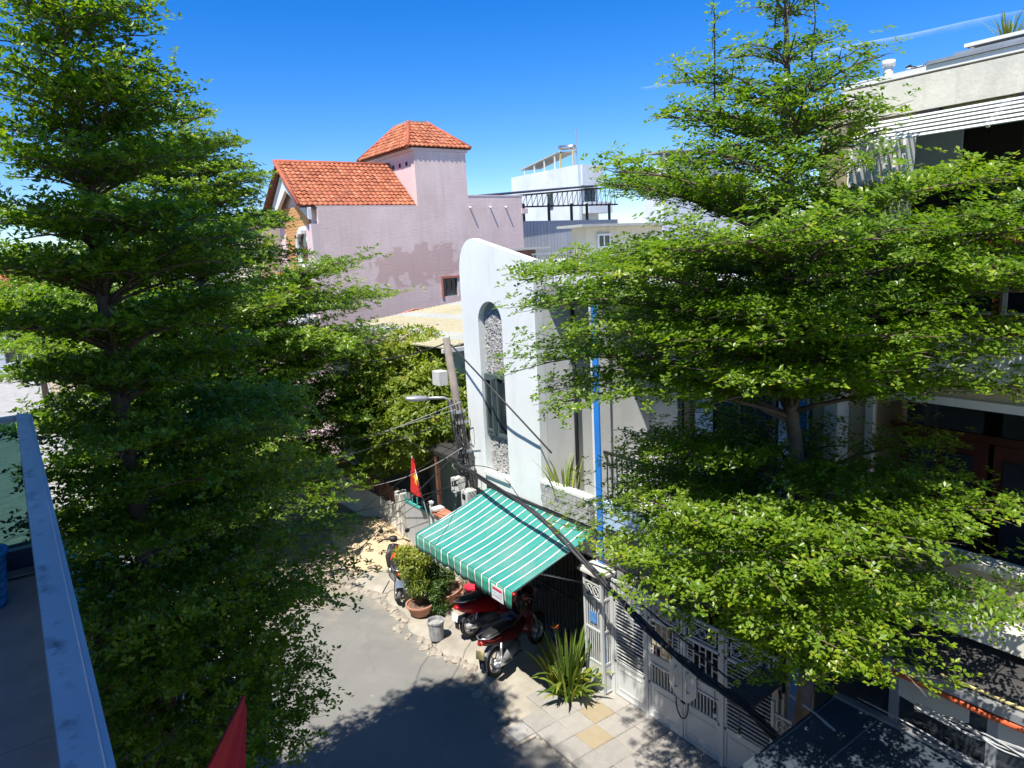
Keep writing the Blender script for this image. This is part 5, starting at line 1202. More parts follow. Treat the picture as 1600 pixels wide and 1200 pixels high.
# ================================================================== POLE, LAMP, CABLES
pX = 6.79
pb, ptop = PX(737, 770, x=pX), PX(697, 528, x=pX)
dp = (ptop - pb) / (ptop.z - pb.z); base = Vector((pb.x, pb.y - 0.10, 0.05))
up_ = thing('utility_pole', 'leaning concrete utility pole hung with cables, boxes and street lamp', 'utility pole', tuple(base))
build('shaft', MB().tube([tuple(base), tuple(pb), tuple(pb.lerp(ptop, 0.5)), tuple(ptop)], [0.10, 0.092, 0.082, 0.070], 12), M['pole_concrete'], up_, smooth=True)
def on_pole(z): return pb + dp * (z - pb.z) if z > pb.z else base.lerp(pb, (z - base.z) / (pb.z - base.z))
q = on_pole(4.72); build('junction_box', MB().box(q.x - 0.30, q.x - 0.10, q.y + 0.0, q.y + 0.26, q.z - 0.15, q.z + 0.13), M['box_white'], up_, bevel=0.01)
for k, (dx, dy, z, s) in enumerate(((-0.12, 0.26, 2.62, 0.15), (-0.22, 0.02, 2.72, 0.13), (-0.16, -0.16, 2.48, 0.16))):
    q = on_pole(z); mbx = build('meter_box', MB().box(q.x + dx - s * 0.7, q.x + dx + s * 0.7, q.y + dy - s * 0.7, q.y + dy + s * 0.7, z - s, z + s), M['box_white'], up_, bevel=0.012)
    build('meter_dial', MB().box(q.x + dx - s * 0.7 - 0.006, q.x + dx - s * 0.7 - 0.001, q.y + dy - s * 0.35, q.y + dy + s * 0.35, z - 0.01, z + s * 0.6), M['glass'], mbx)
q0 = on_pole(4.25); lt = PX(633, 623, x=5.9)
arm = build('lamp_arm', MB().tube([tuple(on_pole(3.3) + Vector((-0.12, 0, 0))), tuple(q0 + Vector((-0.14, 0.05, 0.05))), tuple(q0.lerp(lt, 0.25) + Vector((0, 0, 0.06))), tuple(q0.lerp(lt, 0.6) + Vector((0, 0, 0.03)))], 0.028, 8), M['steel'], up_, smooth=True)
hd = MB(); a_, b2 = q0.lerp(lt, 0.55) + Vector((0, 0, 0.03)), lt
dv = (b2 - a_); sdv = Vector((-dv.y, dv.x, 0)).normalized()
rings = []
for s, w_, h_ in ((0, 0.035, 0.035), (0.2, 0.07, 0.05), (0.6, 0.10, 0.06), (0.92, 0.08, 0.045), (1.0, 0.03, 0.02)):
    c = a_ + dv * s; rings.append([tuple(c + sdv * (w_ * math.cos(t)) + Vector((0, 0, h_ * math.sin(t)))) for t in [2 * math.pi * k / 10 for k in range(10)]])
build('lamp_head', hd.loft(rings), M['steel'], arm, smooth=True)
for z in (4.05, 3.85, 3.3, 2.95): 
    q = on_pole(z); build('clamp', MB().tube([tuple(q - dp * 0.03), tuple(q + dp * 0.03)], 0.15, 12), M['steel'], up_)
for k in range(9):
    rr = random.Random(k + 60); q = on_pole(2.9 + rr.random() * 1.2); a = rr.uniform(2.2, 5.2); rad_ = rr.uniform(0.08, 0.26); c = q + Vector((math.cos(a) * 0.15, math.sin(a) * 0.15, 0))
    build('cable_coil', MB().tube([tuple(c + Vector((0.03 * math.sin(3 * t), rad_ * math.cos(t) * 0.6, rad_ * math.sin(t)))) for t in [2 * math.pi * i / 14 * rr.uniform(0.9, 1.0) for i in range(15)]], 0.008, 5), M['cable'], up_, smooth=True)
for k in range(6):
    rr = random.Random(k + 90); a = rr.uniform(2.5, 4.8); pts = [tuple(on_pole(z) + Vector((math.cos(a) * (0.15 + 0.02 * math.sin(z * 5 + k)), math.sin(a) * (0.15 + 0.03 * math.cos(z * 4 + k)), 0))) for z in np.linspace(1.0, 4.3, 12)]
    build('riser_cable', MB().tube(pts, 0.012, 5), M['cable'], up_, smooth=True)
q = on_pole(3.05); build('cable_knot', MB().tube([tuple(q + Vector((-0.16 + 0.05 * math.sin(i * 1.7), 0.18 - 0.045 * i, 0.02 * math.sin(i * 2.3)))) for i in range(9)], [0.03, 0.06, 0.075, 0.06, 0.08, 0.06, 0.07, 0.05, 0.03], 8), M['cable'], up_, smooth=True)

def cable(label, pts, r, mat='cable', strands=1, spread=0.02, seed=0, sag=0.0, closed=True, group='overhead cables'):
    t = thing('cable', label, 'cable', tuple(pts[0]), group=group)
    # resample with smooth curve
    P_ = [Vector(p) for p in pts]; out = []
    for i in range(len(P_) - 1):
        p0, p1, p2, p3 = P_[max(0, i - 1)], P_[i], P_[i + 1], P_[min(len(P_) - 1, i + 2)]
        for k in range(6):
            u = k / 6; out.append(0.5 * ((2 * p1) + (p2 - p0) * u + (2 * p0 - 5 * p1 + 4 * p2 - p3) * u * u + (3 * p1 - p0 - 3 * p2 + p3) * u ** 3))
    out.append(P_[-1])
    n = len(out)
    for s in range(strands):
        rr = random.Random(seed * 31 + s); ph = rr.random() * 6.28; f = rr.uniform(0.15, 0.5); am = spread * rr.uniform(0.3, 1.0) if strands > 1 else 0
        pp = [tuple(o + Vector((am * math.cos(ph + f * i), 0, am * math.sin(ph + f * i * 1.1))) + Vector((0, 0, -sag * 4 * (i / (n - 1)) * (1 - i / (n - 1)) * (1 + 0.4 * rr.random() * 0)))) for i, o in enumerate(out)]
        build('strand', MB().tube(pp, r, 6), M[mat], t, smooth=True)
    return t
kn = on_pole(3.05) + Vector((-0.12, 0, 0))
main_px = [(800, 778), (850, 815), (900, 862), (960, 930), (1040, 1008), (1100, 1058), (1165, 1105), (1270, 1215)]
cable('thick twisted black cable bundle running from the pole across the awning and gate', [kn] + [PX(u, v, x=6.3) for (u, v) in main_px], 0.018, strands=7, spread=0.032, seed=1)
cable('thinner black cable sagging just above the main bundle at the gate', [PX(905, 872, x=6.32), PX(990, 935, x=6.4), PX(1070, 1002, x=6.4), PX(1140, 1062, x=6.35), PX(1180, 1090, x=6.3)], 0.012, strands=1)
cable('single black service cable from pole top down to the tower balcony planter', [ptop + Vector((0.05, -0.05, -0.12)), PX(760, 598, x=6.6), PX(815, 657, x=6.75), PX(862, 708, x=6.95)], 0.016)
cable('dark cable crossing before the scissor grille from pillar to tree', [PX(915, 862, x=6.75), PX(960, 885, x=6.85), PX(1040, 925, x=7.0), PX(1110, 948, x=7.0), PX(1180, 985, x=6.9)], 0.018, strands=2, spread=0.015, seed=3)
cable('thin grey cable from the knot to the wall above the awning', [kn, PX(775, 735, x=6.7), PX(820, 790, x=6.9)], 0.007)
cable('black cable loop from pole top going left through the yard tree', [ptop + Vector((0, 0.05, -0.1)), PX(672, 545, x=6.5), PX(600, 562, x=6.6), PX(480, 575, x=7.0), PX(380, 590, x=7.4)], 0.014)
lw = [((720, 628), (640, 660), (560, 690), (535, 694)), ((712, 640), (620, 668), (540, 692)), ((735, 735), (640, 690), (600, 668)), ((720, 690), (640, 742), (560, 800)), ((722, 700), (660, 735), (580, 760), (430, 790)), ((730, 740), (650, 790), (560, 850)), ((735, 750), (600, 790), (450, 820))]
lab = ['upper grey wire fanning left from the street lamp bracket', 'second grey wire fanning left below the lamp bracket', 'tight black wire slanting up left from the pole knot', 'thin wire slanting down left from the pole to the yard wall', 'long pale wire running left from the pole past the flag', 'thin wire from the pole knot down past the flag', 'lowest wire running far left from the pole']
for k, (pp, lb_) in enumerate(zip(lw, lab)):
    pts = [PX(u, v, x=6.45 + 0.12 * i) for i, (u, v) in enumerate(pp)]; cable(lb_, pts, 0.007 if k % 2 else 0.009, 'cable_grey' if k in (0, 1, 4) else 'cable')
cable('pair of pale grey cables running over the blue-black canopy', [PX(1235, 1083, x=6.1), PX(1282, 1122, x=6.0), PX(1330, 1175, x=5.9), PX(1375, 1225, x=5.8)], 0.010, 'cable_grey', strands=3, spread=0.02, seed=5)
cable('thin pale wire between the canopy strip and the shop windows', [PX(1340, 1090, x=6.3), PX(1440, 1142, x=6.25), PX(1560, 1215, x=6.2)], 0.007, 'cable_grey')
cable('loose silvery cable bundle in front of the shop windows at lower right', [PX(1430, 1105, x=6.2), PX(1500, 1135, x=6.1), PX(1560, 1160, x=6.05), PX(1640, 1200, x=6.0)], 0.007, 'cable_grey', strands=6, spread=0.04, seed=6)
cable('dark cable bundle sagging along the canopy edge at the bottom', [PX(1150, 1095, x=6.3), PX(1205, 1140, x=6.2), PX(1260, 1190, x=6.1), PX(1300, 1230, x=6.0)], 0.008, strands=4, spread=0.03, seed=8)
cable('thin black wire high above the road from tree to pole', [(1.0, 6.2, 5.0), (3.0, 9.4, 4.2), tuple(on_pole(3.9))], 0.006)
cable('thin black wire low across the road from near house to pole', [(0.3, 5.2, 3.6), (2.6, 8.0, 3.1), tuple(on_pole(3.4))], 0.006)
for k, (u, v) in enumerate(((1117, 1118), (1155, 1150))):
    top = PX(u, v - 38, x=6.3); bt = PX(u, v - 2, x=6.3)
    hb_ = thing('hanging_lamp', ['small white bulb hanging from the cable before the gate, upper one', 'small white bulb hanging from the cable before the gate, lower one'][k], 'lamp', tuple(bt), group='bulbs on the cable')
    build('cord', MB().tube([tuple(top), tuple(bt + Vector((0, 0, 0.05)))], 0.006, 5), M['cable'], hb_); build('socket', MB().tube([tuple(bt + Vector((0, 0, 0.02))), tuple(bt + Vector((0, 0, 0.07)))], 0.02, 8), M['black_plastic'], hb_)
    build('bulb', MB().lathe([(0.001, -0.035), (0.02, -0.03), (0.03, -0.01), (0.026, 0.01), (0.015, 0.022)], tuple(bt), 10), M['frame_white'], hb_, smooth=True)

# ================================================================== FLAGS
fp0, fp1 = PX(683, 862, x=6.9), PX(643, 712, x=6.9)
fl_ = thing('flag', 'red flag with yellow star hanging from a slanted pole by the yard gate', 'flag', tuple(fp0))
build('pole', MB().tube([tuple(fp0), tuple(fp1)], 0.014, 8), M['steel'], fl_, smooth=True)
mb = MB(); W_, H_ = 9, 12
A_ = [PX(644, 716, x=6.88), PX(661, 778, x=6.88), PX(655, 782, x=6.80), PX(640, 762, x=6.78)]
tl, tr_, br, bl_ = PX(643.5, 715, x=6.88), PX(645, 719, x=6.87), PX(661, 774, x=6.86), PX(641, 772, x=6.84)
top_e = [PX(644, 715, x=6.88), PX(645, 716, x=6.88)]
for j in range(H_ + 1):
    v = j / H_
    right = PX(645 + 17 * v, 716 + 60 * v, x=6.88)
    left = PX(644 - 5 * min(1, v * 2.0) - 0.0 * v, 716 + (46 if v > 0 else 0) * v + 3 * v, x=6.86)
    for i in range(W_ + 1):
        u = i / W_; p = left.lerp(right, u); p = p + Vector((0.04 * math.sin(u * 9 + v * 2), 0.0, 0)); 
        if j == H_: p.z -= 0.09 * (1 - abs(u - 0.55) * 1.8)
        mb.v.append(tuple(p))
for j in range(H_):
    for i in range(W_): a = j * (W_ + 1) + i; mb.f.append((a, a + 1, a + W_ + 2, a + W_ + 1))
ck = build('cloth', mb, M['flag_red'], fl_, smooth=True)
cst = PX(649, 749, x=6.78); poly = []
for k in range(10):
    a = math.pi / 2 + k * math.pi / 5; rd = 0.14 if k % 2 == 0 else 0.058; poly.append((cst.x + 0.012 * math.sin(a * 2), cst.y - rd * math.cos(a) * 0.8, cst.z + rd * math.sin(a) * 1.15))
build('star', MB().prism(poly, (0.006, 0, 0)), M['star'], ck)
# big red flag on a pole below the near balcony
def ray_pt(u, v, d):
    q = np.array([u - 800.0, v - 600.0, F_PX]); q /= np.linalg.norm(q); return Vector((0.0, 0.0, CAM_H)) + Vector(ROT @ q) * d
tip = ray_pt(381, 1088, 5.6); foot = ray_pt(262, 1330, 4.9)
bf_ = thing('flag', 'large plain red flag drooping from a pole below the near balcony', 'flag', tuple(foot))
build('pole', MB().tube([tuple(foot), tuple(tip)], 0.014, 8), M['flag_red'], bf_, smooth=True)
build('pole_bracket', MB().tube([tuple(foot + (tip - foot) * 0.04), (-1.29, foot.y - 0.2, foot.z - 0.35)], 0.02, 6), M['steel'], bf_)
mb = MB(); W_, H_ = 20, 16
dd = (foot - tip).normalized()
for j in range(H_ + 1):
    v = j / H_; a = tip + dd * (1.0 * v)
    for i in range(W_ + 1):
        u = i / W_
        fall = Vector((0.06, -0.02, -1)).normalized() * (u * (0.10 + 0.95 * v))
        fold = Vector((0.55, -0.8, 0)) * (0.045 * math.sin(u * 13 + v * 2.2) * (0.15 + v) * (0.3 + u))
        mb.v.append(tuple(a + fall + fold + Vector((0.10, 0.02, 0)) * u * v))
for j in range(H_):
    for i in range(W_): a = j * (W_ + 1) + i; mb.f.append((a, a + 1, a + W_ + 2, a + W_ + 1))
build('cloth', mb, surf('dark_red_cloth', (0.42, 0.012, 0.018), 0.8, 0.1, 4, 0.1), bf_, smooth=True)

# ================================================================== MOTORBIKES
def ring(cx, cy, cz, hw, hh, n=12, p=2.4, tilt=0.0):
    out = []
    for k in range(n):
        a = 2 * math.pi * k / n; c, s = math.cos(a), math.sin(a)
        y = hw * math.copysign(abs(c) ** (2 / p), c); z = hh * math.copysign(abs(s) ** (2 / p), s); out.append((cx + tilt * z, cy + y, cz + z))
    return out
def motorbike(label, loc, rotz, paint, under=False, plate='frame_white', lean=0.10, seat_mat='black_plastic'):
    t = thing('motorbike', label, 'motorbike', loc, rotz, group='motorbikes parked by the awning'); t.rotation_euler = (lean, 0, rotz); t.scale = (0.94, 0.94, 0.94)
    K = dict(local=True, smooth=True); wr = 0.265
    for nm, x in (('rear_wheel', -0.62), ('front_wheel', 0.64)):
        w_ = build(nm, MB().lathe([(wr - 0.075, -0.032), (wr - 0.03, -0.048), (wr - 0.004, -0.026), (wr, 0), (wr - 0.004, 0.026), (wr - 0.03, 0.048), (wr - 0.075, 0.032)], (x, 0, wr), 26, 'y', close=True), M['rubber'], t, **K)
        build('rim', MB().lathe([(wr - 0.095, -0.03), (wr - 0.072, -0.034), (wr - 0.072, 0.034), (wr - 0.095, 0.03)], (x, 0, wr), 24, 'y', close=True), M['silver'], w_, **K)
        sp = MB()
        for k in range(6):
            a = 2 * math.pi * k / 6; sp.tube([(x + 0.03 * math.cos(a), 0, wr + 0.03 * math.sin(a)), (x + 0.18 * math.cos(a), 0, wr + 0.18 * math.sin(a))], 0.012, 5)
        build('hub', sp.lathe([(0.001, -0.05), (0.05, -0.05), (0.05, 0.05), (0.001, 0.05)], (x, 0, wr), 12, 'y'), M['silver'], w_, **K)
    pm = M[paint]
    if not under:
        build('rear_body', MB().loft([ring(-0.92, 0, 0.70, 0.05, 0.04), ring(-0.84, 0, 0.67, 0.12, 0.09), ring(-0.62, 0, 0.62, 0.165, 0.14), ring(-0.35, 0, 0.58, 0.17, 0.17), ring(-0.10, 0, 0.52, 0.14, 0.20), ring(0.0, 0, 0.45, 0.11, 0.15)]), pm, t, **K)
        build('floorboard', MB().loft([ring(-0.05, 0, 0.33, 0.15, 0.06), ring(0.15, 0, 0.31, 0.16, 0.045), ring(0.36, 0, 0.34, 0.16, 0.06)]), pm, t, **K)
        build('leg_shield', MB().loft([ring(0.34, 0, 0.34, 0.17, 0.05), ring(0.40, 0, 0.55, 0.21, 0.05), ring(0.44, 0, 0.78, 0.20, 0.05), ring(0.46, 0, 0.95, 0.10, 0.04)]), pm, t, **K)
        build('front_apron', MB().loft([ring(0.52, 0, 0.50, 0.07, 0.06), ring(0.55, 0, 0.70, 0.09, 0.09), ring(0.50, 0, 0.90, 0.08, 0.06)]), pm, t, **K)
    else:
        build('rear_body', MB().loft([ring(-0.95, 0, 0.76, 0.03, 0.03), ring(-0.84, 0, 0.72, 0.08, 0.06), ring(-0.55, 0, 0.66, 0.12, 0.10), ring(-0.25, 0, 0.60, 0.12, 0.13), ring(0.05, 0, 0.52, 0.09, 0.12), ring(0.30, 0, 0.62, 0.06, 0.09)]), pm, t, **K)
        build('leg_shield', MB().loft([ring(0.30, 0, 0.42, 0.14, 0.05), ring(0.40, 0, 0.62, 0.18, 0.06), ring(0.46, 0, 0.84, 0.12, 0.06)]), pm, t, **K)
        build('rear_fender', MB().tube([(-0.62 + 0.30 * math.cos(a), 0, wr + 0.31 * math.sin(a)) for a in np.linspace(0.5, 3.3, 12)], 0.055, 8), M['grey_plastic'], t, **K)
    build('seat', MB().loft([ring(-0.82, 0, 0.79, 0.07, 0.03), ring(-0.70, 0, 0.81, 0.12, 0.045), ring(-0.40, 0, 0.80, 0.14, 0.05), ring(-0.18, 0, 0.76, 0.12, 0.05), ring(-0.02, 0, 0.74, 0.07, 0.03)]), M[seat_mat], t, **K)
    build('front_fork', MB().tube([(0.46, 0, 0.88), (0.58, 0.07, 0.55), (0.64, 0.07, wr)], 0.022, 8).tube([(0.46, 0, 0.88), (0.58, -0.07, 0.55), (0.64, -0.07, wr)], 0.022, 8), M['silver'], t, **K)
    build('front_fender', MB().tube([(0.64 + 0.30 * math.cos(a), 0, wr + 0.30 * math.sin(a)) for a in np.linspace(0.4, 2.6, 10)], [0.02] + [0.05] * 8 + [0.02], 8), pm, t, **K)
    hbv = build('handlebar', MB().tube([(0.30, 0.34, 1.00), (0.38, 0.24, 1.03), (0.44, 0.08, 1.0), (0.44, -0.08, 1.0), (0.38, -0.24, 1.03), (0.30, -0.34, 1.00)], 0.014, 8), M['black_plastic'], t, **K)
    for s in (-1, 1):
        build('grip', MB().tube([(0.36, 0.26 * s, 1.02), (0.29, 0.36 * s, 1.0)], 0.02, 8), M['rubber'], hbv, **K)
        build('mirror', MB().tube([(0.40, 0.2 * s, 1.03), (0.42, 0.27 * s, 1.20)], 0.007, 5).lathe([(0.001, -0.012), (0.055, -0.01), (0.06, 0.0), (0.055, 0.01), (0.001, 0.012)], (0.42, 0.30 * s, 1.22), 12, 'x'), M['black_plastic'], hbv, **K)
    build('headlight', MB().loft([ring(0.42, 0, 1.0, 0.09, 0.06), ring(0.52, 0, 1.0, 0.10, 0.07), ring(0.57, 0, 0.98, 0.06, 0.045)]), pm, t, **K)
    build('tail_light', MB().loft([ring(-0.955, 0, 0.69 + 0.05 * under, 0.05, 0.025), ring(-0.90, 0, 0.70 + 0.05 * under, 0.085, 0.04)]), M['light_red'], t, **K)
    pl_ = build('number_plate', MB().obox((-0.97, 0, 0.52 + 0.03 * under), (0.004, 0, 0.001), (0, 0.095, 0), (0.02, 0, 0.07)), M[plate], t, local=True)
    build('mud_flap', MB().obox((-0.945, 0, 0.36), (0.005, 0, 0), (0, 0.07, 0), (0.0, 0, 0.09)), M['black_plastic'], t, local=True)
    build('engine', MB().loft([ring(-0.62, -0.10, 0.30, 0.05, 0.07), ring(-0.30, -0.08, 0.30, 0.08, 0.10), ring(0.02, 0, 0.30, 0.10, 0.10)]), M['grey_plastic'], t, **K)
    build('exhaust', MB().tube([(0.0, -0.12, 0.2), (-0.35, -0.16, 0.22), (-0.45, -0.17, 0.26), (-0.86, -0.18, 0.34)], [0.018, 0.02, 0.055, 0.06], 10), M['grey_plastic'] if not under else M['silver'], t, **K)
    build('heat_shield', MB().loft([ring(-0.48, -0.235, 0.28, 0.01, 0.04), ring(-0.78, -0.245, 0.335, 0.01, 0.045)]), M['silver'], t, **K)
    build('shock', MB().tube([(-0.60, -0.13, wr + 0.02), (-0.52, -0.12, 0.60)], 0.026, 8), M['silver'], t, **K)
    build('grab_rail', MB().tube([(-0.55, 0.15, 0.79), (-0.85, 0.13, 0.82), (-0.95, 0, 0.83), (-0.85, -0.13, 0.82), (-0.55, -0.15, 0.79)], 0.014, 8), M['silver'], t, **K)
    build('kickstand', MB().tube([(-0.1, 0.12, 0.25), (-0.16, 0.27, -0.02)], 0.012, 6), M['black_metal'], t, **K)
    return t
GZ = 0.085
motorbike('bright red scooter with black seat parked nose in under the awning', (6.72, 10.42, GZ), 0.02, 'red_paint', lean=-0.08)
motorbike('dark red motorbike with pale yellow plate parked nose in at the awning edge', (6.34, 9.28, GZ), 0.30, 'maroon_paint', under=True, plate='plate_yellow', lean=-0.10)
fb = motorbike('black motorbike with orange bag parked along the kerb by the sand heap', (5.88, 13.15, 0.08), 1.22, 'black_plastic', under=True, plate='silver', lean=0.12)
bg_ = thing('bag', 'orange plastic bag hanging on the black motorbike by the sand heap', 'bag', (6.02, 13.15, 0.55))
r = random.Random(4); rings = []
for z, w_ in ((0.0, 0.05), (0.05, 0.13), (0.16, 0.15), (0.26, 0.11), (0.33, 0.04), (0.40, 0.02)): rings.append([(w_ * math.cos(a) * r.uniform(0.8, 1.15), w_ * math.sin(a) * r.uniform(0.8, 1.15), z) for a in [2 * math.pi * k / 12 for k in range(12)]])
build('sack', MB().loft(rings), M['orange_plastic'], bg_, local=True, smooth=True); build('handle', MB().tube([(0.02, 0, 0.38), (0, 0.02, 0.48), (-0.02, 0, 0.38)], 0.008, 5), M['orange_plastic'], bg_, local=True)

def bucket(label, loc, r0, r1, h, mat, group='buckets', handle=True):
    t = thing('bucket', label, 'bucket', loc, group=group)
    build('shell', MB().lathe([(0.001, 0.0), (r0, 0.0), (r1, h), (r1 - 0.008, h), (r0 - 0.006, 0.012), (0.001, 0.012)], n=24), mat, t, local=True, smooth=False)
    build('rim', MB().lathe([(r1 - 0.002, h - 0.03), (r1 + 0.012, h - 0.028), (r1 + 0.012, h + 0.004), (r1 - 0.004, h + 0.006)], n=24, close=True), mat, t, local=True)
    build('contents', MB().lathe([(0.001, h * 0.82), (r0 + (r1 - r0) * 0.8 - 0.008, h * 0.82)], n=20), M['concrete'], t, local=True)
    if handle: build('handle', MB().tube([(r1 * math.cos(a) * 1.06, 0.03 + 0.10 * math.sin(a), h - 0.03 - 0.12 * math.sin(a)) for a in np.linspace(0, math.pi, 12)], 0.004, 5), M['steel'], t, local=True)
    return t
M['bucket_grey'] = surf('cement_smeared_bucket', (0.30, 0.30, 0.30), 0.8, 0.35, 9, 0.3, stain=0.5, stain_col=(0.5, 0.48, 0.44))
bucket('grey cement-smeared paint bucket standing on the pavement before the red scooter', (5.60, 10.81, 0.075), 0.125, 0.15, 0.36, M['bucket_grey'])
bucket('dark grey tub standing behind the red scooter under the awning', (6.62, 11.12, 0.085), 0.15, 0.19, 0.42, surf('dark_tub', (0.10, 0.10, 0.105), 0.6, 0.2, 6, 0.1), handle=False)

# ------------------------------------------------------------------ clutter under the awning
for k, (lab, x, y, z, mt, rr) in enumerate((('red plastic basin stacked on the dark tub under the awning', 6.62, 11.12, 0.52, 'red_cloth', 0.17), ('blue plastic jug standing beside the red scooter front', 6.75, 10.05, 0.09, 'denim', 0.11))):
    t = thing('basin' if k == 0 else 'jug', lab, 'basin' if k == 0 else 'jug', (x, y, z))
    build('shell', MB().lathe([(0.001, 0), (rr * 0.7, 0), (rr, 0.12 if k == 0 else 0.25), (rr * (1.08 if k == 0 else 0.5), 0.13 if k == 0 else 0.33), (rr * 0.95 * (1 if k == 0 else 0.5), 0.12 if k == 0 else 0.34), (rr * 0.6, 0.02)], n=20), M[mt], t, local=True, smooth=True)
    build('handle', MB().tube([(rr * 0.95, 0, 0.1), (rr * 1.2, 0, 0.12), (rr * 0.95, 0.05, 0.14)], 0.012, 6), M[mt], t, local=True, smooth=True)

# ================================================================== PLANTS IN POTS
def pot(t, loc, prof, mat='pot', oval=1.0):
    mb = MB().lathe(prof, (0, 0, 0), 28)
    mb.v = [(x * oval, y, z) for (x, y, z) in mb.v]
    o = build('pot', mb, M[mat], t, local=True, smooth=False); return o
def shrub(name, label, loc, potprof, clumps, n, ln, wd, k, mat, stems, cat='potted plant', seed=1, potmat='pot', oval=1.0, soil_r=0.2, soil_z=0.2, el=(5, 50), group=None, up=0.5, rot=0):
    t = thing(name, label, cat, loc, rot, group=group)
    if potprof:
        p_ = pot(t, loc, potprof, potmat, oval); mb = MB().lathe([(0.001, soil_z + 0.01), (soil_r, soil_z)], n=20); mb.v = [(x * oval, y, z) for (x, y, z) in mb.v]; build('soil', mb, M['soil'], p_, local=True)
    sm = MB(); rr = random.Random(seed)
    for (c, rx, ry, rz) in clumps:
        for q in range(stems):
            e = Vector(c) + Vector((rr.uniform(-rx, rx) * 0.5, rr.uniform(-ry, ry) * 0.5, rr.uniform(-0.3, 0.5) * rz)); b0 = Vector((rr.uniform(-0.05, 0.05), rr.uniform(-0.05, 0.05), soil_z if potprof else 0.0)); mid = b0.lerp(e, 0.5) + Vector((rr.uniform(-0.04, 0.04), rr.uniform(-0.04, 0.04), 0.04))
            sm.tube([b0, mid, e], [0.014, 0.009, 0.004], 5)
    build('stems', sm, M['bark'], t, local=True, smooth=True)
    P, U = clump_points(clumps, n, seed, up)
    ORG[t.name] = Vector((0, 0, 0))
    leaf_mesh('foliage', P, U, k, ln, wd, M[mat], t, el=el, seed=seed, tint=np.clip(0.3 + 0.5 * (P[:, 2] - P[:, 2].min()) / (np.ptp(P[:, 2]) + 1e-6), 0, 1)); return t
bowl = [(0.001, 0.0), (0.15, 0.0), (0.20, 0.05), (0.245, 0.16), (0.27, 0.21), (0.285, 0.215), (0.285, 0.245), (0.255, 0.245), (0.24, 0.2), (0.001, 0.19)]
shrub('potted_shrub', 'tall bushy yellow-green shrub in a round clay bowl left of the awning', (5.80, 11.80, 0.075), bowl, [((0.0, 0.0, 0.62), 0.26, 0.26, 0.28), ((-0.06, 0.1, 0.98), 0.34, 0.32, 0.26), ((0.10, 0.02, 1.18), 0.28, 0.28, 0.22), ((-0.16, 0.18, 1.25), 0.24, 0.24, 0.18)], 760, 0.085, 0.028, 7, 'leaf_pot', 3, seed=21, soil_r=0.23, soil_z=0.2, el=(-45, 25), up=0.2)
trough = [(0.001, 0.0), (0.17, 0.0), (0.22, 0.06), (0.27, 0.2), (0.30, 0.27), (0.30, 0.30), (0.265, 0.30), (0.24, 0.24), (0.001, 0.22)]
shrub('potted_shrub', 'dark leafy bush in a wide oval clay pot beside the yellow-green shrub', (6.40, 11.85, 0.08), trough, [((-0.30, -0.05, 0.48), 0.22, 0.22, 0.22), ((-0.22, 0.12, 0.72), 0.24, 0.22, 0.22), ((0.10, 0.05, 0.52), 0.20, 0.2, 0.16)], 520, 0.07, 0.03, 6, 'leaf_dark', 3, seed=22, oval=1.45, soil_r=0.24, soil_z=0.25, rot=0.35)
shrub('trailing_plant', 'small leafy plant trailing on the pavement between the two clay pots', (6.10, 11.55, 0.075), None, [((0, 0, 0.16), 0.16, 0.18, 0.16), ((-0.08, 0.04, 0.42), 0.13, 0.14, 0.16), ((0.04, 0.1, 0.62), 0.12, 0.12, 0.12)], 200, 0.06, 0.028, 6, 'leaf_dark', 2, 'plant', seed=23)
# blades helper
def blades(name, parent, n, length, width, mat, seed, droop=1.0, base_r=0.1, lean=(15, 70), tint=(0.2, 0.95), dry=0.0):
    r = random.Random(seed); V, F, T = [], [], []
    for q in range(n):
        a = r.random() * 6.283; ln_ = length * r.uniform(0.55, 1.1); le = math.radians(r.uniform(*lean)); w_ = width * r.uniform(0.7, 1.15)
        d = Vector((math.cos(a), math.sin(a), 0)); sd = Vector((-d.y, d.x, 0)); b0 = d * base_r * math.sqrt(r.random()) ; p = b0.copy(); an = math.pi / 2 - le * 0.35
        n0 = len(V); seg = 6; tt = r.uniform(*tint)
        for s in range(seg + 1):
            u = s / seg; ww = w_ * (0.55 + 0.9 * u) * (1 - u) ** 0.55 if s < seg else 0.001
            off = Vector((0, 0, 0.25 * ww))
            V += [tuple(p - sd * ww + off), tuple(p), tuple(p + sd * ww + off)]
            an -= le * (0.30 * droop) * (0.4 + u); p = p + (d * math.cos(an) + Vector((0, 0, math.sin(an)))) * (ln_ / seg)
        for s in range(seg):
            b = n0 + s * 3; F += [(b, b + 1, b + 4, b + 3), (b + 1, b + 2, b + 5, b + 4)]; T += [tt, tt + r.uniform(-0.1, 0.25)]
    me = bpy.data.meshes.new(name); me.from_pydata(V, [], F); at = me.attributes.new('tint', 'FLOAT', 'FACE'); at.data.foreach_set('value', [max(0, min(1, t)) for t in T]); me.materials.append(M[mat]); me.polygons.foreach_set('use_smooth', [True] * len(F))
    o = bpy.data.objects.new(name, me); COL.objects.link(o); o.parent = parent; o['kind'] = 'stuff'; return o
sp = thing('strap_leaf_plant', 'spiky green and yellow strap-leaved plant with orange bloom beside the gate pillar', 'plant', (6.38, 7.98, 0.085))
for q_, (dx_, dy_) in enumerate(((-0.12, 0.1), (0.1, 0.14), (0.08, -0.12), (-0.1, -0.14))): blades('leaves', sp, 28, 0.74, 0.040, 'blade', 131 + q_, 0.85, 0.10, (10, 70), (0.2, 1.0)).location = (dx_, dy_, 0)
blades('tall_leaves', sp, 60, 1.1, 0.034, 'blade', 32, 0.35, 0.14, (5, 40), (0.2, 0.7))
fw_ = MB(); rr = random.Random(5)
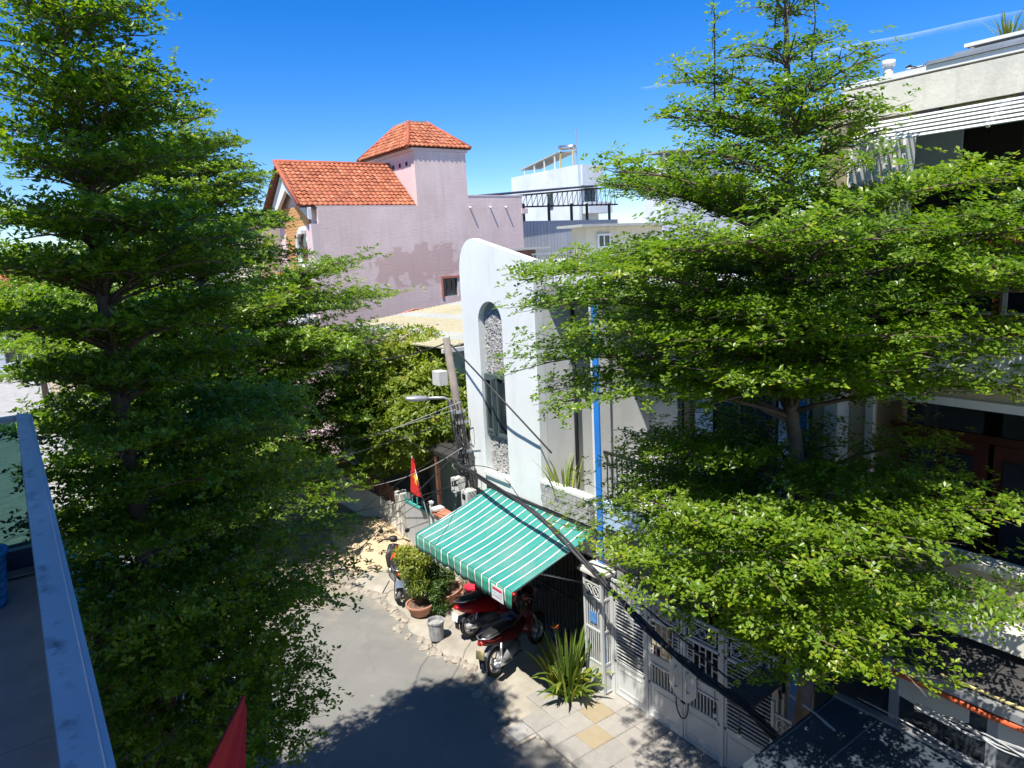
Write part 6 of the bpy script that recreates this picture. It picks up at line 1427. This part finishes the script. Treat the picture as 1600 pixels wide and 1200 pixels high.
for q in range(7):
    a = q * 0.9; fw_.obox((-0.10 + 0.03 * math.cos(a), 0.14 + 0.03 * math.sin(a), 1.08 + 0.01 * q), (0.03 * math.cos(a), 0.03 * math.sin(a), 0.015), (-0.012 * math.sin(a), 0.012 * math.cos(a), 0), (0, 0, 0.004))
build('bloom', fw_, surf('orange_petal', (0.62, 0.14, 0.03), 0.6, 0.1, 20, 0), sp, local=True); build('flower_stalk', MB().tube([(0, 0.05, 0.1), (-0.08, 0.12, 0.7), (-0.10, 0.14, 1.08)], 0.006, 5), M['bark'], sp, local=True)
dg = thing('dry_plant', 'dry straw-coloured grass plant in a pot tucked under the valance', 'potted plant', (6.78, 11.62, 0.085))
pot(dg, None, [(0.001, 0), (0.10, 0), (0.14, 0.22), (0.15, 0.24), (0.12, 0.24), (0.001, 0.2)])
o = blades('straw', dg, 90, 0.75, 0.006, 'plant_dry', 33, 0.6, 0.08, (10, 60)); o.location = (0, 0, 0.2)
# planter plants on the tower balcony and grass on its roof
tp_ = thing('balcony_plant', 'spiky green plants growing in the stone-faced balcony planter', 'plant', (7.1, 8.75, 3.0))
blades('leaves', tp_, 26, 0.75, 0.022, 'blade', 34, 0.5, 0.25, (5, 45), (0.5, 1.0))
rg = thing('roof_grass', 'tuft of pale wild grass growing on the white house roof', 'grass', (7.55, 9.0, 6.45))
blades('leaves', rg, 220, 0.60, 0.010, 'blade', 35, 0.8, 0.4, (10, 70), (0.5, 1.0))

# plants and clutter on the tan house
for k, (y, x) in enumerate(((2.55, 7.0), (2.35, 7.0), (2.15, 7.02))):
    shrub('potted_shrub', ['leafy balcony plant in a red clay pot, leftmost of three on the top balcony rail', 'leafy balcony plant in a red clay pot, middle of three on the top balcony rail', 'leafy balcony plant in a red clay pot, rightmost of three on the top balcony rail'][k], (x + 0.02, y, 6.90), [(0.001, 0), (0.06, 0), (0.085, 0.11), (0.095, 0.13), (0.075, 0.13), (0.001, 0.1)], [((0, 0, 0.30), 0.14, 0.15, 0.20), ((0.05, 0.05, 0.5), 0.12, 0.12, 0.16)], 110, 0.05, 0.02, 6, 'leaf_dark', 3, seed=50 + k, soil_r=0.07, soil_z=0.1, potmat='clay_trim', group='pots on the top balcony rail')
ry_ = PX(1575, 66, x=8.4); rp = thing('roof_plant', 'spiky pale yucca on the tan house roof at the top right corner', 'plant', (8.4, ry_.y, 8.70)); blades('leaves', rp, 40, 0.34, 0.012, 'blade', 36, 0.4, 0.05, (5, 60), (0.6, 1.0)).location = (0, 0, 0.04); build('tub', MB().lathe([(0.001, -0.2), (0.12, -0.2), (0.16, 0.05), (0.14, 0.05), (0.001, 0.02)], n=16), M['pot'], rp, local=True)
rc = thing('roof_canopy', 'grey sheet canopy on thin white posts on the tan house roof', 'canopy', (8.0, 2.0, 8.5))
c0 = PX(1512, 76, x=7.55); yc0 = c0.y
build('sheet', MB().prism([(7.5, yc0, c0.z), (8.6, yc0, c0.z + 0.05), (8.6, -1.0, c0.z + 0.08), (7.5, -1.0, c0.z + 0.02)], (0, 0, 0.025)), M['shade_net'], rc); build('front_trim', MB().box(7.475, 7.497, -1.0, yc0, c0.z + 0.002, c0.z + 0.03), M['frame_white'], rc)
for y in (yc0 - 0.06, yc0 - 1.6): build('post', MB().box(7.52, 7.545, y, y + 0.025, 8.5, c0.z), M['frame_white'], rc)
sn = thing('shade_net', 'torn dark shade net draped on a wire frame on the tan house roof', 'net', (7.6, 3.3, 8.5))
na, nb_ = PX(1418, 108, x=7.55), PX(1490, 96, x=7.55)
mb = MB(); r = random.Random(12)
for i in range(13):
    for j in range(5):
        q = na.lerp(nb_, i / 12); mb.v.append((7.5 + 0.06 * j + r.uniform(-.02, .02), q.y + r.uniform(-.01, .01), q.z - 0.01 + 0.02 * math.sin(i * 1.3) + 0.03 * r.random() - (0.06 if 1 < i < 5 else 0.02) * (j > 2)))
for i in range(12):
    for j in range(4):
        if r.random() < 0.85: a = i * 5 + j; mb.f.append((a, a + 1, a + 6, a + 5))
build('net_cloth', mb, M['shade_net'], sn); build('wire_frame', MB().tube([(7.52, na.y, 8.5), (7.52, na.y, na.z), (7.55, nb_.y - 0.3, nb_.z), (7.55, nb_.y - 0.3, 8.5)], 0.006, 5).tube([(7.52, (na.y + nb_.y) / 2, 8.5), (7.54, (na.y + nb_.y) / 2, na.z)], 0.005, 5), M['frame_white'], sn)

# ================================================================== SAND HEAP
mb = MB(); n_ = 40; rr = random.Random(6)
for i in range(n_ + 1):
    for j in range(n_ + 1):
        x = 5.55 + 1.62 * i / n_; y = 13.9 + 4.2 * j / n_; u, v = (x - 6.75) / 0.95, (y - 15.9) / 1.9; h = 0.55 * max(0.0, 1 - math.sqrt(u * u + v * v)) ** 0.8 + 0.10 * max(0, 1 - ((x - 6.1) / 0.55) ** 2 - ((y - 14.9) / 0.8) ** 2)
        mb.v.append((x, y, 0.055 + h + (0.02 * math.sin(x * 17) * math.sin(y * 11) + rr.uniform(-.008, .008)) * (h > 0.01)))
for i in range(n_):
    for j in range(n_): a = i * (n_ + 1) + j; mb.f.append((a, a + 1, a + n_ + 2, a + n_ + 1))
so = build('sand_heap', mb, M['sand'], smooth=True); finish(so, 'heap of yellow builder sand against the weathered yard wall', 'sand heap')

# ================================================================== CAR under the left tree
def car(label, loc, rotz):
    t = thing('car', label, 'car', loc, rotz); K = dict(local=True, smooth=True)
    def sec(x, w_, z0, z1, rnd=0.25):
        pts = []
        for k in range(16):
            a = 2 * math.pi * k / 16; c, s = math.cos(a), math.sin(a); p = 5.0
            pts.append((x, w_ * math.copysign(abs(c) ** (2 / p), c), (z0 + z1) / 2 + (z1 - z0) / 2 * math.copysign(abs(s) ** (2 / p), s)))
        return pts
    build('body', MB().loft([sec(-2.08, 0.62, 0.42, 0.80), sec(-2.0, 0.78, 0.30, 0.95), sec(-1.6, 0.85, 0.25, 1.02), sec(-0.5, 0.86, 0.22, 0.98), sec(0.6, 0.86, 0.22, 0.96), sec(1.3, 0.84, 0.25, 0.92), sec(1.85, 0.76, 0.30, 0.80), sec(2.05, 0.60, 0.38, 0.66)]), M['car_white'], t, **K)
    cab = build('cabin', MB().loft([sec(-1.95, 0.62, 0.90, 1.0), sec(-1.55, 0.66, 0.92, 1.40), sec(-1.1, 0.66, 0.93, 1.50), sec(0.0, 0.66, 0.93, 1.50), sec(0.45, 0.64, 0.92, 1.36), sec(1.1, 0.66, 0.85, 0.94)]), M['glass'], t, **K)
    build('roof', MB().loft([sec(-1.5, 0.58, 1.41, 1.46), sec(-1.0, 0.62, 1.47, 1.53), sec(0.0, 0.62, 1.47, 1.53), sec(0.38, 0.56, 1.39, 1.44)]), M['car_white'], t, **K)
    for s in (-1, 1):
        for (xa, xb, za, zb) in ((-1.5, -1.72, 1.44, 0.98), (-0.55, -0.55, 1.5, 0.95), (0.36, 1.02, 1.42, 0.92)): build('pillar', MB().tube([(xa, 0.645 * s, za), (xb, 0.70 * s, zb)], 0.035, 6), M['car_white'], cab, **K)
        for x in (-1.3, 1.28):
            w_ = build('wheel', MB().lathe([(0.001, 0.09), (0.2, 0.09), (0.29, 0.09), (0.315, 0.05), (0.315, -0.07), (0.2, -0.09)], (x, 0.76 * s, 0.315), 24, 'y'), M['rubber'], t, **K)
            build('hub_cap', MB().lathe([(0.001, 0.11 * s), (0.19, 0.10 * s), (0.2, 0.085 * s)], (x, 0.765 * s, 0.315), 18, 'y'), M['silver'], w_, **K)
        build('headlight', MB().loft([ring(1.78, 0.56 * s, 0.68, 0.14, 0.07), ring(1.96, 0.52 * s, 0.64, 0.10, 0.05)]), M['silver'], t, **K)
        build('tail_light', MB().loft([ring(-1.98, 0.62 * s, 0.84, 0.10, 0.08), ring(-2.06, 0.58 * s, 0.82, 0.07, 0.06)]), M['light_red'], t, **K)
        build('side_mirror', MB().loft([ring(0.55, 0.88 * s, 1.0, 0.09, 0.06), ring(0.66, 0.90 * s, 1.0, 0.05, 0.04)]), M['car_white'], t, **K)
    build('bumper', MB().loft([sec(-2.12, 0.66, 0.34, 0.52), sec(-2.0, 0.80, 0.32, 0.55)]), M['car_white'], t, **K)
    return t
car('silver white car parked in the shade under the near left tree', (1.52, 12.55, 0.0), math.radians(-90))

# ================================================================== TREES
# near left tree
A = (0.71, 7.0, 0.12)
trA = [A, (0.71, 7.0, 1.6), (0.70, 7.0, 3.2), (0.71, 7.0, 4.8), (0.70, 7.0, 6.4), (0.70, 7.0, 7.9), (0.68, 7.0, 9.1), (0.68, 7.0, 9.7)]
def rA(az, z):
    # keep clear of the balcony and the house wall on the left
    f = 1.0
    if math.cos(az) < -0.2: f = 0.8 if z > 6.2 else 0.55
    if math.sin(az) < -0.5 and z < 7: f *= 0.75
    return f
tiersA = [(9.75, .3, 8), (9.4, .5, 10), (9.1, .64, 12), (8.85, .58, 10), (8.5, .78, 13), (8.2, .82, 13), (7.85, .95, 14), (7.45, 1.08, 15), (7.05, 1.18, 15), (6.6, 1.28, 15), (6.15, 1.35, 15), (5.7, 1.42, 15), (5.25, 1.48, 15), (4.8, 1.52, 15), (4.35, 1.58, 15), (3.9, 1.58, 15), (3.45, 1.58, 14), (3.0, 1.5, 13), (2.5, 1.4, 12), (2.0, 1.2, 10)]
tiered_tree('tree', 'near left tiered tree filling the left edge and bottom left of the view', A, trA, tiersA, 0.056, 0.032, 101, spacing=0.032, k=7, rfun=rA, el=(0, 50), shoots=[((0.75, 7.05, 9.5), 0.6, 9)])
# far left tree
B = (4.12, 19.2, 0.0)
trB = [B, (4.12, 19.2, 2.0), (4.14, 19.2, 4.0), (4.10, 19.2, 6.0), (4.12, 19.2, 8.0), (4.12, 19.2, 10.4), (4.12, 19.2, 11.3)]
tiersB = [(10.6, 1.0, 9), (10.0, 1.7, 11), (9.7, 1.7, 9), (9.35, 2.2, 14), (9.0, 2.1, 9), (8.65, 2.6, 15), (8.3, 2.4, 9), (7.95, 2.9, 15), (7.25, 3.3, 16), (6.5, 3.9, 17), (5.8, 4.2, 18), (5.1, 4.1, 18), (4.4, 4.0, 17), (3.7, 3.9, 17), (3.0, 3.9, 16), (2.3, 3.9, 15), (1.6, 3.4, 11)]
def rB(az, z):
    f = 1.0
    if math.cos(az) * 0.81 - math.sin(az) * 0.59 > 0.2 and z > 6.9: f = 0.72
    if math.cos(az) * 0.5 - math.sin(az) * 0.87 > 0.75 and z < 3.3: f = 1.15
    return f
tiered_tree('tree', 'second left tiered tree standing farther down the street before the pink house', B, trB, tiersB, 0.092, 0.053, 102, spacing=0.125, k=6, rfun=rB, el=(0, 42), rad=0.14, shoots=[((4.12, 19.2, 11.0), 1.1, 8)])
# right tree
C = (6.12, 3.80, 0.08)
trC = [C, (6.12, 3.80, 2.0), PX(1275, 950, x=6.1), PX(1236, 640, x=5.96), PX(1262, 520, x=5.95), (5.94, 3.94, 7.3), (5.93, 3.95, 8.0), (5.92, 3.98, 8.7), (5.92, 4.0, 9.3)]
def rC(az, z):
    # image-right is roughly (+0.81,-0.59); away from the camera (+0.56,+0.8)
    f = 1.0
    d = math.cos(az) * 0.81 - math.sin(az) * 0.59
    if 5.3 < z: f *= 0.98 if d < 0 else 0.97
    if math.cos(az) > 0.6 and z < 6.3: f *= 0.55         # house front
    if z < 5.2 and d < 0: f *= 1.06 if z > 4.0 else 0.92
    if z > 7.1 and d > 0: f *= 0.74
    if z < 5.3 and d > 0.2: f *= 0.74
    tow = -(math.cos(az) * 0.84 + math.sin(az) * 0.54)   # towards the camera
    if tow > 0.5: f *= 0.72 if 5.5 < z < 6.7 else 0.85
    return f
tiersC = [(9.0, .3, 7), (8.65, .6, 8), (8.3, .9, 11), (8.0, 1.2, 13), (7.72, 1.05, 9), (7.3, 1.95, 15), (6.95, 2.25, 16), (6.55, 2.45, 17), (6.18, 2.45, 17), (5.85, 2.3, 15), (5.0, 1.75, 12), (4.65, 2.05, 15), (4.25, 2.25, 16), (3.85, 1.9, 13), (3.4, 1.25, 11), (2.95, .98, 9)]
tiered_tree('tree', 'right tiered tree with layered branches before the gate and tan house', C, trC, tiersC, 0.051, 0.029, 103, spacing=0.036, k=7, rfun=rC, tmpl=KITE, rad=0.085, shoots=[((5.35, 4.30, 8.15), 1.5, 22), ((5.80, 4.02, 8.8), 1.0, 16), ((6.05, 3.82, 8.5), 0.7, 14)])
# yard tree behind the fence
YT = (8.05, 15.6, 0.0)
yt = thing('tree', 'round broad-leaved yard tree behind the utility pole', 'tree', YT)
cl = [((8.0, 15.4, 3.6), 1.15, 1.2, 1.0), ((8.5, 14.6, 4.2), 0.95, 0.9, 0.8), ((7.7, 16.4, 4.1), 1.0, 1.1, 0.9), ((7.5, 15.2, 2.7), 0.9, 1.0, 0.8), ((8.3, 15.9, 4.7), 0.9, 0.9, 0.6), ((7.4, 17.4, 3.3), 0.9, 1.0, 0.9), ((8.4, 13.9, 3.3), 0.75, 0.8, 0.8), ((7.35, 16.4, 2.2), 0.8, 1.0, 0.7), ((7.2, 14.4, 3.2), 0.6, 0.7, 0.7)]
mb = MB().tube([YT, (8.05, 15.55, 1.0), (8.0, 15.5, 2.2)], [0.16, 0.12, 0.10], 9); build('trunk', mb, M['bark'], yt, smooth=True)
mb = MB(); rr = random.Random(14)
for (c, rx, ry, rz) in cl:
    s0 = Vector((8.02, 15.52, 1.6)); mb.tube([s0, s0.lerp(Vector(c), 0.5) + Vector((rr.uniform(-.15, .15), rr.uniform(-.15, .15), 0.1)), Vector(c)], [0.06, 0.04, 0.015], 6)
    for q in range(5): e = Vector(c) + Vector((rr.uniform(-rx, rx), rr.uniform(-ry, ry), rr.uniform(-rz, rz))) * 0.7; mb.tube([Vector(c), e], [0.015, 0.005], 4)
build('limbs', mb, M['bark'], yt, smooth=True, fixn=False)
P, U = clump_points(cl, 4200, 15, 0.8, 0.45)
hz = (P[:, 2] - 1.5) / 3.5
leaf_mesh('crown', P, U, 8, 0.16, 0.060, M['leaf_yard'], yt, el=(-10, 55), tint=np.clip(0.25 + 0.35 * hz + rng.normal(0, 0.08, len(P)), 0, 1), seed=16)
# bush at the far end of the yard wall and palm below the left trees
shrub('bush', 'yellow-green bush at the far end of the yard wall', (7.0, 20.6, 0.0), None, [((0, 0, 0.7), 0.6, 0.6, 0.6), ((-0.1, 0.4, 1.3), 0.5, 0.5, 0.4)], 420, 0.12, 0.045, 6, 'leaf_pot', 4, 'bush', seed=71)
pm_ = thing('palm', 'small fan palm half hidden under the near left tree', 'palm', (0.35, 9.6, 0.12)); build('trunk', MB().tube([(0, 0, 0), (0.02, 0.03, 1.6), (0, 0, 3.6)], [0.09, 0.07, 0.06], 8), M['bark'], pm_, local=True, smooth=True)
o = blades('fronds', pm_, 90, 1.0, 0.02, 'blade', 37, 0.8, 0.05, (20, 110), (0.1, 0.5)); o.location = (0, 0, 3.6)
# trees far down the street
for k, (x, y, s, lb_) in enumerate(((2.6, 27.0, 1.0, 'far street tree standing alone beyond the left trees'), (1.0, 40.0, 1.2, 'farthest street tree near the end of the street'))):
    t = thing('tree', lb_, 'tree', (x, y, 0), group='far street trees'); c2 = [((x, y, 4.2 * s), 2.0 * s, 2.0 * s, 1.0 * s), ((x + 0.8, y - 0.5, 5.4 * s), 1.6 * s, 1.5 * s, 0.9 * s), ((x - 0.9, y + 0.4, 5.0 * s), 1.5 * s, 1.5 * s, 0.9 * s), ((x, y, 6.4 * s), 1.1 * s, 1.1 * s, 0.8 * s)]
    build('trunk', MB().tube([(x, y, 0), (x, y, 2.5 * s), (x, y, 5 * s)], [0.16, 0.12, 0.05], 8), M['bark'], t, smooth=True); P, U = clump_points(c2, 2600, 80 + k, 0.7, 0.4); leaf_mesh('crown', P, U, 6, 0.16, 0.08, M['leaf'], t, seed=90 + k, tint=rng.uniform(0.3, 0.7, len(P)))
# out-of-view tree added on the near roof to cast a leafy shadow on the road
rt = thing('tree', 'unseen leafy tree in a planter added on the near house roof to shade the road', 'tree', (-1.0, 5.1, 8.85))
build('planter', MB().box(-1.5, -0.5, 4.5, 5.7, 8.853, 9.3), M['concrete'], rt); build('trunk', MB().tube([(-1.0, 5.1, 9.25), (-0.98, 5.1, 9.9), (-0.9, 5.1, 10.8)], [0.09, 0.07, 0.04], 8), M['bark'], rt, smooth=True)
c2 = [((-0.9, 4.6, 10.9), 1.2, 1.5, 0.9), ((-0.6, 5.6, 10.5), 0.8, 0.8, 0.6), ((-0.9, 3.4, 10.7), 1.2, 1.2, 0.9), ((-0.8, 4.3, 11.7), 0.9, 1.1, 0.6)]
P, U = clump_points(c2, 3800, 95, 0.6, 0.3); leaf_mesh('crown', P, U, 6, 0.075, 0.045, M['leaf'], rt, seed=96, tint=rng.uniform(0.3, 0.7, len(P)))

# ================================================================== CONTRAIL high in the sky
def contrail(label, pts, hw, seed, alpha):
    m_, nt, b, o_ = new_mat('ice_trail')
    df = N(nt, 'ShaderNodeBsdfDiffuse'); df.inputs[0].default_value = (0.9, 0.9, 0.9, 1); tl_ = N(nt, 'ShaderNodeBsdfTranslucent'); tl_.inputs[0].default_value = (0.9, 0.9, 0.9, 1); ad = N(nt, 'ShaderNodeAddShader'); tr = N(nt, 'ShaderNodeBsdfTransparent'); mx = N(nt, 'ShaderNodeMixShader')
    at = N(nt, 'ShaderNodeAttribute'); at.attribute_name = 'soft'; n = noise(nt, pos(nt), 0.004, 5, 0.6)
    L(nt, mth(nt, 'MULTIPLY', mth(nt, 'MULTIPLY', at.outputs['Fac'], n.outputs[0]), alpha), mx.inputs[0]); L(nt, df.outputs[0], ad.inputs[0]); L(nt, tl_.outputs[0], ad.inputs[1]); L(nt, tr.outputs[0], mx.inputs[1]); L(nt, ad.outputs[0], mx.inputs[2]); L(nt, mx.outputs[0], o_.inputs[0])
    V, F, S = [], [], []; P_ = [Vector(p) for p in pts]; n_ = 24; d = (P_[-1] - P_[0]).normalized(); sd = d.cross(Vector((0, 0, 1))).normalized(); rr = random.Random(seed)
    for i in range(n_ + 1):
        c = P_[0].lerp(P_[-1], i / n_); w_ = hw * (1 + 0.12 * math.sin(i * 0.7)); e = math.sin(math.pi * min(1, max(0, i / n_))) ** 0.5
        for j in range(5): u = (j - 2) / 2; V.append(tuple(c + sd * (w_ * u) + Vector((0, 0, (1 - u * u) * w_ * 0.3)))); S.append(e * (1 - abs(u)) ** 1.2)
    for i in range(n_):
        for j in range(4): a = i * 5 + j; F.append((a, a + 1, a + 6, a + 5))
    me = bpy.data.meshes.new('contrail'); me.from_pydata(V, [], F); a = me.attributes.new('soft', 'FLOAT', 'POINT'); a.data.foreach_set('value', S); me.materials.append(m_)
    o = bpy.data.objects.new('contrail', me); COL.objects.link(o); o['kind'] = 'stuff'; finish(o, label, 'contrail'); return o
contrail('thin white vapour trail slanting across the sky at upper right', [PX(1120, 120, z=6000), PX(1640, 15, z=6000)], 420, 1, 0.26)
contrail('short faint vapour trail fragment left of the right tree top', [PX(1000, 142, z=6000), PX(1070, 127, z=6000)], 300, 2, 0.22)
